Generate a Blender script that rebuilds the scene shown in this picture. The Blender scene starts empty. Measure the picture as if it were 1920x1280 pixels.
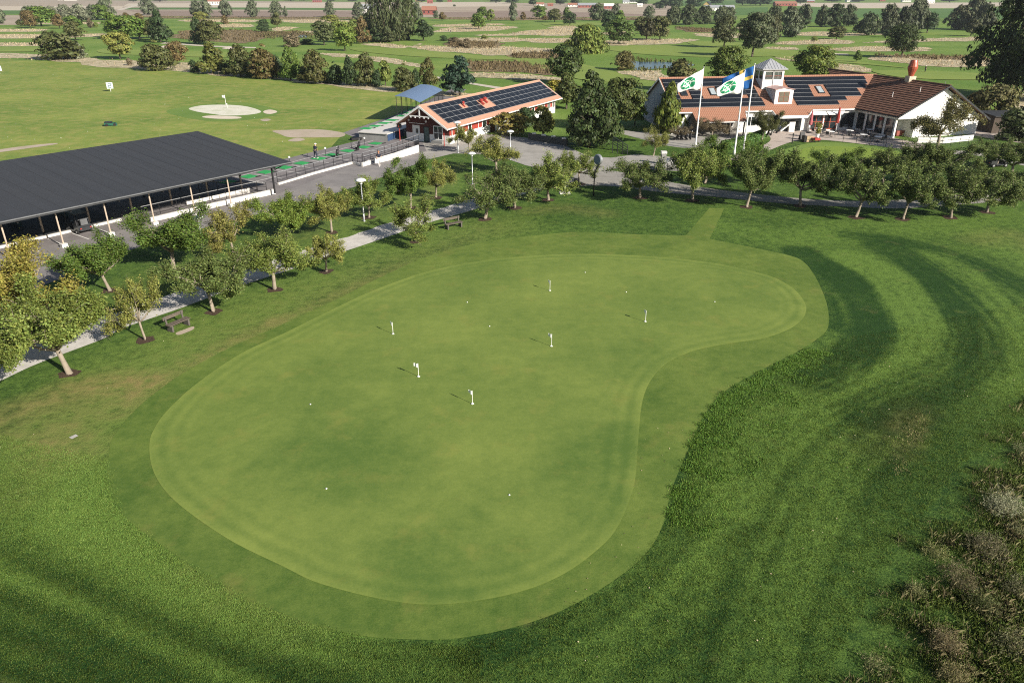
SKY_STR, SUN_STR, EXPO = 0.055, 5.0, 0.7
import bpy, bmesh, math, random
import numpy as np
from mathutils import Vector, Matrix, geometry
RND = random.Random(11)
NP = np.random.default_rng(7)
SC = bpy.context.scene
C = SC.collection
# ---------------------------------------------------------------- survey camera
F, YH, CH = 1378.0, -15.0, 19.5
PT = math.atan((640 - YH) / F)
cp, sp = math.cos(PT), math.sin(PT)
def G(x, y, z=0.0):
    a = (x - 960) / F; b = (640 - y) / F
    t = (CH - z) / (sp - b * cp)
    return Vector((a * t, (cp + b * sp) * t, z))
def depth(P): return P[1] * cp + (CH - P[2]) * sp
def scr(X, Y, Z):
    d = Y * cp + (CH - Z) * sp
    return 960 + F * X / d, 640 - F * (Y * sp - (CH - Z) * cp) / d
def height(x, yb, yt):
    P = G(x, yb); lo, hi = 0.0, 45.0
    for _ in range(40):
        m = (lo + hi) / 2
        if scr(P.x, P.y, m)[1] > yt: lo = m
        else: hi = m
    return lo
def wpx(P, w): return w * depth(P) / F
cam = bpy.data.cameras.new('camera'); co = bpy.data.objects.new('camera', cam); C.objects.link(co)
co.location = (0, 0, CH); co.rotation_euler = (math.pi / 2 - PT, 0, 0)
cam.lens = F / 1920 * 36; cam.sensor_width = 36; cam.clip_end = 9000; cam.clip_start = 0.5
SC.camera = co
# ---------------------------------------------------------------- light
ELEV = math.radians(27.5); SD = Vector((.743, -.669, 0)).normalized()
w = bpy.data.worlds.new('World'); SC.world = w; w.use_nodes = True
nt = w.node_tree; bg = nt.nodes['Background']
sky = nt.nodes.new('ShaderNodeTexSky'); sky.sky_type = 'NISHITA'; sky.sun_disc = False
sky.sun_elevation = ELEV; sky.sun_rotation = math.atan2(SD.x, SD.y)
nt.links.new(sky.outputs[0], bg.inputs[0]); bg.inputs[1].default_value = SKY_STR
sl = bpy.data.lights.new('sun', 'SUN'); so = bpy.data.objects.new('sun', sl); C.objects.link(so)
sl.energy = SUN_STR; sl.angle = math.radians(.53); sl.color = (1, .93, .82)
toward = Vector((SD.x * math.cos(ELEV), SD.y * math.cos(ELEV), math.sin(ELEV)))
so.rotation_euler = toward.to_track_quat('Z', 'Y').to_euler(); so.location = (60, -60, 60)
SC.view_settings.view_transform = 'Standard'; SC.view_settings.look = 'None'
SC.view_settings.exposure = EXPO; SC.view_settings.gamma = 1
SC.render.engine = 'CYCLES'
SC.cycles.max_bounces = 5; SC.cycles.diffuse_bounces = 3; SC.cycles.transparent_max_bounces = 8
SC.cycles.use_denoising = False; SC.cycles.filter_width = 1.1
# ---------------------------------------------------------------- materials
class N:
    def __init__(s, name):
        s.m = bpy.data.materials.new(name); s.m.use_nodes = True; s.t = s.m.node_tree
        s.b = s.t.nodes['Principled BSDF']; s.out = s.t.nodes['Material Output']
        s.b.inputs['Specular IOR Level'].default_value = .3
    def n(s, typ, **kw):
        x = s.t.nodes.new(typ)
        for k, v in kw.items():
            if k in x.inputs: x.inputs[k].default_value = v
            else: setattr(x, k, v)
        return x
    def l(s, a, b): s.t.links.new(a, b)
    def tc(s, kind='Object'):
        if not hasattr(s, '_tc'): s._tc = s.n('ShaderNodeTexCoord')
        return s._tc.outputs[kind]
    def noise(s, scale, detail=3, rough=.55, stretch=None, rot=0, kind='Object'):
        x = s.n('ShaderNodeTexNoise'); x.inputs['Scale'].default_value = scale
        x.inputs['Detail'].default_value = detail; x.inputs['Roughness'].default_value = rough
        src = s.tc(kind)
        if stretch:
            mp = s.n('ShaderNodeMapping'); mp.inputs['Scale'].default_value = stretch
            mp.inputs['Rotation'].default_value = (0, 0, rot); s.l(src, mp.inputs[0]); src = mp.outputs[0]
        s.l(src, x.inputs['Vector']); return x.outputs['Fac']
    def attr(s, name):
        x = s.n('ShaderNodeAttribute'); x.attribute_name = name; return x.outputs['Fac']
    def math(s, op, a, b=0.0, clamp=False):
        x = s.n('ShaderNodeMath', operation=op); x.use_clamp = clamp
        for i, v in enumerate((a, b)):
            if isinstance(v, (int, float)): x.inputs[i].default_value = v
            else: s.l(v, x.inputs[i])
        return x.outputs[0]
    def rng(s, v, a, b, c, d):
        x = s.n('ShaderNodeMapRange'); s.l(v, x.inputs[0])
        for i, q in enumerate((a, b, c, d)): x.inputs[i + 1].default_value = q
        return x.outputs[0]
    def mix(s, f, a, b, mode='MIX'):
        x = s.n('ShaderNodeMix', data_type='RGBA', blend_type=mode)
        for i, v in ((0, f), (6, a), (7, b)):
            if isinstance(v, (int, float)): x.inputs[i].default_value = v
            elif isinstance(v, tuple): x.inputs[i].default_value = v if len(v) == 4 else v + (1,)
            else: s.l(v, x.inputs[i])
        return x.outputs[2]
    def bump(s, h, strength, dist):
        x = s.n('ShaderNodeBump'); x.inputs['Strength'].default_value = strength; x.inputs['Distance'].default_value = dist
        s.l(h, x.inputs['Height']); s.l(x.outputs[0], s.b.inputs['Normal']); return x
    def col(s, c): s.l(c, s.b.inputs['Base Color'])
MATS = {}
def pm(name, col, rough=.6, metal=0.0, var=.18, scale=2.0, bump=0.0, bscale=30, spec=.3, dirt=None):
    if name in MATS: return MATS[name]
    k = N(name); k.b.inputs['Roughness'].default_value = rough; k.b.inputs['Metallic'].default_value = metal
    k.b.inputs['Specular IOR Level'].default_value = spec
    n1 = k.noise(scale, 5, .65)
    a = tuple(c * (1 - var) for c in col); b = tuple(min(1, c * (1 + var)) for c in col)
    c = k.mix(k.rng(n1, .3, .7, 0, 1), a, b)
    if dirt:
        n2 = k.noise(scale * .37 + .1, 4, .7); c = k.mix(k.rng(n2, .52, .72, 0, .8), c, dirt)
    k.col(c)
    if bump: k.bump(k.noise(bscale, 3), bump, .02)
    MATS[name] = k.m; return k.m
def leafmat(name, trans=.3):
    k = N(name)
    oi = k.n('ShaderNodeObjectInfo'); v = k.attr('v')
    hs = k.n('ShaderNodeHueSaturation'); k.l(oi.outputs['Color'], hs.inputs['Color'])
    k.l(k.rng(k.attr('h'), 0, 1, .475, .525), hs.inputs['Hue']); k.l(k.rng(v, 0, 1, .3, 1.75), hs.inputs['Value'])
    k.l(k.rng(v, 0, 1, 1.1, 1.0), hs.inputs['Saturation'])
    c = hs.outputs[0]; k.col(c); k.b.inputs['Roughness'].default_value = .55; k.b.inputs['Specular IOR Level'].default_value = .25
    t = k.n('ShaderNodeBsdfTranslucent'); k.l(c, t.inputs[0])
    mx = k.n('ShaderNodeMixShader'); mx.inputs[0].default_value = trans
    k.l(k.b.outputs[0], mx.inputs[1]); k.l(t.outputs[0], mx.inputs[2]); k.l(mx.outputs[0], k.out.inputs[0])
    return k.m
# ---------------------------------------------------------------- mesh builder
class MB:
    def __init__(s): s.v = []; s.f = []; s.mi = []
    def face(s, pts, mi=0):
        b = len(s.v); s.v += [tuple(p) for p in pts]; s.f.append(tuple(range(b, b + len(pts)))); s.mi.append(mi); return s
    def box(s, x0, x1, y0, y1, z0, z1, mi=0):
        b = len(s.v)
        s.v += [(x0, y0, z0), (x1, y0, z0), (x1, y1, z0), (x0, y1, z0), (x0, y0, z1), (x1, y0, z1), (x1, y1, z1), (x0, y1, z1)]
        for q in ((0, 3, 2, 1), (4, 5, 6, 7), (0, 1, 5, 4), (1, 2, 6, 5), (2, 3, 7, 6), (3, 0, 4, 7)):
            s.f.append(tuple(b + i for i in q)); s.mi.append(mi)
        return s
    def slab(s, quad, t, mi=0):          # thick plate from 4+ points, thickness downwards along z
        n = len(quad); b = len(s.v)
        s.v += [tuple(p) for p in quad] + [(p[0], p[1], p[2] - t) for p in quad]
        s.f.append(tuple(range(b, b + n))); s.mi.append(mi)
        s.f.append(tuple(range(b + 2 * n - 1, b + n - 1, -1))); s.mi.append(mi)
        for i in range(n):
            j = (i + 1) % n; s.f.append((b + i, b + n + i, b + n + j, b + j)); s.mi.append(mi)
        return s
    def prism(s, poly, z0, z1, mi=0):
        return s.slab([(p[0], p[1], z1) for p in poly], z1 - z0, mi)
    def tube(s, pts, rs, n=6, mi=0):
        pts = [Vector(p) for p in pts]
        if isinstance(rs, (int, float)): rs = [rs] * len(pts)
        b = len(s.v); m = len(pts)
        for i, p in enumerate(pts):
            d = (pts[min(i + 1, m - 1)] - pts[max(i - 1, 0)])
            d = d.normalized() if d.length > 1e-9 else Vector((0, 0, 1))
            a = d.cross(Vector((0, 0, 1)))
            if a.length < 1e-3: a = Vector((1, 0, 0))
            a.normalize(); c = d.cross(a)
            for k in range(n):
                t = 2 * math.pi * k / n
                s.v.append(tuple(p + (a * math.cos(t) + c * math.sin(t)) * rs[i]))
        for i in range(m - 1):
            for k in range(n):
                k2 = (k + 1) % n
                s.f.append((b + i * n + k, b + i * n + k2, b + (i + 1) * n + k2, b + (i + 1) * n + k)); s.mi.append(mi)
        s.f.append(tuple(b + k for k in range(n))[::-1]); s.mi.append(mi)
        s.f.append(tuple(b + (m - 1) * n + k for k in range(n))); s.mi.append(mi)
        return s
    def lathe(s, prof, c=(0, 0, 0), n=12, mi=0):
        return s.tube([(c[0], c[1], c[2] + z) for r, z in prof], [max(r, .001) for r, z in prof], n, mi)
    def build(s, name, mats, parent=None, smooth=False, loc=None, rz=None, merge=False):
        me = bpy.data.meshes.new(name); me.from_pydata(s.v, [], s.f)
        if not isinstance(mats, (list, tuple)): mats = [mats]
        for m in mats: me.materials.append(m)
        me.polygons.foreach_set('material_index', s.mi)
        if smooth: me.polygons.foreach_set('use_smooth', [True] * len(s.f))
        me.update()
        bm = bmesh.new(); bm.from_mesh(me); (bmesh.ops.remove_doubles(bm, verts=bm.verts, dist=1e-3) if merge else None); bmesh.ops.recalc_face_normals(bm, faces=bm.faces); bm.to_mesh(me); bm.free()
        return link(name, me, parent, loc, rz)
def link(name, me, parent=None, loc=None, rz=None):
    o = bpy.data.objects.new(name, me); C.objects.link(o)
    if parent is not None: o.parent = parent
    if loc is not None: o.location = loc
    if rz is not None: o.rotation_euler = (0, 0, rz)
    return o
def tag(o, label=None, cat=None, group=None, kind=None):
    if label: o['label'] = label
    if cat: o['category'] = cat
    if group: o['group'] = group
    if kind: o['kind'] = kind
    return o
def thing(name, label, cat, loc=(0, 0, 0), rz=0.0, group=None):
    o = bpy.data.objects.new(name, None); C.objects.link(o); o.location = loc; o.rotation_euler = (0, 0, rz)
    o.empty_display_size = .3
    return tag(o, label, cat, group)
KIDS = {}
def dup(root, loc, rz=0.0, label=None, group=None, scale=None):
    def cp_(o, par):
        c = o.copy(); C.objects.link(c)
        if par is not None: c.parent = par
        for ch in list(o.children): cp_(ch, c)
        return c
    r = cp_(root, None); r.location = loc; r.rotation_euler = (0, 0, rz)
    if label: r['label'] = label
    if group: r['group'] = group
    if scale: r.scale = scale
    return r
ORD = 'first second third fourth fifth sixth seventh eighth ninth tenth eleventh twelfth thirteenth fourteenth fifteenth sixteenth seventeenth eighteenth nineteenth twentieth'.split()
ORD += ['twenty-' + o for o in ORD[:9]] + ['thirtieth'] + ['thirty-' + o for o in ORD[:9]] + ['fortieth']
# ---------------------------------------------------------------- curves and sheets
def spline(pts, closed=True, k=6):
    P = [Vector(p) for p in pts]; n = len(P); out = []
    rng = range(n) if closed else range(n - 1)
    for i in rng:
        if closed: a, b, c, d = P[i - 1], P[i], P[(i + 1) % n], P[(i + 2) % n]
        else: a, b, c, d = P[max(i - 1, 0)], P[i], P[i + 1], P[min(i + 2, n - 1)]
        for j in range(k):
            t = j / k
            out.append(.5 * ((2 * b) + (c - a) * t + (2 * a - 5 * b + 4 * c - d) * t * t + (3 * b - a - 3 * c + d) * t ** 3))
    if not closed: out.append(P[-1])
    return out
def W(px): return [G(x, y) for x, y in px]
def sheet(name, px, z, mat, smooth=True, world=False, k=6, kind='structure', rag=0):
    pts = [Vector((p[0], p[1], 0)) for p in px] if world else W(px)
    if smooth: pts = spline(pts, True, k)
    if rag:      # ragged outline: grass never ends on a clean curve
        r_ = random.Random(int(abs(pts[0].x * 7 + pts[0].y * 13))); ph = [r_.uniform(0, 6.28) for _ in range(4)]; n_ = len(pts); L = sum((pts[i] - pts[i - 1]).length for i in range(n_)); acc = 0; q = []
        for i in range(n_):
            acc += (pts[i] - pts[i - 1]).length; t = acc / L * 6.2832; w_ = sum(math.sin(t * m + ph[j]) / (j + 1.5) for j, m in enumerate((5, 11, 19, 34))); d = (pts[(i + 1) % n_] - pts[i - 1]).normalized(); a = min(rag * pts[i].length, L * .012); q.append(pts[i] + Vector((-d.y, d.x, 0)) * w_ * a)
        pts = q
    pts = [Vector((p.x, p.y, z)) for p in pts]
    tris = geometry.tessellate_polygon([pts])
    me = bpy.data.meshes.new(name); me.from_pydata([tuple(p) for p in pts], [], [tuple(t) for t in tris]); me.materials.append(mat)
    bm = bmesh.new(); bm.from_mesh(me)
    bmesh.ops.recalc_face_normals(bm, faces=bm.faces)
    for f in bm.faces:
        if f.normal.z < 0: f.normal_flip()
    bm.to_mesh(me); bm.free()
    o = link(name, me); o['kind'] = kind; return o
def strip(name, px, width, side, z, mat, world=False, k=6):
    pts = [Vector((p[0], p[1], 0)) for p in px] if world else W(px)
    pts = spline(pts, False, k); vs = []; fs = []
    for i, p in enumerate(pts):
        d = pts[min(i + 1, len(pts) - 1)] - pts[max(i - 1, 0)]; nrm = Vector((-d.y, d.x, 0)).normalized() * side
        jit = .08 * math.sin(i * 1.7) + .06 * math.sin(i * .61)
        vs += [(p.x, p.y, z), (p.x + nrm.x * (width + jit), p.y + nrm.y * (width + jit), z)]
    for i in range(len(pts) - 1): fs.append((2 * i, 2 * i + 1, 2 * i + 3, 2 * i + 2) if side < 0 else (2 * i, 2 * i + 2, 2 * i + 3, 2 * i + 1))
    me = bpy.data.meshes.new(name); me.from_pydata(vs, [], fs); me.materials.append(mat)
    o = link(name, me); o['kind'] = 'structure'; return o
# ---------------------------------------------------------------- ground materials
def grass(name, dark, light, dry, fine=16, med=1.3, large=.13, amp=(1.5, .9, .8), bump=.55, bdist=.05, dryr=(.6, .8), dryk=.55, attrs=False, ring=False, far=None, blobs=False, soft=False):
    k = N(name); k.b.inputs['Roughness'].default_value = .75; k.b.inputs['Specular IOR Level'].default_value = .12
    f1 = k.noise(fine, 4, .7); f2 = k.noise(med, 4, .6); f3 = k.noise(large, 3, .55)
    t = .5; f0 = k.noise(fine * .3, 3, .65)
    for f_, a in ((f1, amp[0]), (f0, amp[0] * .55), (f2, amp[1]), (f3, amp[2])):
        t = k.math('ADD', t, k.math('MULTIPLY', k.math('SUBTRACT', f_, .5), a))
    if attrs:
        tone = k.attr('tone'); wob = k.math('ADD', k.math('MULTIPLY', k.math('SUBTRACT', f2, .5), 1.3), k.math('MULTIPLY', k.math('SUBTRACT', f0, .5), 1.4))
        t = k.math('ADD', t, k.math('MULTIPLY', tone, k.math('ADD', 1.0, wob)))
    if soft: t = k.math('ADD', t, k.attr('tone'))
    if blobs:     # worn and lush zones of the green
        for x_, y_, r_, v_ in ((690, 860, 7, -.38), (1150, 860, 5, -.45), (860, 1030, 4.5, -.4), (640, 720, 5, -.2), (1420, 570, 4, -.22), (1150, 700, 6, -.18), (860, 860, 5, .34), (960, 720, 6, .2), (760, 610, 8, .2), (1080, 530, 9, .18), (620, 960, 4, .16), (560, 770, 4, .14), (1240, 640, 5, .14)):
            P_ = G(x_, y_); vm_ = k.n('ShaderNodeVectorMath', operation='DISTANCE'); k.l(k.tc(), vm_.inputs[0]); vm_.inputs[1].default_value = (P_.x, P_.y, 0)
            dd = k.math('ADD', vm_.outputs['Value'], k.math('MULTIPLY', k.math('SUBTRACT', f3, .5), 9.0)); mr_ = k.rng(dd, 0, r_, v_ * .85, 0); mr_.node.interpolation_type = 'SMOOTHSTEP'; t = k.math('ADD', t, mr_)
    if ring:
        d = k.attr('d')
        wv = k.math('SINE', k.math('MULTIPLY', d, 8.5))
        env = k.math('MULTIPLY', k.rng(d, .1, 2.3, .18, 0.0), k.rng(f3, .3, .7, .35, 1.3))
        t = k.math('ADD', t, k.math('MULTIPLY', wv, env))
        lip = k.rng(d, .0, .14, .28, 0.0); t = k.math('ADD', t, lip)
    t = k.math('ADD', t, 0.0, True)
    c = k.mix(t, dark, light)
    dn = k.noise(.42, 5, .68)
    dr = k.rng(dn, dryr[0], dryr[1], 0, dryk)
    if attrs: dr = k.math('ADD', dr, k.math('MULTIPLY', k.attr('dry'), k.rng(f2, .3, .7, .3, 1.5)), True)
    c = k.mix(dr, c, dry)
    if far:
        fr = k.attr('far'); fn = k.noise(.03, 4, .6); fcol = k.mix(k.rng(fn, .36, .64, 0, 1), far[0], far[1])
        fm = k.noise(.5, 4, .65); fcol = k.mix(k.rng(fm, .3, .7, .0, .45), fcol, far[0])
        c = k.mix(fr, c, fcol)
    k.col(c)
    h = k.math('ADD', k.math('MULTIPLY', f1, 1.0), k.math('MULTIPLY', f2, 1.6))
    k.bump(h, bump, bdist)
    return k.m
M_lawn = grass('lawn_grass', (.020, .054, .011), (.118, .196, .036), (.245, .205, .075), fine=11, amp=(2.2, 1.4, .8), bump=.8, bdist=.08, dryr=(.6, .85), dryk=.4, attrs=True, far=((.115, .20, .037), (.215, .285, .068)))
M_green = grass('putting_grass', (.088, .148, .031), (.210, .264, .060), (.29, .26, .066), fine=14, med=1.2, large=.16, amp=(.8, .75, 1.3), bump=.16, blobs=True, bdist=.02, dryr=(.56, .78), dryk=.4, ring=True)
M_fringe = grass('fringe_grass', (.064, .118, .022), (.178, .232, .05), (.28, .235, .07), fine=16, med=1.4, large=.22, amp=(.9, 1.0, 1.2), bump=.3, bdist=.03, dryr=(.55, .8), dryk=.4, soft=True)
M_range = grass('range_grass', (.114, .19, .034), (.258, .302, .07), (.37, .31, .11), fine=5, med=.6, large=.06, amp=(.9, 1.1, 1.8), bump=.4, bdist=.06, dryr=(.47, .68), dryk=.6)
M_fair = grass('fairway_grass', (.095, .18, .036), (.205, .28, .064), (.28, .26, .1), fine=3, med=.35, large=.04, amp=(.5, .6, 1.6), bump=.2, bdist=.05, dryr=(.6, .8), dryk=.4)
M_fairl = grass('fairway_light', (.15, .225, .048), (.25, .30, .075), (.3, .27, .1), fine=3, med=.35, large=.05, amp=(.5, .7, 1.4), bump=.2, bdist=.05, dryr=(.6, .8), dryk=.4)
M_clubg = grass('club_green', (.155, .235, .04), (.23, .30, .055), (.28, .28, .08), fine=20, med=1, large=.15, amp=(.4, .6, 1), bump=.12, bdist=.02)
M_dry = grass('dry_rough', (.36, .29, .18), (.63, .54, .39), (.17, .19, .06), fine=1.8, med=.4, large=.07, amp=(1.4, 1.2, 1.0), bump=.9, bdist=.3, dryr=(.50, .62), dryk=.8)
M_reed = grass('brown_rough', (.14, .105, .058), (.37, .28, .165), (.13, .145, .045), fine=1.5, med=.4, large=.06, amp=(1.6, 1.3, 1.0), bump=1, bdist=.7, dryr=(.5, .7), dryk=.7)
def plain(name, a, b, scale, detail=5, rough=.85, bump=.2, bs=40, bd=.01, stretch=None, rot=0, c3=None, s3=.3):
    k = N(name); k.b.inputs['Roughness'].default_value = rough; k.b.inputs['Specular IOR Level'].default_value = .15
    c = k.mix(k.rng(k.noise(scale, detail, .65, stretch, rot), .3, .7, 0, 1), a, b)
    if c3: c = k.mix(k.rng(k.noise(s3, 5, .7), .5, .7, 0, .75), c, c3)
    fn = k.noise(bs, 3, .7); c = k.mix(k.rng(fn, .25, .75, .0, .35), c, a)
    k.col(c); k.bump(fn, bump, bd); return k.m
M_gravel = plain('gravel', (.47, .445, .41), (.64, .61, .565), 1.2, c3=(.38, .35, .30), s3=.5, bump=.5, bs=25, bd=.02)
M_road = plain('worn_road', (.25, .235, .21), (.33, .315, .285), .8, c3=(.40, .375, .33), s3=.25, bump=.3)
M_plaza = plain('pale_paving', (.30, .285, .26), (.40, .38, .35), .7, c3=(.24, .23, .21), s3=.2, bump=.2)
M_asph = plain('asphalt', (.19, .178, .174), (.27, .252, .245), .5, c3=(.33, .305, .285), s3=.22, bump=.35, bs=50)
M_asph2 = plain('bay_asphalt', (.18, .165, .165), (.25, .23, .228), .8, c3=(.14, .13, .13), s3=.3, bump=.3, bs=50)
M_dirt = plain('bare_dirt', (.38, .31, .245), (.52, .44, .355), .8, c3=(.25, .24, .11), s3=.4, bump=.4)
M_mulch = plain('mulch', (.05, .034, .024), (.125, .085, .058), 6, bump=.9, bs=30, bd=.05)
M_sand = plain('bunker_sand', (.55, .47, .37), (.72, .64, .53), .6, bump=.3, bs=12, bd=.05)
M_sandg = plain('sandy_green', (.58, .56, .46), (.72, .70, .60), .5, c3=(.38, .44, .22), s3=.35, bump=.3, bs=12, bd=.05)
M_field = plain('ploughed_field', (.335, .275, .21), (.435, .365, .28), .02, stretch=(.15, 1, 1), rot=.1, c3=(.27, .205, .16), s3=.01, bump=.3, bs=.6, bd=.3)
M_fieldd = plain('dark_ploughed_field', (.235, .175, .14), (.31, .24, .195), .03, stretch=(.15, 1, 1), bump=.3, bs=.6, bd=.3)
M_fieldp = plain('stubble_field', (.47, .40, .31), (.56, .49, .39), .02, stretch=(.1, 1, 1), bump=.2, bs=.6, bd=.2)
M_crop = plain('green_crop', (.075, .15, .04), (.115, .20, .055), .03, stretch=(.1, 1, 1), bump=.2, bs=.8, bd=.2)
M_pave = plain('pink_paving', (.42, .355, .31), (.50, .43, .38), 1.0, c3=(.37, .32, .28), s3=.4, bump=.2)
M_track = plain('sandy_track', (.48, .43, .35), (.58, .52, .44), .5, bump=.2)
def water():
    k = N('pond_water'); k.b.inputs['Base Color'].default_value = (.025, .08, .16, 1); k.b.inputs['Roughness'].default_value = .12  # sky reflection is put into the blue base colour
    k.b.inputs['Specular IOR Level'].default_value = .6; k.bump(k.noise(3, 3), .06, .02); return k.m
M_water = water()
# ---------------------------------------------------------------- the ground, one sheet
def growing(a, b, step, lo, hi, g=1.28):
    core = list(np.arange(a, b + 1e-6, step)); l = []; x = a; s = step
    while x > lo: s *= g; x -= s; l.append(x)
    r = []; x = core[-1]; s = step
    while x < hi: s *= g; x += s; r.append(x)
    return np.array(l[::-1] + core + r)
gx = growing(-58, 72, .26, -3500, 3500); gy = growing(9, 100, .24, -300, 5200)
XX, YY = np.meshgrid(gx, gy); PX = XX.ravel(); PY = YY.ravel()
def stroke(px, width, feather=.6, stripe=0):
    pts = np.array([(p.x, p.y) for p in spline(W(px), False, 5)])
    d = np.full(PX.shape, 1e9)
    msk = (PX > pts[:, 0].min() - width * 3) & (PX < pts[:, 0].max() + width * 3) & (PY > pts[:, 1].min() - width * 3) & (PY < pts[:, 1].max() + width * 3)
    qx = PX[msk]; qy = PY[msk]; dd = np.full(qx.shape, 1e9)
    for a, b in zip(pts[:-1], pts[1:]):
        ab = b - a; L = (ab ** 2).sum() + 1e-9
        t = np.clip(((qx - a[0]) * ab[0] + (qy - a[1]) * ab[1]) / L, 0, 1)
        dd = np.minimum(dd, np.hypot(qx - a[0] - t * ab[0], qy - a[1] - t * ab[1]))
    d[msk] = dd
    if stripe: return np.clip((width / 2 * (1 + feather) - d) / (width * feather), 0, 1) * (1 - stripe + stripe * np.sin(np.minimum(d, 50) * 2 * math.pi / .62))
    return np.clip((width / 2 * (1 + feather) - d) / (width * feather), 0, 1)
tone = np.zeros(PX.shape); dry = np.zeros(PX.shape)
TONES = [
 (-.62, 2.8, .3, [(1500, 470), (1548, 500), (1590, 524), (1622, 569), (1638, 612), (1628, 646), (1590, 680), (1530, 712)]),
 (.42, 3.6, .3, [(1594, 482), (1669, 520), (1706, 569), (1728, 612), (1736, 648), (1706, 694), (1631, 722), (1575, 741), (1500, 775), (1420, 835), (1370, 920)]),
 (-.55, 3.6, .35, [(1660, 462), (1722, 496), (1765, 528), (1795, 565), (1822, 605), (1830, 650), (1800, 690), (1725, 722), (1640, 775)]),
 (.3, 3.4, .5, [(1762, 484), (1830, 540), (1882, 602), (1905, 660), (1890, 720)]),
 (-.4, 2.4, .5, [(1590, 440), (1669, 448), (1762, 470), (1856, 505), (1960, 560)]),
 (.3, 4.0, .6, [(1860, 440), (1900, 470), (1960, 500)]),
 (.22, 5, .7, [(1350, 425), (1480, 445), (1600, 425), (1740, 425), (1900, 405)]),
 (-.32, 1.8, .6, [(1340, 456), (1420, 472), (1500, 492), (1532, 520), (1550, 560), (1562, 610)]),
 (.3, 3.6, .9, [(600, 1190), (520, 1165), (340, 1070), (222, 975), (180, 880), (205, 795), (280, 715), (420, 630), (540, 580)]),
 (-.25, 2.0, .8, [(1320, 800), (1290, 880), (1262, 960), (1220, 1050), (1150, 1110), (1050, 1160), (920, 1195)]),
 (-.2, 3.4, .8, [(1560, 740), (1460, 790), (1400, 860), (1360, 960)]),
 (.28, 3.0, .8, [(1360, 960), (1300, 1040), (1220, 1130), (1100, 1200)]),
 (-.14, 3.0, .8, [(1480, 850), (1440, 980), (1390, 1110), (1300, 1230)]),
 (.28, 3, .8, [(1560, 860), (1530, 990), (1480, 1120), (1420, 1260)]),
 (-.15, 5, .9, [(1800, 760), (1700, 860), (1640, 980), (1580, 1120), (1500, 1280)]),
 (-.2, 1.2, .6, [(-60, 990), (60, 1045), (200, 1115), (350, 1182), (520, 1244), (640, 1285)]),
 (-.2, 1.6, .7, [(-60, 1100), (150, 1190), (350, 1290)]),
 (-.22, 2.2, .8, [(-80, 1180), (100, 1260), (220, 1330)]),
 (.26, 2.4, .6, [(140, 950), (230, 1010), (330, 1070), (480, 1132), (650, 1196), (800, 1225)]),
 (.18, 1.2, .6, [(-60, 1040), (150, 1130), (330, 1222), (430, 1280)]),
 (-.1, 2.2, .8, [(560, 1200), (750, 1245), (950, 1250), (1130, 1210)]),
 (.15, 1.6, .8, [(700, 1290), (900, 1290), (1100, 1270)]),
 (.2, 5, .8, [(60, 860), (140, 900), (160, 960)]),
 (.32, 7, .9, [(190, 765), (330, 660), (480, 590), (640, 530), (780, 480), (930, 425)]),
 (-.22, 2.2, .8, [(420, 630), (560, 575), (660, 535), (760, 490), (880, 450)]),
 (-.1, 6, .9, [(1000, 400), (1080, 395), (1180, 400), (1260, 420)]),
 (.3, 8, .9, [(900, 330), (840, 340), (760, 410), (660, 440)]),
]
for val, wd, fe, px in TONES: tone += (1.25 if wd > 2 else 1.0) * val * stroke(px, wd, fe * .75, .2 if 2 < wd < 5 else 0)
for off in range(7):
    px = [(1700 + off * 26, 500 + off * 3), (1780 + off * 24, 545 + off * 8), (1850 + off * 22, 610 + off * 14), (1890 + off * 20, 700 + off * 20)]
    tone += (.16 if off % 2 else -.18) * stroke(px, .55, .6)
for off in range(6):
    px = [(1560 + off * 14, 560 - off * 8), (1575 + off * 17, 600 - off * 4), (1570 + off * 18, 650), (1530 + off * 20, 700 + off * 4)]
    tone += (.13 if off % 2 else -.16) * stroke(px, .4, .6)
for off in range(8):
    q = off * 34; px = [(-80, 1010 + q * 1.1), (60, 1062 + q), (200, 1128 + q), (350, 1196 + q), (520, 1262 + q), (700, 1310 + q)]
    tone += (.24 if off % 2 else -.28) * stroke(px, .75, .7)
for off in range(6):
    q = off * 22; px = [(560, 1195 + q), (760, 1232 + q), (960, 1226 + q), (1120, 1178 + q * 1.1), (1240, 1090 + q * 1.6), (1300, 1000 + q * 2)]
    tone += (.17 if off % 2 else -.17) * stroke(px, .6, .8)
for off in range(7):
    q = off * 27; px = [(1330 + q, 1290), (1350 + q, 1180), (1392 + q, 1060), (1450 + q, 940), (1520 + q, 850), (1600 + q, 780)]
    tone += (.24 if off % 2 else -.28) * stroke(px, .7, .8)
tone += -.2 * stroke([(-100, 1300), (300, 1330), (700, 1300), (1000, 1290), (1300, 1290)], 7, .9)  # lens falloff darkened into the grass tone along the near edge
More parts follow.
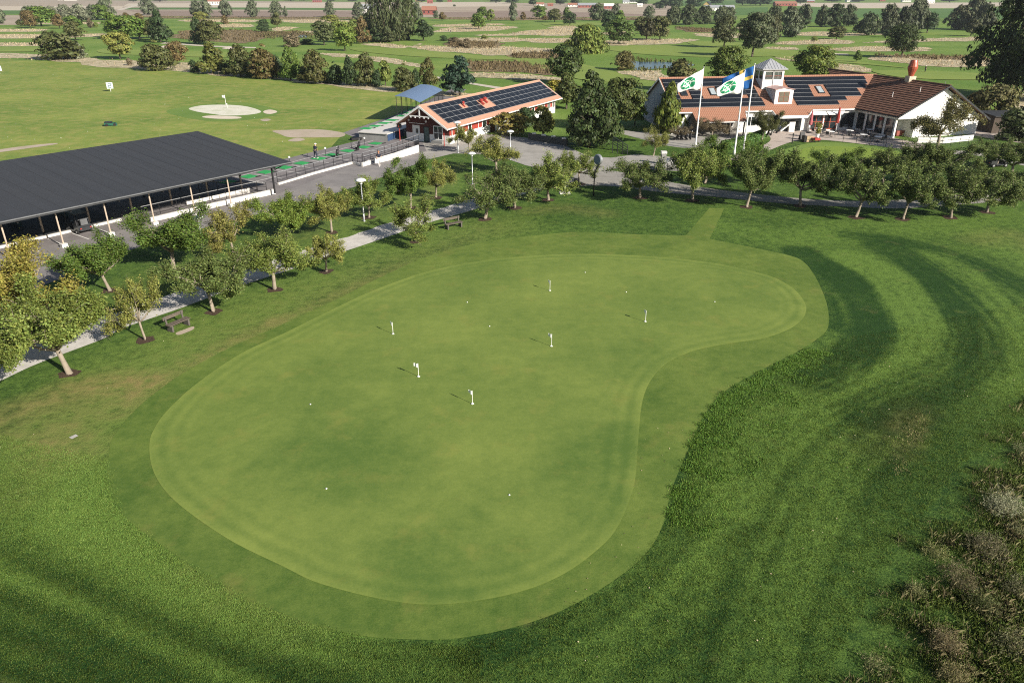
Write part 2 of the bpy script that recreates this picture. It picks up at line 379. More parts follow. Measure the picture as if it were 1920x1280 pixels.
DRYS = [(.22, 6, .9, [(190, 765), (330, 665), (480, 590), (640, 530), (780, 480), (930, 425)]), (.16, 6, .9, [(300, 540), (480, 470), (650, 415), (800, 350)]), (.55, 2.2, .9, [(40, 765), (150, 738), (250, 722)]), (.4, 1.6, .9, [(120, 725), (200, 708), (260, 712)]), (.35, 2.6, .9, [(-40, 800), (80, 830), (160, 845)]),
 (.4, 1.4, .9, [(230, 770), (300, 715), (420, 650), (520, 600)]), (.3, 1.3, .9, [(520, 605), (640, 550), (760, 500)]), (.25, 2.0, .9, [(150, 780), (60, 880), (40, 930)]),
 (.3, 2.6, .9, [(1000, 395), (1060, 390), (1130, 400)]), (.15, 2.0, .9, [(1640, 840), (1690, 790), (1720, 770)]), (.3, 1.0, .9, [(1690, 800), (1720, 785), (1700, 850)]),
 (.25, 1.8, .9, [(380, 1060), (480, 1110), (560, 1150)]), (.3, 3, .9, [(1840, 450), (1900, 440), (1950, 470)]), (.25, 2.0, .9, [(860, 310), (830, 340), (790, 380)])]
for val, wd, fe, px in DRYS: dry += .85 * val * stroke(px, wd, fe)
# the near rough at the lower right is darker, longer grass
far = np.clip((PY - 108) / 10, 0, 1)
far = np.maximum(far, np.clip((PY + .62 * PX - 210) / 10, 0, 1) * 0)
zz = np.zeros(PX.shape)
me = bpy.data.meshes.new('ground'); nx, ny = len(gx), len(gy)
idx = np.arange(nx * ny).reshape(ny, nx)
quads = np.stack([idx[:-1, :-1], idx[:-1, 1:], idx[1:, 1:], idx[1:, :-1]], -1).reshape(-1, 4)
me.vertices.add(nx * ny); me.vertices.foreach_set('co', np.stack([PX, PY, zz], -1).ravel())
me.loops.add(quads.size); me.loops.foreach_set('vertex_index', quads.ravel())
me.polygons.add(len(quads)); me.polygons.foreach_set('loop_start', np.arange(0, quads.size, 4)); me.polygons.foreach_set('loop_total', np.full(len(quads), 4))
for nm, arr in (('tone', np.clip(tone, -.52, .6)), ('dry', np.clip(dry, 0, .8)), ('far', far)):
    a = me.attributes.new(nm, 'FLOAT', 'POINT'); a.data.foreach_set('value', arr.astype(np.float32))
me.materials.append(M_lawn); me.update(); me.validate()
link('ground', me)['kind'] = 'structure'
# ---------------------------------------------------------------- putting green and its fringe
GREEN = [(280, 834), (292, 799), (318.6, 764.6), (372, 717), (451, 663.7), (531, 626), (600, 592), (700, 545), (800, 510), (900, 490), (1000, 480), (1100, 476.5), (1200, 480), (1275, 486), (1350, 495.6), (1425, 512.5), (1462, 525.6), (1492.5, 546), (1510, 570.6), (1509, 591), (1492, 610), (1462, 625), (1425, 636), (1369, 644), (1312, 655), (1275, 668), (1245, 685), (1222, 711), (1209, 737), (1202, 767), (1197, 820), (1191.7, 892), (1183, 930), (1158, 988), (1121, 1030), (1050, 1080), (954, 1115), (829, 1133), (725, 1125), (600, 1094), (531, 1062), (425, 1009), (329, 940), (289, 887)]
FRINGE = [(204, 855), (212, 820), (250, 773), (292, 736), (345, 699), (425, 655), (531, 608), (640, 557), (715, 519), (800, 482), (900, 455), (1000, 442), (1090, 435), (1200, 440), (1286, 442), (1324, 447), (1410, 464), (1485, 480.6), (1510, 494), (1524, 512), (1537, 535), (1550, 569), (1554, 602), (1548, 622), (1526, 640), (1496, 659), (1444, 685), (1387, 715), (1350, 741), (1322, 775), (1304, 812), (1283, 859), (1258, 922), (1244, 980), (1217, 1030), (1162, 1080), (1058, 1142), (954, 1178), (850, 1197), (767, 1198), (683, 1192), (600, 1174), (531, 1150), (457, 1123), (398, 1094), (345, 1051), (276, 1003), (228, 961), (202, 905)]
def ringsheet(name, px, z, mat, offs):
    pts = spline(W(px), True, 6); n = len(pts)
    area = sum(pts[i].x * pts[(i + 1) % n].y - pts[(i + 1) % n].x * pts[i].y for i in range(n)); sg = 1 if area > 0 else -1
    nr = []
    for i in range(n):
        d = (pts[(i + 1) % n] - pts[i - 1]).normalized(); nr.append(Vector((-d.y, d.x, 0)) * sg)
    vs = []; dv = []; fs = []
    for o in offs:
        for i in range(n): p = pts[i] + nr[i] * o; vs.append((p.x, p.y, z)); dv.append(o)
    for r in range(len(offs) - 1):
        for i in range(n):
            j = (i + 1) % n; q = (r * n + i, r * n + j, (r + 1) * n + j, (r + 1) * n + i); fs.append(q if sg > 0 else q[::-1])
    last = [Vector(v) for v in vs[-n:]]; b = len(vs) - n
    for t in geometry.tessellate_polygon([last]):
        fs.append(tuple(b + i for i in t))
    me = bpy.data.meshes.new(name); me.from_pydata(vs, [], fs); me.materials.append(mat)
    a = me.attributes.new('d', 'FLOAT', 'POINT'); a.data.foreach_set('value', np.array(dv, np.float32))
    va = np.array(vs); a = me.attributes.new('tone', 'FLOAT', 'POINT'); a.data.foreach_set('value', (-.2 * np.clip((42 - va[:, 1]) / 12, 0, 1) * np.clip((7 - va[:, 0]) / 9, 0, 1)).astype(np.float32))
    bm = bmesh.new(); bm.from_mesh(me)
    bm.normal_update()
    for f in bm.faces:
        if f.normal.z < 0: f.normal_flip()
    bm.to_mesh(me); bm.free()
    o = link(name, me); o['kind'] = 'structure'; return o
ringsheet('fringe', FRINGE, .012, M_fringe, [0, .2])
ringsheet('putting_green', GREEN, .024, M_green, [0, .08, .16, .3, .5, .75, 1.0, 1.3, 1.6, 2.0, 2.4])
sheet('mown_walkway', [(1282, 446), (1330, 390), (1358, 391), (1330, 449)], .008, M_fringe, False)
# ---------------------------------------------------------------- paths, roads, paving
PATH = [(-60, 738), (0, 714), (72, 681), (191, 636), (226, 617), (279, 598), (343, 576), (440, 540), (515, 515), (540, 507), (615, 481), (665, 465), (727, 444), (790, 422), (830, 410), (865, 400), (905, 388), (960, 371), (1010, 356), (1060, 344), (1085, 338)]
strip('gravel_path', PATH, 2.9, 1, .006, M_gravel)
ROADS = [(1020, 352), (1056, 332), (1075, 318), (1100, 314), (1143, 319), (1200, 330), (1259, 342), (1320, 352), (1408, 363), (1495, 371.6), (1544, 375), (1617, 377), (1700, 374), (1766, 369), (1850, 362), (1960, 350), (1985, 362), (1900, 374), (1850, 380), (1778, 385), (1686, 391), (1594, 388), (1495, 383.5), (1408, 376), (1342, 369), (1277, 364), (1211, 357), (1146, 349), (1080, 349)]
sheet('road', ROADS, .010, M_road, True)
sheet('gravel_court', [(783, 268), (800, 300), (850, 288), (900, 289), (945, 296), (985, 310), (1040, 322), (1075, 326), (1110, 322), (1160, 316), (1215, 318), (1290, 322), (1300, 306), (1255, 294), (1190, 290), (1146, 296), (1105, 294), (1061, 274), (990, 259), (900, 250), (850, 262)], .014, M_plaza, False)
sheet('front_path', [(1140, 243), (1180, 255), (1215, 264), (1255, 274), (1302, 278), (1345, 272), (1390, 258), (1400, 246), (1330, 243), (1260, 248), (1200, 247)], .008, M_plaza)
sheet('paved_path', [(1370, 300), (1398, 300), (1440, 283), (1485, 266), (1520, 262), (1560, 264), (1640, 273), (1720, 283), (1740, 276), (1720, 268), (1690, 262), (1600, 242), (1500, 240), (1440, 241), (1445, 262), (1425, 275), (1390, 287)], .012, M_pave)
sheet('service_yard', [(1822, 254), (1870, 262), (1960, 275), (1960, 250), (1870, 240), (1822, 244)], .008, M_pave, False)
sheet('service_road', [(1740, 292), (1820, 290), (1960, 318), (1960, 300), (1860, 284), (1760, 284)], .008, M_plaza)
sheet('asphalt_road', [(-200, 660), (0, 566), (120, 520), (240, 470), (380, 428), (490, 400), (590, 375), (660, 352), (720, 331), (800, 300), (805, 285), (783, 270), (700, 300), (520, 340), (300, 390), (-200, 500)], .006, M_asph, False)
sheet('driving_bays', [(-200, 520), (-200, 330), (300, 330), (490, 308), (543, 296), (612, 279), (663, 266), (700, 258), (790, 262), (800, 284), (683, 314), (668, 307), (520, 364), (285, 420)], .018, M_asph2, False)
sheet('range_path', [(643, 249), (742, 216), (800, 190), (850, 165), (875, 168), (800, 215), (727, 266), (674, 262)], .010, M_asph2, False)
sheet('dirt_patch', [(511, 246), (540, 244), (575, 243), (610, 244), (645, 250), (640, 257), (600, 258), (545, 258), (525, 252)], .022, M_dirt)
sheet('bare_patch', [(540, 264), (557, 259), (572, 262), (556, 266)], .022, M_dirt)
sheet('bare_patch', [(488, 225), (500, 223), (508, 225), (497, 228)], .022, M_dirt)
sheet('bare_patch', [(-20, 284), (40, 275), (100, 269), (104, 271), (50, 279), (-20, 288)], .022, M_dirt)
# ---------------------------------------------------------------- driving range
sheet('driving_range', [(-900, 180), (-300, 112), (0, 111), (120, 117), (240, 127), (360, 138), (480, 149), (640, 162), (800, 174), (742, 216), (690, 232), (645, 249), (620, 277), (543, 296), (300, 345), (-400, 345), (-900, 330)], .008, M_range, False)
sheet('target_surround', [(312, 210), (350, 200), (440, 192), (500, 200), (525, 210), (500, 220), (430, 228), (365, 224)], .014, M_fair)
sheet('target_green', [(354, 204), (372, 199), (400, 197), (430, 197), (462, 200), (486, 207), (487, 212), (462, 216), (425, 217), (390, 213), (366, 209)], .022, M_sandg)
sheet('sand_bunker', [(494, 209), (505, 206), (517, 208), (519, 211), (508, 214), (497, 213)], .022, M_sand)
sheet('sand_bunker', [(379, 220), (395, 217), (430, 218), (452, 220), (445, 223), (405, 223)], .022, M_sand)
# ---------------------------------------------------------------- club practice green
sheet('practice_surround', [(1420, 305), (1460, 285), (1510, 270), (1560, 267), (1650, 274), (1725, 285), (1760, 300), (1740, 330), (1560, 335), (1440, 330)], .008, M_fair)
sheet('practice_green', [(1442, 308), (1470, 292), (1520, 276), (1580, 275), (1650, 280), (1690, 287), (1715, 300), (1690, 325), (1560, 330), (1470, 326)], .014, M_clubg)
# ---------------------------------------------------------------- far land
DRYPX = []; BRNPX = []
def fields():
    z = .014
    for name, m, polys in (
     ('ploughed_field', M_field, [[(-900, -6), (1270, 8), (1262, 24), (1262, 31), (960, 33), (700, 33), (480, 32), (230, 30), (42, 20), (-900, 18)], [(-900, 30), (42, 29), (38, 47), (-900, 52)]]),
     ('stubble_field', M_fieldp, [[(240, 7), (960, 4), (960, 12), (690, 15), (480, 15), (230, 13)], [(1480, 6), (1960, 5), (1960, 9), (1790, 16), (1590, 16), (1480, 11)], [(0, 12), (230, 12), (230, 17), (0, 21)]]),
     ('dark_ploughed_field', M_fieldd, [[(830, 23), (965, 21), (1150, 25), (1262, 30), (1100, 33), (960, 34), (830, 33)], [(235, 20), (700, 22), (700, 33), (420, 32), (300, 30)]]),
     ('green_crop', M_crop, [[(-900, 22), (0, 20), (45, 20), (45, 27), (-900, 30)], [(235, 15), (480, 14.5), (690, 16.5), (690, 20), (480, 18.5), (235, 18.5)], [(1380, 15), (1440, 14), (1440, 28), (1375, 30)], [(1495, 13), (1590, 17), (1800, 17), (1960, 12), (1960, 38), (1590, 33), (1500, 45)], [(1250, 2), (1480, 1), (1480, 6), (1280, 12)]]),
     ('sandy_track', M_track, [[(218, 19), (258, 8), (272, 3), (276, 3), (264, 10), (228, 19.5)], [(300, 82), (390, 88), (480, 91), (480, 89), (395, 86), (310, 80)], [(820, 148), (880, 158), (960, 172), (1000, 178), (1000, 174), (960, 167), (880, 155), (820, 144)]]),
     ):
        for p in polys: sheet(name, p, z, m, False); z += .0014
    dryp = [[(-60, 56), (60, 55), (90, 57), (60, 60), (-60, 60)], [(-60, 65), (100, 65), (197, 64), (195, 68), (150, 70), (85, 73), (-60, 71)], [(-60, 81), (60, 81), (90, 84), (60, 87), (-60, 86)],
     [(-300, 99), (0, 100), (70, 104), (150, 106), (240, 113), (300, 122), (360, 119), (480, 139), (640, 155), (745, 163), (735, 171), (640, 161), (480, 148), (350, 137), (240, 127), (120, 117), (0, 110), (-300, 111)],
     [(345, 38), (420, 37), (480, 38), (470, 42), (350, 41)], [(403, 48), (440, 45), (472, 47), (470, 51), (415, 52)],
     [(530, 38), (600, 37), (680, 40), (700, 42), (600, 44), (535, 42)], [(507, 55), (530, 51), (557, 52), (525, 59)], [(690, 55), (705, 53), (710, 60), (692, 62)],
     [(680, 83), (720, 82), (770, 87), (790, 82), (765, 90), (720, 89)], [(773, 90), (800, 86), (870, 89), (965, 88), (970, 101), (915, 104), (860, 99), (800, 95)],
     [(600, 100), (690, 105), (760, 115), (795, 125), (760, 124), (690, 112), (610, 104)], [(810, 48), (860, 46), (945, 45), (930, 48), (870, 50), (830, 51)], [(840, 53), (900, 50), (965, 50), (950, 56), (880, 60), (815, 60)],
     [(895, 66), (970, 64), (970, 67), (905, 68)], [(860, 72), (970, 72), (970, 79), (870, 77)], [(960, 62), (1020, 56), (1075, 55), (1075, 66), (1000, 67)], [(1032, 51), (1075, 48), (1080, 54), (1040, 55)],
     [(960, 74), (1070, 72), (1100, 78), (1020, 81)], [(960, 90), (1010, 91), (1085, 96), (1070, 99), (960, 101)], [(1120, 78), (1200, 74), (1300, 74), (1270, 82), (1126, 86)], [(1300, 64), (1380, 63), (1412, 71), (1340, 71)],
     [(1160, 134), (1235, 133), (1244, 142), (1300, 150), (1240, 154), (1185, 143)], [(1495, 62), (1555, 60), (1575, 63), (1700, 64), (1560, 68), (1500, 67)], [(1460, 80), (1500, 77), (1560, 74), (1605, 80), (1570, 83), (1460, 84)],
     [(1440, 89), (1490, 90), (1492, 94), (1440, 93)], [(1550, 92), (1620, 88), (1720, 89), (1748, 93), (1720, 97), (1620, 97), (1555, 95)], [(1620, 80), (1750, 73), (1840, 70), (1840, 76), (1740, 79), (1640, 81)],
     [(1625, 109), (1670, 106), (1740, 109), (1850, 112), (1850, 125), (1770, 126), (1680, 118)], [(1455, 107), (1490, 109), (1492, 115), (1462, 112)], [(1550, 125), (1580, 121), (1620, 126), (1634, 135), (1600, 134), (1560, 130)],
     [(885, 138), (960, 139), (1045, 146), (1040, 152), (890, 145)], [(735, 165), (800, 170), (880, 176), (940, 180), (900, 185), (800, 178), (745, 172)], [(1890, 180), (1960, 168), (1960, 200), (1900, 205)]]
    dryp += [[(560, 60), (600, 58), (620, 61), (580, 63)], [(1130, 62), (1175, 60), (1185, 64), (1140, 66)], [(1380, 52), (1430, 50), (1435, 53), (1390, 55)], [(60, 44), (140, 42), (200, 44), (120, 47)]]
    DRYPX.extend(dryp)
    for p in dryp: sheet('dry_grass', p, z, M_dry, k=14, rag=.012); z += .0014
    for p in [[(335, 60), (400, 57), (482, 58), (482, 80), (420, 79), (335, 74)], [(875, 117), (960, 117), (1042, 126), (1050, 141), (960, 136), (885, 133)], [(960, 101), (1042, 99), (1052, 108), (1000, 112), (960, 110)], [(480, 62), (560, 60), (590, 66), (480, 72)], [(850, 78), (935, 80), (925, 91), (840, 88)], [(1265, 52), (1330, 55), (1380, 60), (1300, 61)], [(1640, 104), (1760, 106), (1840, 108), (1850, 113), (1740, 112)], [(830, 34), (960, 34), (1100, 34), (1250, 33), (1250, 38), (960, 38), (830, 37)], [(230, 31), (700, 34), (700, 37), (330, 35)]]:
        BRNPX.append(p); sheet('brown_rough', p, z, M_reed, k=14, rag=.012); z += .0014
    for p in [[(302, 88), (320, 85), (348, 88), (338, 91), (312, 92)], [(416, 91), (440, 88), (448, 91), (430, 93)], [(1560, 98), (1567, 101), (1590, 102), (1588, 104), (1567, 103)], [(890, 108), (908, 106), (914, 109), (900, 111)]]:
        sheet('sand_bunker', p, z, M_sand); z += .0014
    for p in [[(660, 90), (760, 92), (900, 105), (960, 108), (955, 113), (800, 108), (680, 98)], [(1130, 88), (1300, 86), (1480, 95), (1500, 103), (1330, 108), (1180, 100)], [(1290, 79), (1370, 78), (1400, 84), (1320, 87)], [(480, 105), (600, 115), (690, 125), (680, 134), (560, 124), (480, 115)], [(660, 50), (700, 47), (800, 44), (820, 46), (700, 54)], [(0, 90), (80, 89), (80, 97), (-60, 97)], [(200, 92), (300, 96), (420, 98), (470, 108), (300, 106), (190, 100)], [(1640, 133), (1830, 138), (1840, 150), (1700, 147)], [(1420, 97), (1540, 108), (1700, 128), (1600, 120), (1480, 112)], [(1020, 44), (1100, 42), (1140, 47), (1040, 50)], [(960, 110), (1030, 112), (1110, 125), (1190, 150), (1100, 152), (1000, 125)]]:
        sheet('fairway', p, z, M_fairl); z += .0014
    for p in [[(1165, 106), (1180, 107), (1192, 116), (1240, 117), (1297, 121), (1290, 126), (1240, 129), (1192, 132), (1180, 122), (1166, 113)], [(500, 67), (530, 66), (560, 65.5), (578, 67), (575, 71), (545, 71), (510, 69)]]:
        sheet('pond_water', p, z, M_water); z += .0014
fields()
# ---------------------------------------------------------------- foliage
M_leaf = leafmat('leaf', .2); M_leaf_far = leafmat('leaf_dense', .18)
M_bark = plain('grey_bark', (.20, .165, .125), (.36, .31, .25), 4, bump=.8, bs=18, bd=.03)
M_barkd = plain('dark_bark', (.06, .048, .036), (.13, .105, .08), 3, bump=.6, bs=10, bd=.05)
def leaves(name, ctr, nrm, size, mat, aspect=1.7, fold=.0, vv=None, up=None):
    n = len(ctr); nrm = nrm / (np.linalg.norm(nrm, axis=1, keepdims=True) + 1e-9)
    a = NP.normal(size=(n, 3)) if up is None else up + NP.normal(size=(n, 3)) * .35
    a -= nrm * (a * nrm).sum(1, keepdims=True); a /= (np.linalg.norm(a, axis=1, keepdims=True) + 1e-9)
    b = np.cross(nrm, a); s = size[:, None]
    v = np.stack([ctr + a * s * aspect / 2, ctr + b * s / 2 + nrm * s * .12, ctr - a * s * aspect / 2, ctr - b * s / 2 + nrm * s * .12], 1)
    me = bpy.data.meshes.new(name); me.vertices.add(4 * n); me.vertices.foreach_set('co', v.reshape(-1).astype(np.float32))
    me.loops.add(4 * n); me.loops.foreach_set('vertex_index', np.arange(4 * n))
    me.polygons.add(n); me.polygons.foreach_set('loop_start', np.arange(0, 4 * n, 4)); me.polygons.foreach_set('loop_total', np.full(n, 4))
    x = me.attributes.new('v', 'FLOAT', 'FACE'); x.data.foreach_set('value', (NP.random(n) if vv is None else vv).astype(np.float32))
    x = me.attributes.new('h', 'FLOAT', 'FACE'); x.data.foreach_set('value', NP.random(n).astype(np.float32))
    me.materials.append(mat); me.update(); me.validate(); return me
def rot_about(v, ax, t): return Matrix.Rotation(t, 3, ax) @ v
def orchard(seed, nleaf, limbs=7, spread=1.0, lift=.55, th=.30, tw=.16, leafsize=.05, sprig=.3):
    """old fruit tree: short trunk, wide open head; unit height and unit width"""
    r = random.Random(seed); mb = MB(); twigs = []
    lean = Vector((r.uniform(-.05, .05), r.uniform(-.05, .05), 0)); top = Vector((0, 0, th)) + lean
    mb.tube([(0, 0, -.02), (0, 0, .02), lean * .5 + Vector((0, 0, th * .5)), top], [.040, .026, .021, .02], 8)
    def grow(p, d, L, rad, lvl):
        pts = [p]; rs = [rad]; q = p.copy(); dd = d.copy(); ns = 4
        for i in range(ns):
            dd = (dd + Vector((r.gauss(0, .2), r.gauss(0, .2), r.gauss(0.05, .14)))).normalized(); q = q + dd * L / ns
            pts.append(q.copy()); rs.append(rad * (1 - .72 * (i + 1) / ns))
        mb.tube(pts, rs, 5 if lvl == 0 else 3)
        if lvl < 2:
            for k in range(5 if lvl == 0 else 4):
                t = .35 + .65 * (k + r.random()) / (5 if lvl == 0 else 4); i = min(int(t * ns), ns - 1)
                base = pts[i].lerp(pts[i + 1], t * ns - i)
                ax = dd.cross(Vector((r.gauss(0, 1), r.gauss(0, 1), r.gauss(0, 1)))).normalized()
                nd = rot_about(dd, ax, r.uniform(.5, 1.15)); nd.z += .25 if lvl else .1
                grow(base, nd.normalized(), L * r.uniform(.4, .62), rad * .42, lvl + 1)
        if lvl >= 1: twigs.append([tuple(x) for x in pts])
    for k in range(limbs):
        az = 2 * math.pi * (k + r.uniform(-.3, .3)) / limbs; el = lift + r.uniform(-.3, .4)
        d = Vector((math.cos(az) * math.cos(el) * spread, math.sin(az) * math.cos(el) * spread, math.sin(el))).normalized()
        grow(top - Vector((0, 0, r.uniform(0, .05))), d, r.uniform(.3, .56), .0145, 0)
    T = np.array(twigs); m = len(T)
    # uneven leafing: some twigs nearly bare, some full
    wgt = np.clip(NP.gamma(.8, 1.0, m), .01, 4); wgt /= wgt.sum()
    ti = NP.choice(m, nleaf, p=wgt); t = NP.random(nleaf) * 3.999; i = t.astype(int); fr = (t - i)[:, None]
    c = T[ti, i] * (1 - fr) + T[ti, i + 1] * fr; c = c + NP.normal(size=(nleaf, 3)) * .03
    c[:, 2] = np.maximum(c[:, 2], th * .75)
    ctr = np.array([0, 0, .5]); nr = NP.normal(size=(nleaf, 3)) * .9 + (c - ctr) * .9 + np.array([0, 0, .5])
    clump = NP.random(m)[ti]; vv = np.clip(.55 * NP.random(nleaf) + .45 * clump, 0, 1)
    zmax = np.percentile(c[:, 2], 99.5); rad = np.percentile(np.hypot(c[:, 0], c[:, 1]), 96)
    S = np.array([.5 / rad, .5 / rad, 1 / zmax]); c = c * S
    mb.v = [(x * S[0], y * S[1], z * S[2]) for x, y, z in mb.v]
    sz = leafsize * (.6 + .8 * NP.random(nleaf))
    return mb, leaves('crown', c, nr, sz, M_leaf, vv=vv)
def profile(kind, h):
    if kind == 'round': return math.sqrt(max(0, 1 - ((h - .55) / .47) ** 2))
    if kind == 'broad': return math.sqrt(max(0, 1 - ((h - .58) / .44) ** 2)) * (1.0 if h > .5 else .9)
    if kind == 'hornbeam': return max(0, min(1, (h + .05) / .2)) * (1 - max(0, h - .22) / .8) ** .75
    if kind == 'poplar': return min(1, (h + .02) / .25) * (1 - max(0, h - .45) / .58) ** .55
    if kind == 'willow': return min(1, (h + .1) / .3) * (1 - max(0, h - .5) / .52) ** .6 * (.9 + .1 * math.sin(h * 9))
    if kind == 'weeping': return (1 - max(0, h - .62) / .4) ** .5 * (.85 + .15 * h)
    if kind == 'bush': return math.sqrt(max(0, 1 - (h / 1.02) ** 2)) * .98
    if kind == 'column': return min(1, (h + .05) / .25) * (1 - max(0, h - .3) / .72) ** .8
    if kind == 'pine': return (0.25 if h < .2 else 1) * (1 - max(0, h - .25) / .8) ** .7 * (.75 + .25 * abs(math.sin(h * 11)))
    return 1
LOWH = dict(round=.16, broad=.2, hornbeam=.05, poplar=.04, willow=.02, weeping=.06, bush=.0, column=.03, pine=.14)
def treegen(seed, kind, nleaf, nblob=70, leafsize=.055, blob=.13, gaps=.25, aspect=1.5):
    r = random.Random(seed); blobs = []; tries = 0
    # lopsided envelope: a few low harmonics around the trunk
    ph = [r.uniform(0, 6.28) for _ in range(4)]
    def env(h, az): return profile(kind, h) * (1 + .16 * math.sin(az + ph[0] + 2 * h) + .12 * math.sin(2 * az + ph[1] - 3 * h) + .07 * math.sin(5 * az + ph[2] + 7 * h))
    while len(blobs) < nblob and tries < 9000:
        tries += 1
        h = r.uniform(LOWH[kind], .97); az = r.uniform(0, 6.28); e = env(h, az) * .5
        if e < .03: continue
        rr = e * math.sqrt(r.uniform(.12, 1)) * .92; br = blob * r.uniform(.55, 1.25) * min(1, .45 + e * 1.6)
        if r.random() < gaps and rr > .6 * e: br *= .45
        blobs.append((math.cos(az) * max(rr - br * .4, 0), math.sin(az) * max(rr - br * .4, 0), h * (1 - br * .35), br))
    B = np.array(blobs); w_ = B[:, 3] ** 2; w_ /= w_.sum(); bi = NP.choice(len(B), nleaf, p=w_)
    d = NP.normal(size=(nleaf, 3)); d /= np.linalg.norm(d, axis=1, keepdims=True)
    # leaves lie mostly on the upper and outer side of each clump
    d[:, 2] = np.where(d[:, 2] < -.35, -d[:, 2] * .6, d[:, 2])
    rad = B[bi, 3] * (.72 + .42 * NP.random(nleaf))
    if kind in ('willow', 'poplar', 'weeping', 'column'): d = d * np.array([.85, .85, 1.25])
    c = B[bi, :3] + d * rad[:, None]
    if kind == 'weeping':
        drop = NP.random(nleaf) ** 2 * .35; c[:, 2] -= drop * (np.hypot(c[:, 0], c[:, 1]) > .22)
    c[:, 2] = np.maximum(c[:, 2], .01)
    axis = np.stack([c[:, 0], c[:, 1], (c[:, 2] - .45) * .6], 1)
    nr = d * 1.0 + axis * 1.1 + NP.normal(size=(nleaf, 3)) * .38
    vv = np.clip(.5 * NP.random(nleaf) + .5 * NP.random(len(B))[bi], 0, 1)
    # normalise to unit height and width
    k = np.array([.5 / np.percentile(np.abs(c[:, 0]), 98.5), .5 / np.percentile(np.abs(c[:, 0]), 98.5), 1 / np.percentile(c[:, 2], 99.7)]); c = c * k
    up = np.tile(np.array([0, 0, 1.0]), (nleaf, 1)) if kind in ('willow', 'weeping', 'poplar', 'column') else None
    me = leaves('crown', c, nr, leafsize * (.55 + .9 * NP.random(nleaf)), M_leaf_far, aspect=aspect, vv=vv, up=up)
    mb = MB(); hh = {'bush': .35, 'weeping': .6}.get(kind, .62); tr = {'bush': .02, 'poplar': .05, 'column': .03}.get(kind, .032)
    mb.tube([(0, 0, -.02), (0, 0, .03), (.01, .0, hh * .5), (.0, .01, hh)], [tr * 1.3, tr, tr * .75, tr * .3], 6)
    for q in range(7):
        az = q * 2.4; z0 = hh * (.3 + .09 * q); e = .3
        mb.tube([(0, 0, z0), (math.cos(az) * e * .5, math.sin(az) * e * .5, z0 + .1), (math.cos(az) * e, math.sin(az) * e, z0 + .22)], [tr * .45, tr * .3, tr * .1], 4)
    return mb, me
PROTO = {}
def proto(key, gen, bark):
    mb, me = gen; t = mb.build('trunk', bark, smooth=True); tm = t.data; bpy.data.objects.remove(t); PROTO[key] = (tm, me)
for i in range(4): proto('full%d' % i, orchard(20 + i, 32000, 9, lift=.5, leafsize=.0135), M_bark)
for i in range(4): proto('thin%d' % i, orchard(40 + i, 13000, 7, lift=.5, leafsize=.0145), M_bark)
for i in range(4): proto('dull%d' % i, orchard(60 + i, 21000, 9, lift=.5, leafsize=.0145), M_bark)
for i in range(3): proto('round%d' % i, treegen(100 + i, 'round', 3200, 80, .05, .14), M_barkd)
for i in range(2): proto('broad%d' % i, treegen(110 + i, 'broad', 3200, 80, .05, .14), M_barkd)
for i in range(3): proto('hornbeam%d' % i, treegen(120 + i, 'hornbeam', 3400, 90, .05, .12), M_barkd)
for i in range(3): proto('willow%d' % i, treegen(130 + i, 'willow', 3600, 90, .04, .12, aspect=2.2), M_barkd)
for i in range(2): proto('poplar%d' % i, treegen(140 + i, 'poplar', 4200, 110, .035, .10, gaps=.45, aspect=1.6), M_barkd)
proto('weeping0', treegen(150, 'weeping', 4200, 80, .04, .13, aspect=3.2), M_barkd)
for i in range(2): proto('bush%d' % i, treegen(160 + i, 'bush', 2600, 60, .06, .17), M_barkd)
proto('column0', treegen(170, 'column', 9000, 150, .05, .15, gaps=.1, aspect=1.8), M_barkd)
proto('pine0', treegen(180, 'pine', 4200, 60, .045, .13, gaps=.4), M_barkd)
proto('big0', treegen(190, 'broad', 9000, 150, .030, .11, gaps=.4), M_barkd)
proto('big1', treegen(195, 'poplar', 14000, 240, .022, .08, gaps=.5), M_barkd)
proto('big2', treegen(198, 'hornbeam', 9000, 160, .030, .10, gaps=.3), M_barkd)
TCNT = [0]
def tree(name, key, P, h, wd, tint, label, cat='tree', group=None, rz=None, tdark=None):
    TCNT[0] += 1
    t = thing(name, label, cat, P, RND.uniform(0, 6.28) if rz is None else rz, group)
    tm, lm = PROTO[key]
    a = link('trunk', tm, t); b = link('crown', lm, t); a.scale = b.scale = (wd, wd, h)
    j = RND.uniform(.92, 1.08); b.color = (tint[0] * j, tint[1] * j, tint[2] * j, 1); return t
GRN = (.105, .16, .034); YEL = (.275, .245, .062); OLV = (.165, .205, .052); DUL = (.122, .158, .048); DRK = (.044, .07, .027); AUT = (.09, .098, .034)
BRN = (.14, .105, .044); WIL = (.145, .17, .10); PIN = (.036, .066, .042); BAR = (.17, .14, .085); LGT = (.15, .205, .043); SIL = (.22, .235, .155); YGR = (.205, .215, .058)
def mulch(P, r):
    pts = [(P.x + math.cos(a * .52) * r * (1 + .18 * math.sin(a * 2.3 + P.x)), P.y + math.sin(a * .52) * r * (1 + .18 * math.cos(a * 1.7 + P.y))) for a in range(12)]
    sheet('mulch_ring', pts, .011, M_mulch, True, True, 3)
E = [0]
def orch(rows, group, key):
    for i, (x, yb, yt, wd, kd, tint, label) in enumerate(rows):
        P = G(x, yb); h = height(x, yb, yt); k = '%s%d' % (kd, E[0] % 4); E[0] += 1
        tree('fruit_tree', k, P, h * .985, wpx(P, wd) * 1.1, tint, label, 'fruit tree', group)
        if key: mulch(P, .55 if yb > 420 else .7)
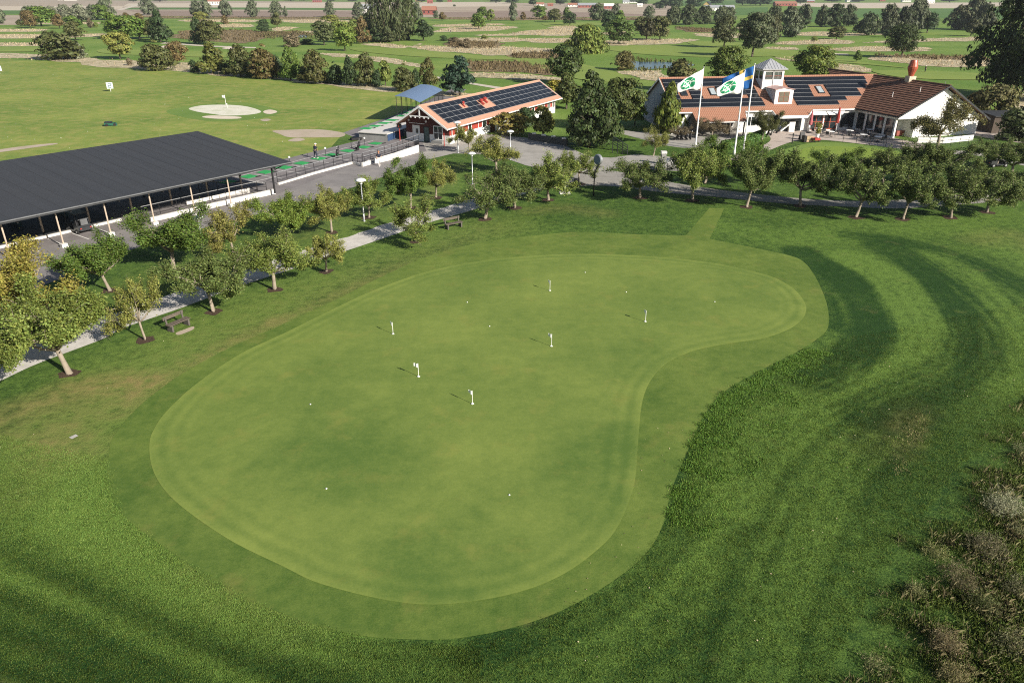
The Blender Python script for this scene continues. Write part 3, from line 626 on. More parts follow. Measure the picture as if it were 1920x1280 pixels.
orch([
 (130, 700, 542, 196, 'full', OLV, 'large old fruit tree nearest the camera, thick pale trunk beside the gravel path'),
 (272, 637, 515, 100, 'thin', YGR, 'thin fruit tree standing just left of the nearer wooden bench'),
 (401, 585, 476, 150, 'full', DUL, 'fruit tree just right of the nearer wooden bench, casting shade on the path'),
 (515, 543, 437, 135, 'dull', OLV, 'half bare fruit tree, second to the right of the nearer bench'),
 (612, 509, 432, 92, 'thin', YGR, 'thin flat topped fruit tree with orange stained trunk beside the gravel path'),
 (780, 453, 372, 112, 'thin', OLV, 'sparse fruit tree with bare limbs, just left of the farther wooden bench'),
 (910, 411, 331, 116, 'thin', DUL, 'airy fruit tree on the lawn just right of the farther wooden bench'),
 (965, 390, 305, 100, 'dull', DUL, 'fruit tree with slim trunk and mulch ring, second right of the farther bench'),
 (1028, 375, 292, 112, 'dull', OLV, 'last fruit tree of the path row, left of the white based pole'),
 ], 'fruit trees along the gravel path', True)
orch([(-22, 744, 588, 160, 'full', OLV, 'fruit tree cut off by the left picture edge, beside the large old one')], 'fruit trees along the gravel path', False)
orch([
 (45, 640, 474, 190, 'full', YEL, 'yellow fruit tree at the left picture edge below the canopy roof'),
 (206, 545, 444, 150, 'full', GRN, 'green fruit tree in front of the black golf cart'),
 (326, 505, 398, 152, 'full', GRN, 'dense green fruit tree partly hiding the lamp post nearest the canopy'),
 (438, 476, 380, 105, 'thin', (.215, .205, .06), 'yellowing fruit tree with thin pale trunk, just right of the nearest lamp'),
 (537, 447, 368, 104, 'full', LGT, 'bright green compact fruit tree below the corner of the canopy'),
 (622, 436, 352, 84, 'dull', YGR, 'brownish fruit tree on the asphalt edge, just left of the second lamp'),
 (692, 408, 330, 82, 'dull', OLV, 'fruit tree directly behind the second lamp post'),
 (770, 390, 294, 88, 'full', GRN, 'tall green fruit tree between the road and path before the walker'),
 (818, 371, 302, 64, 'thin', YGR, 'slender pale fruit tree beside the tallest green one on the verge'),
 (931, 327, 252, 100, 'thin', YGR, 'fruit tree on the grass at the gravel court edge, before the low dark wall'),
 (881, 286, 234, 66, 'thin', YGR, 'small yellow fruit tree in front of the red range house corner'),
 (1085, 345, 285, 74, 'dull', OLV, 'fruit tree above the pole with the white square base'),
 ], 'fruit trees on the road verge', True)
orch([
 (1200, 371, 297, 116, 'dull', DUL, 'round fruit tree just right of the bent pole with the round disc'),
 (1298, 376, 272, 98, 'dull', OLV, 'fruit tree below the left flagpole on the road edge'),
 (1400, 388, 284, 96, 'full', DUL, 'fruit tree below the two right flagpoles, at the mown walkway'),
 (1500, 386, 280, 116, 'full', DUL, 'brown tinted fruit tree by the road below the practice green'),
 (1605, 408, 304, 112, 'dull', DUL, 'leaning fruit tree with forked dark trunk on the lawn edge'),
 (1693, 411, 312, 124, 'full', DUL, 'wide fruit tree with pale trunk, left of the strongly leaning one'),
 (1782, 408, 306, 116, 'dull', DUL, 'fruit tree with strongly leaning trunk and mulch ring by the road bend'),
 (1850, 398, 306, 118, 'full', DUL, 'last fruit tree of the road row near the right picture edge'),
 ], 'fruit trees along the road', True)
orch([
 (1322, 345, 262, 104, 'full', GRN, 'dark green fruit tree behind the road, at the foot of the left flagpole'),
 (1405, 348, 268, 98, 'full', GRN, 'dark green fruit tree behind the road, at the foot of the right flagpoles'),
 (1565, 345, 282, 96, 'full', GRN, 'fruit tree on the far road side just below the practice green'),
 (1655, 345, 274, 110, 'full', DUL, 'fruit tree beyond the road below the right end of the practice green'),
 (1745, 348, 264, 118, 'full', DUL, 'large fruit tree on the far road side in front of the white gable fence'),
 (1868, 312, 262, 86, 'full', DUL, 'fruit tree shading the dark utility cart'),
 (1897, 330, 268, 96, 'full', DUL, 'fruit tree with thin dark trunk right of the utility cart'),
 (1945, 372, 300, 100, 'full', DUL, 'fruit tree half cut off by the right picture edge'),
 ], 'fruit trees beyond the road', False)
orch([
 (1225, 294, 240, 46, 'thin', YGR, 'small sapling with white trunk on the grass below the clubhouse gable'),
 (1757, 277, 182, 112, 'thin', (.15, .14, .05), 'olive brown half bare tree in front of the white clubhouse gable'),
 (1428, 262, 208, 62, 'full', AUT, 'bronze small tree at the clubhouse entrance beside the trimmed hedge'),
 (1335, 258, 222, 60, 'dull', BAR, 'brown leafless looking tree in front of the clubhouse porch'),
 (1275, 262, 238, 44, 'dull', BAR, 'low brown tree before the clubhouse gable corner'),
 ], 'small trees around the clubhouse', False)
# larger trees near the buildings: (x, base y, top y, width, proto, tint, label)
def big(rows, group=None, name='broadleaf_tree'):
    for x, yb, yt, wd, key, tint, label in rows:
        P = G(x, yb); tree(name, key, P, height(x, yb, yt), wpx(P, wd), tint, label, 'tree', group)
big([
 (1104, 276, 136, 112, 'big2', (.048, .07, .022), 'tall dark tree standing between the red range house and the bent pole'),
 (1062, 205, 138, 62, 'round0', (.08, .10, .03), 'dark tree behind the far end of the red range house'),
 (1158, 246, 148, 88, 'big0', (.075, .095, .027), 'olive tree behind the tall dark tree, left of the clubhouse gable'),
 (1190, 236, 178, 44, 'round2', LGT, 'lighter green tree right against the shaded clubhouse gable'),
 (1253, 250, 156, 48, 'column0', (.12, .15, .03), 'columnar tree at the front corner of the clubhouse gable'),
 (1040, 192, 150, 40, 'round2', (.24, .21, .04), 'yellow leaved tree at the far corner of the red range house'),
 (958, 252, 212, 62, 'round1', (.19, .165, .045), 'rust tinged tree along the long wall of the red range house'),
 (1018, 258, 200, 54, 'round0', YGR, 'yellow green tree in front of the red range house far end'),
 (985, 238, 202, 40, 'bush0', DRK, 'dark bush against the long wall of the red range house'),
 (1060, 158, 84, 66, 'broad0', (.06, .085, .026), 'dark tree standing alone on the fairway beyond the range house'),
 (1357, 165, 88, 70, 'big0', (.10, .135, .03), 'leafy green tree behind the clubhouse ridge, left of the roof lantern'),
 (1520, 165, 86, 74, 'big0', (.12, .15, .032), 'leafy green tree behind the clubhouse ridge, right of the roof lantern'),
 (1272, 170, 113, 66, 'bush1', (.10, .10, .036), 'shaggy olive tree behind the left end of the clubhouse ridge'),
 (1885, 178, -40, 132, 'big1', (.045, .06, .022), 'huge dark tree towering at the right picture edge'),
 (1955, 190, -30, 150, 'big1', (.042, .056, .02), 'huge dark tree cut off by the right picture edge'),
 (1860, 232, 160, 72, 'round1', (.12, .115, .045), 'brownish tree beyond the brown shed'),
 (1825, 228, 172, 44, 'bush0', (.17, .14, .05), 'golden bush at the right corner of the white gable'),
 (1905, 262, 196, 72, 'bush1', (.06, .075, .028), 'dark bush in front of the brown shed at the right edge'),
 ])
# ---------------------------------------------------------------- trees of the course: (x, base y, top y, width, proto, tint)
ZN = {}
def zone(name, adj, where, group, rows):
    rows = sorted(rows)
    for i, (x, yb, yt, wd, key, tint) in enumerate(rows):
        P = G(x, yb); tree(name, key, P, height(x, yb, yt), wpx(P, wd), tint, '%s %s, %s from the left' % (adj, where, ORD[i]), 'tree', group)
zone('hedge_tree', 'dense tree', 'in the row behind the driving range', 'trees along the driving range', [
 (295, 132, 76, 56, 'hornbeam0', AUT), (400, 138, 80, 56, 'hornbeam1', (.12, .13, .035)), (451, 143, 84, 50, 'hornbeam2', AUT), (497, 147, 84, 54, 'hornbeam0', (.11, .09, .034)), (545, 151, 88, 40, 'hornbeam1', GRN),
 (590, 156, 94, 52, 'hornbeam2', (.09, .09, .03)), (630, 158, 116, 30, 'hornbeam0', DRK), (656, 161, 106, 30, 'hornbeam1', DRK), (689, 161, 99, 42, 'hornbeam2', AUT), (723, 161, 114, 32, 'round0', OLV), (758, 171, 120, 40, 'hornbeam0', AUT), (805, 163, 108, 36, 'hornbeam1', (.1, .1, .03))])
zone('dark_shrub', 'dark shrub', 'between the trees edging the driving range', 'shrubs along the driving range', [
 (270, 126, 110, 14, 'bush0', DRK), (243, 123, 109, 14, 'bush1', BAR), (365, 136, 113, 18, 'bush0', DRK), (424, 140, 118, 22, 'bush1', DRK), (522, 146, 104, 26, 'bush0', DRK), (475, 145, 120, 26, 'bush1', DRK), (570, 152, 128, 20, 'bush0', DRK), (612, 156, 134, 20, 'bush1', AUT), (707, 163, 132, 20, 'bush0', DRK), (778, 171, 130, 26, 'bush1', DRK)])
big([
 (333, 121, 78, 34, 'round1', BRN, 'rusty brown small tree with clear trunk beyond the left end of the range row'),
 (226, 111, 60, 50, 'broad1', YGR, 'open yellow green tree with visible trunk left of the range row'),
 (115, 112, 60, 78, 'bush0', (.075, .085, .03), 'broad dark bush tree reaching the ground at the upper left'),
 (148, 110, 80, 30, 'bush1', SIL, 'pale thin bush against the broad dark bush tree'),
 (142, 76, 40, 38, 'round2', AUT, 'bronze tree behind the broad dark bush tree'),
 (862, 180, 106, 66, 'pine0', PIN, 'blue green pine behind the metal roofed shelter'),
 (1095, 100, 47, 66, 'weeping0', OLV, 'weeping willow beside the pond'),
 (1170, 132, 96, 44, 'willow2', (.14, .13, .05), 'reedy willow clump standing at the pond edge'),
 (1690, 109, 47, 60, 'big0', (.05, .07, .022), 'dark spreading tree alone on the fairway beyond the clubhouse'),
 (1606, 117, 95, 18, 'round0', GRN, 'small sapling on the fairway beyond the clubhouse'),
 (1410, 107, 24, 66, 'big0', (.085, .10, .052), 'large grey green willow behind the clubhouse'),
 (1357, 90, 30, 46, 'round2', (.075, .085, .035), 'dark olive tree left of the large grey green willow'),
 (520, 52, 24, 24, 'round0', AUT, 'small bronze tree on the left fairways'), (495, 60, 37, 24, 'bush0', DRK, 'dark ball shaped bush tree near the small left pond'),
 (550, 88, 62, 32, 'bush1', BAR, 'bare brown bush below the small left pond'), (575, 84, 73, 26, 'bush0', DRK, 'low dark shrub right of the bare brown bush'),
 (422, 46, 29, 13, 'bush0', BRN, 'rusty small bush below the pale willows at the field edge'), (375, 40, 22, 24, 'round1', YGR, 'yellow green tree below the pair of willows at upper left'),
 (372, 83, 33, 26, 'hornbeam2', DRK, 'dark slim tree in the pair left of centre on the far fairway'), (393, 84, 38, 44, 'round2', AUT, 'bronze rounded tree in the pair left of centre on the far fairway'),
 ])
zone('broadleaf_tree', 'tree', 'in the large green group at upper left', 'green tree group at upper left', [
 (215, 72, 24, 40, 'round0', GRN), (238, 74, 30, 62, 'round1', GRN), (262, 73, 36, 54, 'round2', GRN), (302, 80, 20, 44, 'hornbeam1', DRK), (286, 76, 38, 34, 'round0', AUT), (238, 44, 24, 12, 'round2', BRN), (262, 44, 25, 20, 'round2', BRN)])
zone('broadleaf_tree', 'tree', 'in the mixed far clump at the top left', 'mixed clump at the top left', [
 (39, 50, 37, 17, 'round0', AUT), (57, 53, 20, 26, 'round1', BRN), (78, 50, 12, 48, 'round2', GRN), (112, 54, 27, 26, 'round0', BRN), (138, 48, 30, 32, 'bush0', GRN), (170, 53, 34, 13, 'willow0', BAR), (181, 53, 42, 7, 'round1', OLV), (192, 38, 9, 28, 'round1', GRN)])
zone('willow_tree', 'silvery willow', 'along the near edge of the ploughed fields', 'willows along the ploughed fields', [
 (1, 45, 16, 24, 'willow0', WIL), (55, 40, 12, 30, 'willow1', WIL), (100, 41, 12, 30, 'willow1', SIL), (125, 39, 9, 30, 'willow2', SIL), (150, 41, 8, 44, 'willow0', SIL), (178, 38, 9, 28, 'willow1', WIL), (201, 37, -5, 34, 'willow2', WIL),
 (280, 28, -4, 30, 'willow0', WIL), (369, 34, 1, 24, 'willow1', WIL), (389, 35, 0, 28, 'willow2', WIL), (425, 32, -1, 28, 'willow0', WIL), (476, 33, 0, 24, 'willow1', WIL), (518, 33, 2, 25, 'willow2', WIL), (536, 32, 12, 10, 'willow0', WIL), (620, 32, 2, 21, 'willow1', WIL), (672, 38, 4, 23, 'willow2', WIL), (783, 39, 3, 19, 'willow0', WIL), (818, 34, 20, 12, 'willow1', WIL), (961, 40, 4, 18, 'willow2', WIL)])
zone('broadleaf_tree', 'tree', 'in the mixed group left of the tall poplars', 'mixed group left of the poplars', [
 (608, 85, 40, 46, 'broad0', (.1, .12, .05)), (640, 80, 40, 40, 'round1', OLV), (622, 44, 28, 30, 'round2', YGR), (647, 96, 50, 40, 'broad1', LGT), (664, 70, 37, 32, 'round0', OLV), (681, 82, 31, 26, 'hornbeam2', BRN)])
zone('poplar_tree', 'tall poplar', 'in the high clump at the top centre', 'tall poplars at the top centre', [
 (700, 76, -22, 32, 'poplar0', (.065, .08, .035)), (722, 80, -34, 46, 'poplar1', (.07, .085, .036)), (748, 78, -36, 48, 'poplar0', (.07, .085, .036)), (766, 75, -28, 38, 'poplar1', (.075, .10, .032))])
zone('dark_shrub', 'dark bush tree', 'at the foot of the tall poplars', 'bushes under the poplars', [(706, 80, 42, 32, 'bush0', DRK), (745, 77, 38, 46, 'bush1', (.06, .075, .026)), (725, 80, 52, 34, 'bush0', (.07, .08, .034)), (794, 77, 38, 44, 'round0', DRK)])
zone('broadleaf_tree', 'tree', 'on the fairways right of the poplars', 'scattered trees right of the poplars', [
 (829, 40, 23, 15, 'round0', BRN), (897, 55, 25, 28, 'round1', GRN), (905, 34, 13, 20, 'round2', GRN), (920, 41, 18, 22, 'round0', OLV), (832, 77, 67, 15, 'bush0', DRK), (852, 82, 70, 30, 'bush1', BAR), (872, 90, 73, 30, 'bush1', BAR), (908, 74, 66, 14, 'bush0', OLV), (852, 13, 9, 5, 'round1', DRK)])
zone('broadleaf_tree', 'tree', 'in the far middle clumps above the weeping willow', 'clumps above the weeping willow', [
 (981, 40, 23, 13, 'round0', BRN), (1012, 36, 11, 27, 'round1', GRN), (1022, 40, 30, 12, 'round2', BRN), (1040, 42, 17, 32, 'round2', AUT), (1062, 35, 14, 17, 'round0', GRN), (1068, 48, 24, 24, 'round1', DRK), (1138, 57, 20, 26, 'round2', DRK), (1162, 44, 20, 28, 'round0', GRN), (1160, 83, 38, 50, 'round1', (.065, .1, .025)), (1200, 64, 32, 30, 'round2', AUT), (1212, 76, 34, 40, 'round0', (.06, .06, .025)), (1237, 75, 31, 36, 'round1', AUT), (1225, 50, 36, 30, 'round2', OLV)])
zone('willow_tree', 'bushy willow', 'in the far clumps right of centre', 'bushy willows right of centre', [
 (1121, 39, 7, 36, 'willow0', (.1, .125, .06)), (1155, 34, 7, 20, 'willow1', WIL), (1216, 38, 11, 22, 'willow2', WIL), (1262, 47, 10, 38, 'willow0', (.09, .11, .055)), (1290, 47, 9, 38, 'willow1', (.09, .11, .055)), (1318, 46, 11, 34, 'willow2', (.09, .11, .055)), (1352, 45, 11, 38, 'willow0', (.1, .12, .06)), (1368, 44, 14, 28, 'willow1', (.1, .12, .06))])
zone('willow_tree', 'grey green tree', 'in the far right clumps beyond the clubhouse', 'far right tree clumps', [
 (1447, 82, 28, 34, 'willow0', (.09, .095, .045)), (1479, 70, 20, 46, 'willow1', WIL), (1508, 48, 9, 28, 'willow2', (.085, .1, .05)), (1452, 50, 10, 34, 'willow0', (.08, .095, .045)), (1478, 46, 12, 30, 'willow2', (.08, .09, .045)), (1540, 51, 10, 32, 'willow0', (.085, .105, .05)), (1565, 51, 8, 42, 'willow1', (.07, .095, .04)), (1588, 49, 9, 30, 'willow2', (.085, .105, .05)), (1600, 50, 32, 24, 'round0', DRK), (1625, 67, 24, 44, 'willow0', (.1, .12, .065)), (1568, 74, 50, 30, 'round1', AUT), (1527, 77, 68, 12, 'bush0', OLV), (1660, 64, 8, 42, 'willow1', (.09, .1, .055)), (1689, 63, 13, 36, 'willow2', (.06, .075, .035)), (1712, 62, -4, 50, 'willow0', (.085, .1, .055)), (1738, 62, 24, 40, 'round2', DRK), (1798, 56, 10, 48, 'willow1', (.1, .105, .055)), (1825, 56, -6, 46, 'willow2', (.085, .095, .05)), (1820, 68, 36, 36, 'round0', (.07, .075, .03)), (1842, 58, 6, 36, 'willow0', (.08, .09, .045)), (1660, 70, 56, 16, 'round1', DRK)])
zone('broadleaf_tree', 'tree', 'along the top edge of the picture', 'trees along the top edge', [
 (1000, 11, -3, 20, 'round0', DRK), (960, 7, -4, 26, 'round1', DRK), (930, 6, -6, 30, 'round2', DRK), (1050, 10, -4, 24, 'round0', DRK), (1078, 11, -3, 18, 'round1', DRK), (1248, 16, -8, 26, 'round2', DRK), (1268, 18, -8, 30, 'round0', DRK), (1300, 17, -10, 32, 'round1', DRK), (1342, 10, -8, 26, 'round2', DRK), (1236, 18, 4, 20, 'round1', DRK), (1205, 10, -3, 26, 'round0', DRK), (1425, 11, -6, 44, 'round1', DRK), (1392, 10, -6, 34, 'round0', DRK), (300, 4, -8, 30, 'round2', DRK), (250, 4, -4, 16, 'round2', DRK), (70, -1, -9, 30, 'round0', DRK), (460, 1, -7, 20, 'round0', DRK), (545, 3, -7, 26, 'round1', DRK), (570, 3, -7, 22, 'round2', DRK), (620, 4, -5, 18, 'round0', DRK), (825, 6, -5, 14, 'round2', DRK), (1500, 8, -6, 24, 'round0', DRK), (1560, 5, -7, 30, 'round1', DRK), (1610, 4, -7, 30, 'round2', DRK), (1780, 5, -7, 34, 'round0', DRK), (660, 4, -6, 20, 'round1', DRK), (790, 5, -6, 24, 'round0', DRK)])
# the wood on the horizon reads as one mass
def woods():
    cs = []
    for i in range(900):
        x = RND.uniform(-1500, 3600); yy = RND.choice((-9.5, -8, -6.5, -5, -3.5, -2)); P = G(x, yy); n = 26
        hh = RND.uniform(7, 15); a = NP.normal(size=(n, 3)) * np.array([6, 6, hh * .32]) + np.array([P.x, P.y, hh * .55]); cs.append(a)
    c = np.concatenate(cs); c[:, 2] = np.maximum(c[:, 2], .5)
    nr = NP.normal(size=c.shape) * .6 + np.array([0, -.5, .6])
    o = link('far_woods', leaves('far_woods', c, nr, 3.2 * (.6 + .8 * NP.random(len(c))), M_leaf_far)); o.color = (.045, .06, .03, 1)
    tag(o, 'dark wood along the horizon', 'woods', kind='stuff')
woods()
# ---------------------------------------------------------------- building materials
M_white = pm('white_render', (.77, .765, .74), .75, var=.05, scale=1.2, dirt=(.55, .52, .47))
M_whitep = pm('white_paint', (.78, .78, .76), .45, var=.04)
M_conc = pm('white_concrete', (.66, .64, .60), .8, var=.1, scale=3, bump=.2, dirt=(.42, .40, .36))
M_greyc = pm('grey_concrete', (.25, .25, .24), .8, var=.15, scale=2, bump=.2)
M_red = pm('red_boards', (.33, .052, .036), .7, var=.15, scale=3, bump=.2)
M_redd = pm('gable_shade_door_red', (.10, .030, .025), .7, var=.15, scale=3)  # overhang shade put into the gable's red; also frames a dark red door
M_glass = pm('window_glass', (.02, .026, .03), .08, var=.3, spec=.8)
M_black = pm('black_steel', (.018, .018, .02), .45, var=.2)
M_dark = pm('dark_metal', (.04, .042, .046), .5, var=.2)
M_galv = pm('galvanised_steel', (.42, .43, .44), .4, metal=.6, var=.1)
M_wood = pm('pale_timber', (.46, .37, .29), .7, var=.15, scale=5)
M_woodd = pm('weathered_timber', (.11, .09, .072), .8, var=.25, scale=7, bump=.3)
M_orange = pm('orange_steel', (.36, .085, .045), .4, var=.1, spec=.5)
M_redp = pm('red_paint', (.34, .05, .04), .45, var=.12)
M_mat = pm('tee_mat', (.03, .30, .085), .9, var=.12, scale=6)
M_tray = pm('black_rubber', (.02, .02, .02), .8)
M_frame = pm('silver_frame', (.50, .51, .52), .35, metal=.4, var=.05)
M_line = pm('white_line_paint', (.68, .67, .64), .8, var=.12, scale=4)
M_card = pm('cardboard', (.42, .31, .20), .85)
M_blue = pm('blue_wall_shade', (.03, .06, .13), .6)  # shade of the deck's side wall, painted as blue
def tilem(name, a, b, c):
    k = N(name); k.b.inputs['Roughness'].default_value = .7; k.b.inputs['Specular IOR Level'].default_value = .2
    n = k.noise(9, 4, .7); m = k.mix(k.rng(n, .3, .7, 0, 1), a, b); m = k.mix(k.rng(k.noise(.8, 5, .7), .5, .72, 0, .7), m, c)
    wv = k.n('ShaderNodeTexWave', bands_direction='X'); wv.inputs['Scale'].default_value = 1.05; k.l(k.tc(), wv.inputs['Vector'])
    k.col(m); k.bump(wv.outputs['Fac'], .5, .05); return k.m
M_tile = tilem('clay_tiles', (.31, .152, .098), (.39, .21, .142), (.29, .155, .105))
M_tileb = tilem('brown_tiles', (.155, .083, .056), (.215, .114, .076), (.13, .072, .054))
M_tileo = tilem('orange_tiles', (.42, .232, .16), (.52, .315, .23), (.44, .28, .21))
def cells():
    k = N('solar_cells'); k.b.inputs['Roughness'].default_value = .18; k.b.inputs['Specular IOR Level'].default_value = .35
    br = k.n('ShaderNodeTexBrick'); br.offset = 0; br.inputs['Scale'].default_value = 5.8; br.inputs['Mortar Size'].default_value = .012
    br.inputs['Color1'].default_value = (.011, .013, .017, 1); br.inputs['Color2'].default_value = (.014, .016, .021, 1); br.inputs['Mortar'].default_value = (.028, .03, .036, 1)
    br.inputs['Brick Width'].default_value = 1; br.inputs['Row Height'].default_value = 1
    k.l(k.tc(), br.inputs['Vector']); k.col(br.outputs['Color']); return k.m
M_cells = cells()
def clear():
    k = N('clear_glass'); k.b.inputs['Base Color'].default_value = (.12, .14, .13, 1); k.b.inputs['Roughness'].default_value = .05
    t = k.n('ShaderNodeBsdfTransparent'); mx = k.n('ShaderNodeMixShader'); mx.inputs[0].default_value = .45
    k.l(t.outputs[0], mx.inputs[1]); k.l(k.b.outputs[0], mx.inputs[2]); k.l(mx.outputs[0], k.out.inputs[0]); return k.m
M_clear = clear()
def courses(mb, EL, ER, RL, RR, n, lip=.05, mi=0, t=.12):
    """tile courses from the eave (EL-ER) up to the ridge (RL-RR)"""
    EL, ER, RL, RR = map(Vector, (EL, ER, RL, RR)); nrm = (ER - EL).cross(RL - EL).normalized()
    if nrm.z < 0: nrm = -nrm
    mb.face([EL - nrm * t, ER - nrm * t, RR - nrm * t, RL - nrm * t], mi)
    for i in range(n):
        a, b = i / n, (i + 1) / n; p = EL.lerp(RL, a); q = ER.lerp(RR, a); r = ER.lerp(RR, b); s = EL.lerp(RL, b)
        mb.face([p + nrm * lip, q + nrm * lip, r, s], mi); mb.face([p, q, q + nrm * lip, p + nrm * lip], mi)
    mb.face([EL, RL, RL - nrm * t, EL - nrm * t], mi); mb.face([ER, RR, RR - nrm * t, ER - nrm * t], mi)
    mb.face([EL, ER, ER - nrm * t, EL - nrm * t], mi)
def window(par, origin, ex, w_, h_, name='window', frame=M_whitep, cols=1, rows=1, glass=M_glass, fw=.09, proud=.05, bar=None):
    """window on a wall: origin lower left, ex horizontal unit vector in the wall, outward normal is ex x z"""
    ex = Vector(ex).normalized(); ez = Vector((0, 0, 1)); en = ex.cross(ez); o = Vector(origin)
    def b(mb, a0, a1, c0, c1, d0, d1):
        p = [o + ex * a + ez * c + en * d for d in (d0, d1) for a, c in ((a0, c0), (a1, c0), (a1, c1), (a0, c1))]
        i = len(mb.v); mb.v += [tuple(v) for v in p]
        for q in ((3, 2, 1, 0), (4, 5, 6, 7), (0, 1, 5, 4), (1, 2, 6, 5), (2, 3, 7, 6), (3, 0, 4, 7)): mb.f.append(tuple(i + j for j in q)); mb.mi.append(0)
    m = MB(); b(m, 0, fw, 0, h_, .0, proud); b(m, w_ - fw, w_, 0, h_, 0, proud); b(m, fw, w_ - fw, 0, fw, 0, proud); b(m, fw, w_ - fw, h_ - fw, h_, 0, proud)
    for i in range(1, cols): b(m, w_ * i / cols - fw * .4, w_ * i / cols + fw * .4, fw, h_ - fw, 0, proud * .9)
    for i in range(1, rows):
        for j in range(cols): b(m, w_ * j / cols + fw * (.4 if j else 1), w_ * (j + 1) / cols - fw * (.4 if j < cols - 1 else 1), h_ * i / rows - fw * .3, h_ * i / rows + fw * .3, 0, proud * .85)
    f_ = m.build(name, frame, par); g = MB(); b(g, fw * .5, w_ - fw * .5, fw * .5, h_ - fw * .5, .003, proud * .4); g.build('pane', glass, f_); return f_
def solar_mesh(pw, ph, dark=False):
    m = MB(); m.box(0, pw, .0, ph, .06, .10, 2 if dark else 0)
    if dark: m.box(0, pw, -.03, .0, .06, .104, 0)
    m.box(.022, pw / 2 - .006, .025, ph - .025, .095, .106, 1); m.box(pw / 2 + .006, pw - .022, .025, ph - .025, .095, .106, 1)
    o = m.build('solar_panel', [M_frame, M_cells, M_black]); me = o.data; bpy.data.objects.remove(o); return me
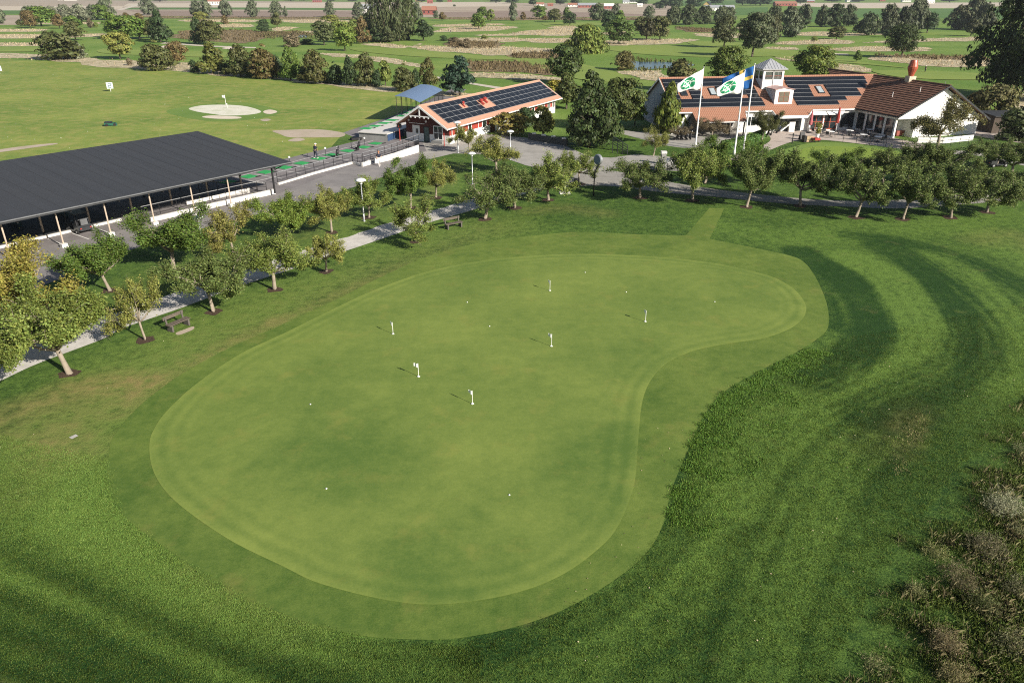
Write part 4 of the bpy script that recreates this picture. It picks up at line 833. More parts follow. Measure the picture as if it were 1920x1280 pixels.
# ---------------------------------------------------------------- the red range house
RA = math.radians(61.5); RO = (-8.95, 104.1, 0)
def red_house():
    t = thing('range_house', 'long red boarded house with white base and a solar panelled orange tile roof', 'building', RO, RA)
    zr = lambda v: 2.5 + .6 * v
    U0, U1, V0, V1 = 1.7, 36.2, .72, 8.2; vm = 4.46
    m = MB(); m.box(U0, U1, V0, V1, 0, 1.15); m.build('wall_base', M_white, t)
    m = MB(); e = .02
    m.slab([(U0 + e, V0 + e, 2.62), (U1, V0 + e, 2.62), (U1, V1 - e, 2.62), (U0 + e, V1 - e, 2.62)], 1.47)
    for u in (U0 + e, U1):
        s = .16 if u < 5 else -.16; mi_ = 1 if u < 5 else 0; g = [(V0 + e, 2.62), (V1 - e, 2.62), (vm, 4.85)]
        a = [(u, v, z) for v, z in g]; b = [(u + s, v, z) for v, z in g]; m.face(a, mi_); m.face(b, mi_)
        for i in range(3): j = (i + 1) % 3; m.face([a[i], a[j], b[j], b[i]], mi_)
    for i in range(90):
        u = U0 + .2 + i * .383; m.box(u, u + .035, V0 + e - .02, V0 + e, 1.16, 2.6)
    for i in range(19): v = V0 + .3 + i * .38; m.box(U0 + e - .034, U0 + e - .013, v, v + .035, 1.16, 2.6, 1)
    m.box(U0 + e - .012, U0 + e - .002, V0 + e, V1 - e, 1.16, 2.62, 1); m.build('wall', [M_red, M_redd], t)  # gable face takes the red with overhang shade painted in
    m = MB(); courses(m, (-.1, -.12, 2.43), (37.15, -.12, 2.43), (-.1, vm, zr(vm)), (37.15, vm, zr(vm)), 13); courses(m, (-.1, 9.0, 2.43), (37.15, 9.0, 2.43), (-.1, vm, zr(vm)), (37.15, vm, zr(vm)), 13)
    m.tube([(-.15, vm, zr(vm) + .03), (37.2, vm, zr(vm) + .03)], .13, 8); rf = m.build('roof', M_tileo, t)
    m = MB()
    for u in (-.2, 37.17):
        for s in (-1, 1):
            ve = -.18 if s < 0 else 9.1; ze = 2.34
            a = [(u, ve, ze - .16), (u, ve, ze + .1), (u, vm, zr(vm) + .07), (u, vm, zr(vm) - .22)]; b = [(p[0] + .06, p[1], p[2]) for p in a]
            m.face(a); m.face(b)
            for i in range(4): j = (i + 1) % 4; m.face([a[i], a[j], b[j], b[i]])
    m.box(-.14, -.08, vm - .09, vm + .09, 3.55, 5.0); m.box(-.14, -.08, vm - 1.7, vm + 1.7, 3.72, 3.86)
    for q in (-1.5, -.75, .75, 1.5): m.box(-.16, -.06, vm + q - .09, vm + q + .09, 3.55, 3.74)
    m.build('bargeboard', M_whitep, t)
    m = MB(); m.tube([(-.1, -.22, 2.38), (37.1, -.22, 2.38)], .085, 6); m.build('gutter', M_whitep, t)
    for u in (2.2, 9.5, 17, 24.5, 31.5, 35.9):
        m = MB(); m.tube([(u, -.2, 2.34), (u, V0 - .07, 2.05), (u, V0 - .07, .1)], .05, 6); m.build('downpipe', M_whitep, t)
    # front gable openings, v measured from the sunny corner
    ex = (0, -1, 0)
    def op(v1, z0, w_, h_, *a, **k): return window(t, (U0 + (.0 if z0 < 1 else e), v1, z0), ex, w_, h_, *a, **k)
    d = op(7.05, .02, 1.25, 2.2, 'door', M_whitep, glass=M_whitep, fw=.12); m = MB(); m.box(U0 - .075, U0 - .055, 6.1, 6.45, 1.15, 1.75); m.build('door_window', M_glass, d)
    op(5.12, .02, .95, 2.1, 'door', M_dark, glass=pm('teal_panel', (.10, .14, .13), .4), fw=.1)
    op(3.45, .45, 1.6, 1.95, 'window', M_whitep, cols=2, rows=2, fw=.12)
    m = MB(); m.box(U0 - .5, U0 - .02, 1.7, 3.6, 0, .35); m.build('window_bench', M_greyc, t)
    for v in (7.6, 4.6):
        m = MB(); m.lathe([(.02, 2.5), (.14, 2.55), (.16, 2.7), (.1, 2.82), (.02, 2.85)], (U0 - .1, v, .2), 10); m.build('wall_lamp', M_whitep, t, True)
    m = MB(); m.box(U0 - .05, U0 - .01, 4.9, 7.6, 2.45, 2.52); m.build('sign_rail', M_whitep, t)
    # long sunny wall
    ex = (1, 0, 0)
    for u, w_, z0, h_, nm in ((4.0, 1.0, .9, 1.3, 'window'), (6.6, 1.0, .9, 1.3, 'window'), (10.6, 1.3, .9, 1.3, 'window'), (13.1, 1.35, .02, 2.15, 'door'), (16.2, .75, .9, 1.35, 'window'), (18.4, .75, .9, 1.35, 'window'), (20.4, .9, .02, 2.2, 'window'), (22.4, .75, .9, 1.35, 'window'), (25.2, .75, .9, 1.35, 'window'), (27.0, 1.0, .02, 2.2, 'window'), (29.2, .75, .9, 1.35, 'window'), (31.0, .75, .9, 1.35, 'window'), (33.1, .9, .9, 1.35, 'window'), (34.9, .75, .9, 1.35, 'window')):
        if nm == 'door': window(t, (u, V0, z0), ex, w_, h_, 'door', M_redd, glass=pm('dark_red_door', (.12, .02, .018), .5), fw=.1)
        else: window(t, (u, V0 + (.0 if z0 < 1 else 0), z0), ex, w_, h_, nm, M_whitep, cols=1, rows=1, fw=.13, proud=.07)
    me = solar_mesh(1.66, 1.0); sl_ = math.atan(.6); n_ = 0
    for r in range(4):
        for c in range(21):
            u = 1.3 + c * 1.68; v = .62 + r * .873
            if r == 2 and c == 4: continue
            if r in (1, 2) and c in (7, 8): continue
            p = link('solar_panel', me, t, (u, v, zr(v) + .02)); p.rotation_euler = (sl_, 0, 0)
    for u, v, s in ((13.7, 2.6, .9), (15.0, 2.75, .9), (8.9, 2.85, .55)):
        m = MB(); z = zr(v); m.lathe([(.16 * s, -.1), (.16 * s, .35), (.34 * s, .36), (.36 * s, .62), (.25 * s, .68), (.02, .72)], (u, v, z), 12); m.tube([(u, v, z + .2), (u, v - .5 * s, z - .1)], [.2 * s, .24 * s], 8); m.build('roof_vent', M_redp, t)
red_house()
# ---------------------------------------------------------------- the clubhouse
CA = math.radians(8.1); COx = Vector((24.4, 114.1, 0))
def rotz(p, a): c, s = math.cos(a), math.sin(a); return Vector((p[0] * c - p[1] * s, p[0] * s + p[1] * c, p[2]))
def clubhouse():
    t = thing('clubhouse', 'large white clubhouse with orange tile roof, solar panels, lantern tower and brown roofed right wing', 'building', COx, CA)
    zr = lambda v: 3.4 + .52 * v
    RV, RZ, U1 = 7.5, 7.3, 37.0
    # wing frame expressed in the clubhouse frame
    WO = rotz(Vector((55.9, 110.2, 0)) - COx, -CA); wa = math.radians(17) - CA
    def Wp(s, w_, z): v = rotz((s, w_, 0), wa); return Vector((WO.x + v.x, WO.y + v.y, z))
    # walls
    m = MB(); m.box(2.75, 30.2, .0, 15.0, 0, 3.35); m.box(.31, 2.74, 1.8, 15, 0, 3.35); m.box(0, .3, 0, 15, 0, 3.34)
    for u, s in ((0, .3),):
        a = [(u, 0, 3.35), (u, 15, 3.35), (u, RV, 7.12)]; b = [(p[0] + s, p[1], p[2]) for p in a]; m.face(a); m.face(b)
        for i in range(3): j = (i + 1) % 3; m.face([a[i], a[j], b[j], b[i]])
    m.build('wall', M_white, t)
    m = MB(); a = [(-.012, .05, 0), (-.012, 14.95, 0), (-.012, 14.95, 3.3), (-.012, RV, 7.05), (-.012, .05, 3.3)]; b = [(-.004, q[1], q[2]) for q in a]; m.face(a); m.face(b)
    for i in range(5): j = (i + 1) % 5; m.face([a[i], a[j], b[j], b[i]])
    m.build('gable_face', pm('blue_grey_gable', (.34, .37, .42), .8, var=.06), t)  # thin blue grey face laid over the white gable wall
    m = MB(); poly = [(3.4, 0), (15.3, 0), (15.3, 2.7), (7.6, 6.9), (.25, 3.5), (.25, 2.75), (3.4, 2.75)]
    a = [Wp(s, 0, z) for s, z in poly]; b = [Wp(s, .35, z) for s, z in poly]; m.face(a); m.face(b)
    for i in range(len(a)): j = (i + 1) % len(a); m.face([a[i], a[j], b[j], b[i]])
    def wbox(m, s0, s1, w0, w1, z0, z1, mi=0): m.slab([Wp(s0, w0, z1), Wp(s1, w0, z1), Wp(s1, w1, z1), Wp(s0, w1, z1)], z1 - z0, mi)
    wbox(m, .25, .55, .36, 10, 0, 3.3); wbox(m, .56, 3.75, 2.2, 2.5, 0, 3.0); wbox(m, 3.42, 3.72, .36, 2.19, 0, 3.0); wbox(m, 15.0, 15.3, .36, 16, 0, 2.6)
    m.build('wing_wall', M_white, t)
    # main roof
    m = MB(); courses(m, (-.35, -.35, zr(-.35)), (37.5, -.35, zr(-.35)), (-.35, RV, RZ), (36.4, RV, RZ), 20)
    courses(m, (-.35, 15.4, 3.2), (37.5, 15.4, 3.2), (-.35, RV, RZ), (36.4, RV, RZ), 20)
    courses(m, (2.6, -2.55, zr(-2.55)), (10.35, -2.55, zr(-2.55)), (2.6, -.33, zr(-.33)), (10.9, -.33, zr(-.33)), 6)
    courses(m, (15.5, -1.55, zr(-1.55)), (20.5, -1.55, zr(-1.55)), (15.3, -.33, zr(-.33)), (21.8, -.33, zr(-.33)), 4)
    m.tube([(-.4, RV, RZ + .02), (36.4, RV, RZ + .02)], .13, 8); m.build('roof', M_tile, t)
    m = MB(); ze = zr(-.35)
    def fas(p, q, dz=.2, th=.05):
        p, q = Vector(p), Vector(q); n_ = (q - p).cross(Vector((0, 0, 1))).normalized() * th
        a = [p, q, q - Vector((0, 0, dz)), p - Vector((0, 0, dz))]; b = [x + n_ for x in a]; m.face(a); m.face(b)
        for i in range(4): j = (i + 1) % 4; m.face([a[i], a[j], b[j], b[i]])
    fas((-.4, -.41, ze + .03), (2.55, -.41, ze + .03), .16); fas((10.95, -.41, ze + .03), (15.25, -.41, ze + .03), .18); fas((21.85, -.41, ze + .03), (29.6, -.41, ze + .03), .18)
    fas((-.42, -.4, ze + .08), (-.42, RV, RZ + .08), .3); fas((-.42, RV, RZ + .08), (-.42, 15.4, 3.25), .3)
    fas((15.45, -1.6, zr(-1.55) + .02), (20.55, -1.6, zr(-1.55) + .02), .42); fas((15.25, -.38, ze + .06), (15.44, -1.6, zr(-1.55) + .06), .32); fas((20.56, -1.6, zr(-1.55) + .06), (21.84, -.38, ze + .06), .32)
    fas((2.55, -2.6, zr(-2.55) + .02), (10.4, -2.6, zr(-2.55) + .02), .12, .08); fas((10.4, -2.6, zr(-2.55) + .05), (10.95, -.38, ze + .06), .2)
    m.build('fascia', M_whitep, t)
    # wing roof
    m = MB(); courses(m, Wp(-.55, -.7, 3.3), Wp(-.55, 11, 3.3), Wp(7.6, -.7, 7.25), Wp(7.6, 26, 7.25), 17, .07); courses(m, Wp(16.6, -.7, 2.25), Wp(16.6, 26, 2.25), Wp(7.6, -.7, 7.25), Wp(7.6, 26, 7.25), 17, .07)
    m.tube([Wp(7.6, -.75, 7.28), Wp(7.6, 26, 7.28)], .13, 8); m.build('wing_roof', M_tileb, t)
    m = MB()
    for s, z in ((-.6, 3.24), (16.65, 2.2)):
        p, q = Wp(s, -.76, z), Wp(7.6, -.76, 7.28); off = Wp(0, -.06, 0) - Wp(0, 0, 0)
        a = [p + Vector((0, 0, .05)), q + Vector((0, 0, .05)), q - Vector((0, 0, .2)), p - Vector((0, 0, .2))]; b = [x + off for x in a]; m.face(a); m.face(b)
        for i in range(4): j = (i + 1) % 4; m.face([a[i], a[j], b[j], b[i]])
    m.build('bargeboard', M_dark, t)
    m = MB(); a = [(-.35, -.02, 0), (.75, -.02, 0), (2.74, -.02, 3.2), (1.95, -.02, 3.2)]; b = [(x, y + .35, z) for x, y, z in a]; m.face(a); m.face(b)
    for i in range(4): j = (i + 1) % 4; m.face([a[i], a[j], b[j], b[i]])
    m.build('buttress', M_white, t)
    for u in (2.9, 5.4, 7.9, 10.1):
        m = MB(); m.box(u - .08, u + .08, -2.45, -2.29, 0, zr(-2.45)); m.build('porch_post', M_woodd, t)
    m = MB(); m.box(2.6, 10.3, -.06, -.02, .0, 2.9); m.build('porch_wall', pm('porch_shade_grey', (.20, .19, .17), .8), t)  # shade under the porch roof is put into this wall's grey
    for u in (3.6, 5.9, 8.2): window(t, (u, -.07, .9), (1, 0, 0), 1.2, 1.3, 'window', M_whitep, 2, 1)
    # solar panels
    me = solar_mesh(1.72, 1.0, True); sl_ = math.atan(.52)
    def row(r, us):
        for u in us: v = .58 + r * .94; p = link('solar_panel', me, t, (u, v, zr(v) + .03)); p.rotation_euler = (sl_, 0, 0)
    A = lambda a, n_: [a + 1.72 * i for i in range(n_)]
    for r in (0, 1): row(r, A(.75, 8))
    for r in (2, 3, 4): row(r, A(3.55, 1) + A(8.0, 2) + A(12.6, 1))
    row(2, [-.05]); row(3, [-.1]); row(4, [-.1])
    row(5, A(-.1, 8)); row(6, A(-.1, 6))
    row(0, A(19.75, 4)); row(1, A(19.75, 5)); row(2, A(19.8, 2) + A(26.1, 3)); row(3, A(19.9, 2) + A(26.1, 3)); row(4, A(20.0, 2) + A(26.1, 4)); row(5, A(19.9, 8)); row(6, A(20.1, 8))
    for u in (2.0, 6.7, 11.5, 24.4):
        m = MB(); m.box(0, 1.05, 0, 1.9, 0, .12); o = m.build('skylight', M_dark, t, loc=(u, 3.2, zr(3.2) + .04)); o.rotation_euler = (sl_, 0, 0)
        g = MB(); g.box(.14, .91, .16, 1.74, .10, .13); g.build('pane', pm('skylight_glass', (.35, .40, .42), .08, spec=.8) if u in (6.7, 24.4) else M_glass, o)
    # lantern tower
    L0, L1, v0, v1 = 15.35, 18.75, 4.4, 7.8; zb, zs, zt = 5.4, 7.15, 8.72
    m = MB(); m.box(L0, L1, v0, v1, zb, zs)
    for a, b in ((L0, v0), (L1 - .32, v0), (L0, v1 - .32), (L1 - .32, v1 - .32)): m.box(a, a + .32, b, b + .32, zs, zt)
    m.box(L0 + .32, L1 - .32, v0, v0 + .3, zt - .4, zt); m.box(L0 + .32, L1 - .32, v1 - .3, v1, zt - .4, zt); m.box(L0, L0 + .3, v0 + .32, v1 - .32, zt - .4, zt); m.box(L1 - .3, L1, v0 + .32, v1 - .32, zt - .4, zt)
    for a in (v0 + .06, v1 - .22): m.box((L0 + L1) / 2 - .12, (L0 + L1) / 2 + .12, a, a + .16, zs, zt - .4)
    for a in (L0 + .06, L1 - .22): m.box(a, a + .16, (v0 + v1) / 2 - .12, (v0 + v1) / 2 + .12, zs, zt - .4)
    tw = m.build('lantern_tower', M_whitep, t)
    for q in range(4):
        m = MB()
        if q < 2: y = (v0 + .12, v1 - .14)[q]; m.box(L0 + .3, L1 - .3, y, y + .02, zs, zt - .4)
        else: x = (L0 + .12, L1 - .14)[q - 2]; m.box(x, x + .02, v0 + .3, v1 - .3, zs, zt - .4)
        m.build('lantern_window', M_clear, tw)
        m = MB()
        if q < 2: y = (v0 + .09, v1 - .11)[q]; m.box(L0 + .3, L1 - .3, y - .02, y + .02, zs + .5, zs + .55)
        else: x = (L0 + .09, L1 - .11)[q - 2]; m.box(x - .02, x + .02, v0 + .3, v1 - .3, zs + .5, zs + .55)
        m.build('glazing_bar', M_orange, tw)
    m = MB(); e = .38; c_ = ((L0 + L1) / 2, (v0 + v1) / 2, 10.12); q = [(L0 - e, v0 - e, zt), (L1 + e, v0 - e, zt), (L1 + e, v1 + e, zt), (L0 - e, v1 + e, zt)]
    for i in range(4):
        j = (i + 1) % 4; m.face([q[i], q[j], c_])
        for k in range(1, 8):
            b0 = Vector(q[i]).lerp(Vector(q[j]), k / 8); f_ = 1 - abs(k / 8 - .5) * 2; tp = b0.lerp(Vector(c_), f_ * .98); ed = (Vector(q[i]).lerp(Vector(q[j]), .5)).lerp(Vector(c_), 1)
            mid = Vector(q[i]).lerp(Vector(q[j]), .5); up = b0 + (Vector(c_) - mid) * f_ * .97; m.tube([b0 + Vector((0, 0, .02)), up + Vector((0, 0, .02))], .03, 4)
    m.slab(q, .1); m.build('tower_roof', pm('zinc_sheet', (.40, .41, .43), .45, metal=.3, var=.1), tw)
    m = MB(); m.tube([((L0 + L1) / 2, v0 - .06, zb + .2), ((L0 + L1) / 2, v0 - .06, zt)], .05, 6); m.build('downpipe', M_galv, tw)
    # dormer box
    m = MB(); m.box(16.05, 18.95, 1.0, 4.5, 3.6, 6.05); a = [(16.05, 1.0, 6.05), (18.95, 1.0, 6.05), (17.5, 1.0, 6.28)]; m.face(a)
    dm = m.build('dormer', M_whitep, t)
    m = MB(); m.slab([(15.9, .86, 6.1), (17.5, .86, 6.38), (17.5, 4.6, 6.38), (15.9, 4.6, 6.1)], .07); m.slab([(19.1, .86, 6.1), (17.5, .86, 6.38), (17.5, 4.6, 6.38), (19.1, 4.6, 6.1)], .07); m.build('dormer_roof', pm('pink_sheet', (.42, .26, .24), .45), dm)
    window(dm, (16.65, 1.0, 4.2), (1, 0, 0), 1.7, 1.55, 'window', M_orange, 2, 2, pm('tan_glass', (.16, .145, .11), .12, spec=.7), .05, .05)
    m = MB()
    for i in range(6): m.box(16.0, 16.05, 1.3 + i * .5, 1.34 + i * .5, 4.2, 6.0)
    m.build('dormer_side', pm('side_sheet', (.42, .45, .48), .5), dm)
    # gable lettering (two lines, unreadable in the photograph) and small gable windows
    for z, n_, y0, dy in ((4.75, 11, 2.9, .42), (3.3, 7, 3.9, .5)):
        m = MB(); r = random.Random(int(z * 10))
        for i in range(n_):
            if i == 4: continue
            y = y0 + i * dy; h_ = r.choice((.32, .32, .42)); m.box(-.05, -.01, y, y + .06, z, z + h_); m.box(-.05, -.01, y + .08, y + .26, z + r.choice((0, h_ * .45)), z + r.choice((.06, h_ * .6)))
        m.build('gable_lettering', pm('slate_letters', (.05, .055, .07), .6), t)
    for y in (4.2, 6.2, 8.2): window(t, (-.013, y + .7, .9), (0, -1, 0), .7, 1.2, 'window', M_dark)
    # entrance and sun room glazing
    for u, w_ in ((11.4, 1.6), (13.4, 1.5)): window(t, (u, .0, .9), (1, 0, 0), w_, 1.5, 'window', M_whitep, 2, 1)
    for u in (15.3, 16.6, 17.9, 19.2): window(t, (u, .0, .05), (1, 0, 0), 1.25, 2.4, 'door', M_dark, 1, 1)
    for u, c in ((21.75, 2), (24.1, 2)): window(t, (u, .0, .15), (1, 0, 0), 2.2, 2.35, 'window', M_orange, 2, 2, fw=.12)
    window(t, (26.9, .0, .5), (1, 0, 0), 2.2, 2.1, 'window', M_dark, 1, 1)
    for u, l in ((21.7, 2.35), (24.15, 3.3)):
        m = MB(); m.slab([(u, -.02, 3.05), (u + l, -.02, 3.05), (u + l - (.1 if l < 3 else 1.0), -1.1, 2.55), (u, -1.1, 2.55)], .04); m.build('awning', M_whitep, t)
    m = MB(); m.box(23.93, 24.1, -.14, -.02, 0, 3.1); m.build('pilaster', M_whitep, t); m = MB(); m.box(21.5, 21.68, -.6, -.02, 0, 3.15); m.build('pilaster', M_whitep, t)
    for k in range(4):
        o = Wp(.25, 8.2 - k * 2.0, .3); ex = Wp(0, -1, 0) - Wp(0, 0, 0); window(t, o, ex, 1.5, 2.35, 'window', M_dark, 1, 1, fw=.07)
    o = Wp(1.3, 2.2, .02); window(t, o, Wp(1, 0, 0) - Wp(0, 0, 0), 1.1, 2.1, 'door', M_dark)
    m = MB(); wbox(m, 2.0, 3.3, 1.5, 1.8, .1, .8); m.build('door_planter', pm('dull_red', (.28, .08, .06), .7), t)
    o = Wp(9.6, 0, .7); window(t, o, Wp(1, 0, 0) - Wp(0, 0, 0), 1.6, 1.1, 'window', M_whitep, 2, 1)
    m = MB(); p = Wp(7.6, 7.0, 0); m.box(p.x - .55, p.x + .55, p.y - .55, p.y + .55, 6.4, 7.85); ch = m.build('chimney', pm('cream_render', (.55, .48, .36), .8), t)
    m = MB(); m.lathe([(.36, 7.86), (.4, 8.0), (.5, 8.35), (.72, 8.95), (.74, 9.2), (.69, 9.25), (.55, 9.85), (.44, 10.15), (.38, 10.16)], (p.x, p.y, 0), 14); m.build('chimney_hood', M_orange, ch)
    p = Wp(11.2, 2.5, 0); m = MB(); m.box(p.x - .35, p.x + .35, p.y - .35, p.y + .35, 4.6, 6.2); m.build('chimney', M_orange, t)
    m = MB(); p = Wp(10.4, 3, 5.2); m.tube([p, p + Vector((0, 0, 2.2))], .03, 5); m.tube([p + Vector((-1.8, .3, 1.7)), p + Vector((.2, 0, 1.7))], .02, 4)
    for i in range(6): m.tube([p + Vector((-1.7 + i * .3, .3, 1.55)), p + Vector((-1.7 + i * .3, .2, 1.85))], .012, 4)
    m.build('antenna', M_galv, t)
    for s, w_ in ((3.2, 5.2), (5.2, 2.2)):
        p = Wp(s, w_, 3.3 + .485 * (s + .55)); m = MB(); m.tube([p, p + Vector((0, 0, .75))], .05, 6); m.build('vent_pipe', M_whitep, t)
    m = MB(); pts = [Wp(-.62, -.6, 3.2), Wp(-.62, 8.6, 3.2)]; m.tube(pts, .08, 6); m.build('gutter', M_dark, t)
clubhouse()
# ---------------------------------------------------------------- golf range canopy
SA = math.radians(53.4); SO = G(545, 303, 3.4); SO.z = 0
def Sw(x, y, z=0): v = rotz((x, y, 0), SA); return Vector((SO.x + v.x, SO.y + v.y, z))
ROOFZ = 4.9; _lo = 4.0
for _k in range(60):
    z_ = 4.0 + _k * .03; a_ = G(370, 246, z_); l_ = rotz((a_.x - SO.x, a_.y - SO.y, 0), -SA)
    if l_.x <= 0 or _k == 59: ROOFZ, ROOFD = z_, l_.y; break
def canopy():
    t = thing('range_canopy', 'long open canopy with flat dark grey roof on slim timber posts', 'canopy', (SO.x, SO.y, 0), SA)
    k = N('dark_roof_felt'); k.b.inputs['Roughness'].default_value = .62; k.b.inputs['Specular IOR Level'].default_value = .25
    wv = k.n('ShaderNodeTexWave', bands_direction='X', wave_profile='SAW'); wv.inputs['Scale'].default_value = .16; k.l(k.tc(), wv.inputs['Vector'])
    c = k.mix(k.rng(wv.outputs['Fac'], 0, 1, 0, .5), (.040, .042, .047, 1), (.052, .054, .06, 1)); c = k.mix(k.rng(k.noise(.35, 5, .7, (1, .25, 1)), .35, .7, 0, .6), c, (.046, .047, .050, 1)); k.col(c); k.bump(k.noise(8, 3), .15, .01)
    m = MB(); zs = lambda y: 3.4 + (ROOFZ - 3.4) * y / ROOFD
    m.slab([(-62, 0, 3.4), (0, 0, 3.4), (0, ROOFD, ROOFZ), (-62, ROOFD, ROOFZ)], .16)
    for i in range(47):
        x = -.4 - i * 1.33; m.slab([(x - .03, .02, 3.412), (x + .03, .02, 3.412), (x + .03, ROOFD - .02, ROOFZ + .012), (x - .03, ROOFD - .02, ROOFZ + .012)], .01)
    m.build('roof', k.m, t)
    m = MB(); m.box(-62, .03, -.12, .0, 3.16, 3.38); m.box(.0, .08, .0, .1, 3.2, 3.4); m.build('fascia', M_dark, t); m = MB(); m.tube([(-62, -.18, 3.38), (.02, -.18, 3.34)], .055, 6); m.build('gutter', pm('grey_gutter', (.14, .145, .15), .5), t)
    m = MB()
    for x in [-1.9 - 4.1 * i for i in range(15)]: m.slab([(x - .06, .2, 3.22), (x + .06, .2, 3.22), (x + .06, ROOFD - .2, ROOFZ - .18), (x - .06, ROOFD - .2, ROOFZ - .18)], .3)
    m.build('rafters', M_black, t)
    for i, x in enumerate([-1.9, -7.2, -11.2, -15.3, -19.4, -23.4, -27.5, -31.6, -35.7, -39.8]):
        dk = i in (0, 7, 8, 9) or False
        m = MB(); m.tube([(x, .8, .3), (x, .8, 3.2)], .065 if not dk else .1, 8); p = m.build('post', M_black if dk else M_wood, t)
        if i: m = MB(); m.box(x - .24, x + .24, .56, 1.04, 0, .34); m.build('footing', M_conc, p)
        if i == 0:
            m = MB(); m.tube([(x, .8, 2.6), (x + 1.2, .5, 3.05), (x + 1.5, .2, 3.2)], .05, 6); m.build('brace', M_black, p)
    for y in (6.2, 11.5, ROOFD - .6):
        for i in range(10):
            x = -2.2 - 4.1 * i; m = MB(); m.box(x - .07, x + .07, y - .07, y + .07, 0, zs(y) - .3); m.build('post', M_wood if y < 7 else M_black, t)
    m = MB(); m.box(-62, -16.5, 4.95, ROOFD - 1, 0.02, .16); m.build('bay_floor', pm('bay_rubber', (.045, .047, .05), .8, var=.25, scale=.8), t)
    m = MB(); m.box(-62, -16.4, 4.72, 4.94, 0.02, .22); m.build('kerb', M_conc, t)
    m = MB(); m.box(-34, -29.5, 8.4, 9.0, .2, .75); m.build('bench_counter', M_wood, t)
    for i in range(8):
        x = -19 - i * 4.1; m = MB(); m.box(x - .04, x + .04, 9.5, 12.5, .2, 1.5); m.build('bay_screen', pm('teal_screen', (.03, .07, .08), .6), t)
canopy()
def wall(name, label, pts, h0, h1, th, mat, zbase=0.0):
    t = thing(name, label, 'wall', pts[0]); o = Vector(pts[0]); n_ = len(pts)
    for i in range(n_ - 1):
        p, q = Vector(pts[i]) - o, Vector(pts[i + 1]) - o; d = (q - p); nn = Vector((-d.y, d.x, 0)).normalized() * th
        za = h0 + (h1 - h0) * i / (n_ - 1); zb = h0 + (h1 - h0) * (i + 1) / (n_ - 1)
        m = MB(); a = [p, q, q + nn, p + nn]; m.v = [(v.x, v.y, 0) for v in a] + [(p.x, p.y, za), (q.x, q.y, zb), ((q + nn).x, (q + nn).y, zb), ((p + nn).x, (p + nn).y, za)]
        m.f = [(0, 3, 2, 1), (4, 5, 6, 7), (0, 1, 5, 4), (1, 2, 6, 5), (2, 3, 7, 6), (3, 0, 4, 7)]; m.mi = [0] * 6; m.build('wall_section', mat, t)
    return t
wall('retaining_wall', 'low white concrete wall behind the row of canopy posts', [Sw(-15.0, 2.0), Sw(-8, 1.8), Sw(-1.3, 1.5)], .42, .55, .22, M_conc)
wall('retaining_wall', 'short white concrete wall at the canopy stairs', [Sw(-9.5, 5.0), Sw(-2.6, 4.2)], .35, .5, .2, M_conc)
wall('retaining_wall', 'thin white kerb wall under the long railing of the hitting bays', [G(523, 347), G(590, 327), G(662, 307.5), G(680, 313)], .22, .3, .2, M_conc)
wall('retaining_wall', 'white concrete ramp wall beside the walking person', [G(680.6, 313), G(697, 308)], .5, .62, .22, M_conc)
wall('retaining_wall', 'tall white concrete wall ending before the red range house', [G(704, 307), G(745, 298), G(786, 286)], .65, 1.0, .25, M_conc)
def railing(label, pts, h=1.05, n_=1.6, z0=(0, 0), rails=(1.0, .55, .15), top=M_galv):
    t = thing('railing', label, 'railing', pts[0]); o = Vector(pts[0]); P = [Vector(p) - o for p in pts]; L = sum((P[i + 1] - P[i]).length for i in range(len(P) - 1)); acc = 0
    for i in range(len(P) - 1):
        l = (P[i + 1] - P[i]).length; k = max(1, round(l / n_))
        for j in range(k + (i == len(P) - 2)):
            p = P[i].lerp(P[i + 1], j / k); z = z0[0] + (z0[1] - z0[0]) * (acc + l * j / k) / L
            m = MB(); m.tube([(p.x, p.y, z), (p.x, p.y, z + h)], .03, 5); m.build('post', M_black, t)
        acc += l
    for r, hh in enumerate(rails):
        m = MB(); acc = 0; pts_ = []
        for i, p in enumerate(P):
            if i: acc += (P[i] - P[i - 1]).length
            pts_.append((p.x, p.y, z0[0] + (z0[1] - z0[0]) * acc / L + h * hh))
        m.tube(pts_, .035 if r == 0 else .02, 5); m.build('rail', top if r == 0 else M_black, t)
    return t
railing('black steel railing along the open hitting bays above the thin kerb wall', [G(521, 345), G(590, 326), G(661, 306)], z0=(.22, .22))
railing('short black railing turning the corner of the ramp by the walking person', [G(662, 306.5), G(680, 312)], n_=1.2, z0=(.25, .4))
railing('long black railing with pale handrail between hitting bays and ramp', [G(681, 306), G(735, 290), G(786, 272)], h=1.25, z0=(.0, .2))
railing('low black railing on top of the tall white wall', [G(684, 312), G(740, 298.5), G(785, 286)], z0=(.5, .95), h=.75, n_=2.4)
railing('black stair railing under the right corner of the canopy', [Sw(-6.5, 7.4), Sw(-4.4, 5.6), Sw(-4.0, 4.4), Sw(-1.6, 2.6)], n_=1.1, z0=(.4, .1))
railing('black railing on the wall in the shade of the canopy', [Sw(-15, 3.4), Sw(-8, 3.2), Sw(-2.5, 2.9)], n_=1.8, z0=(.2, .3))
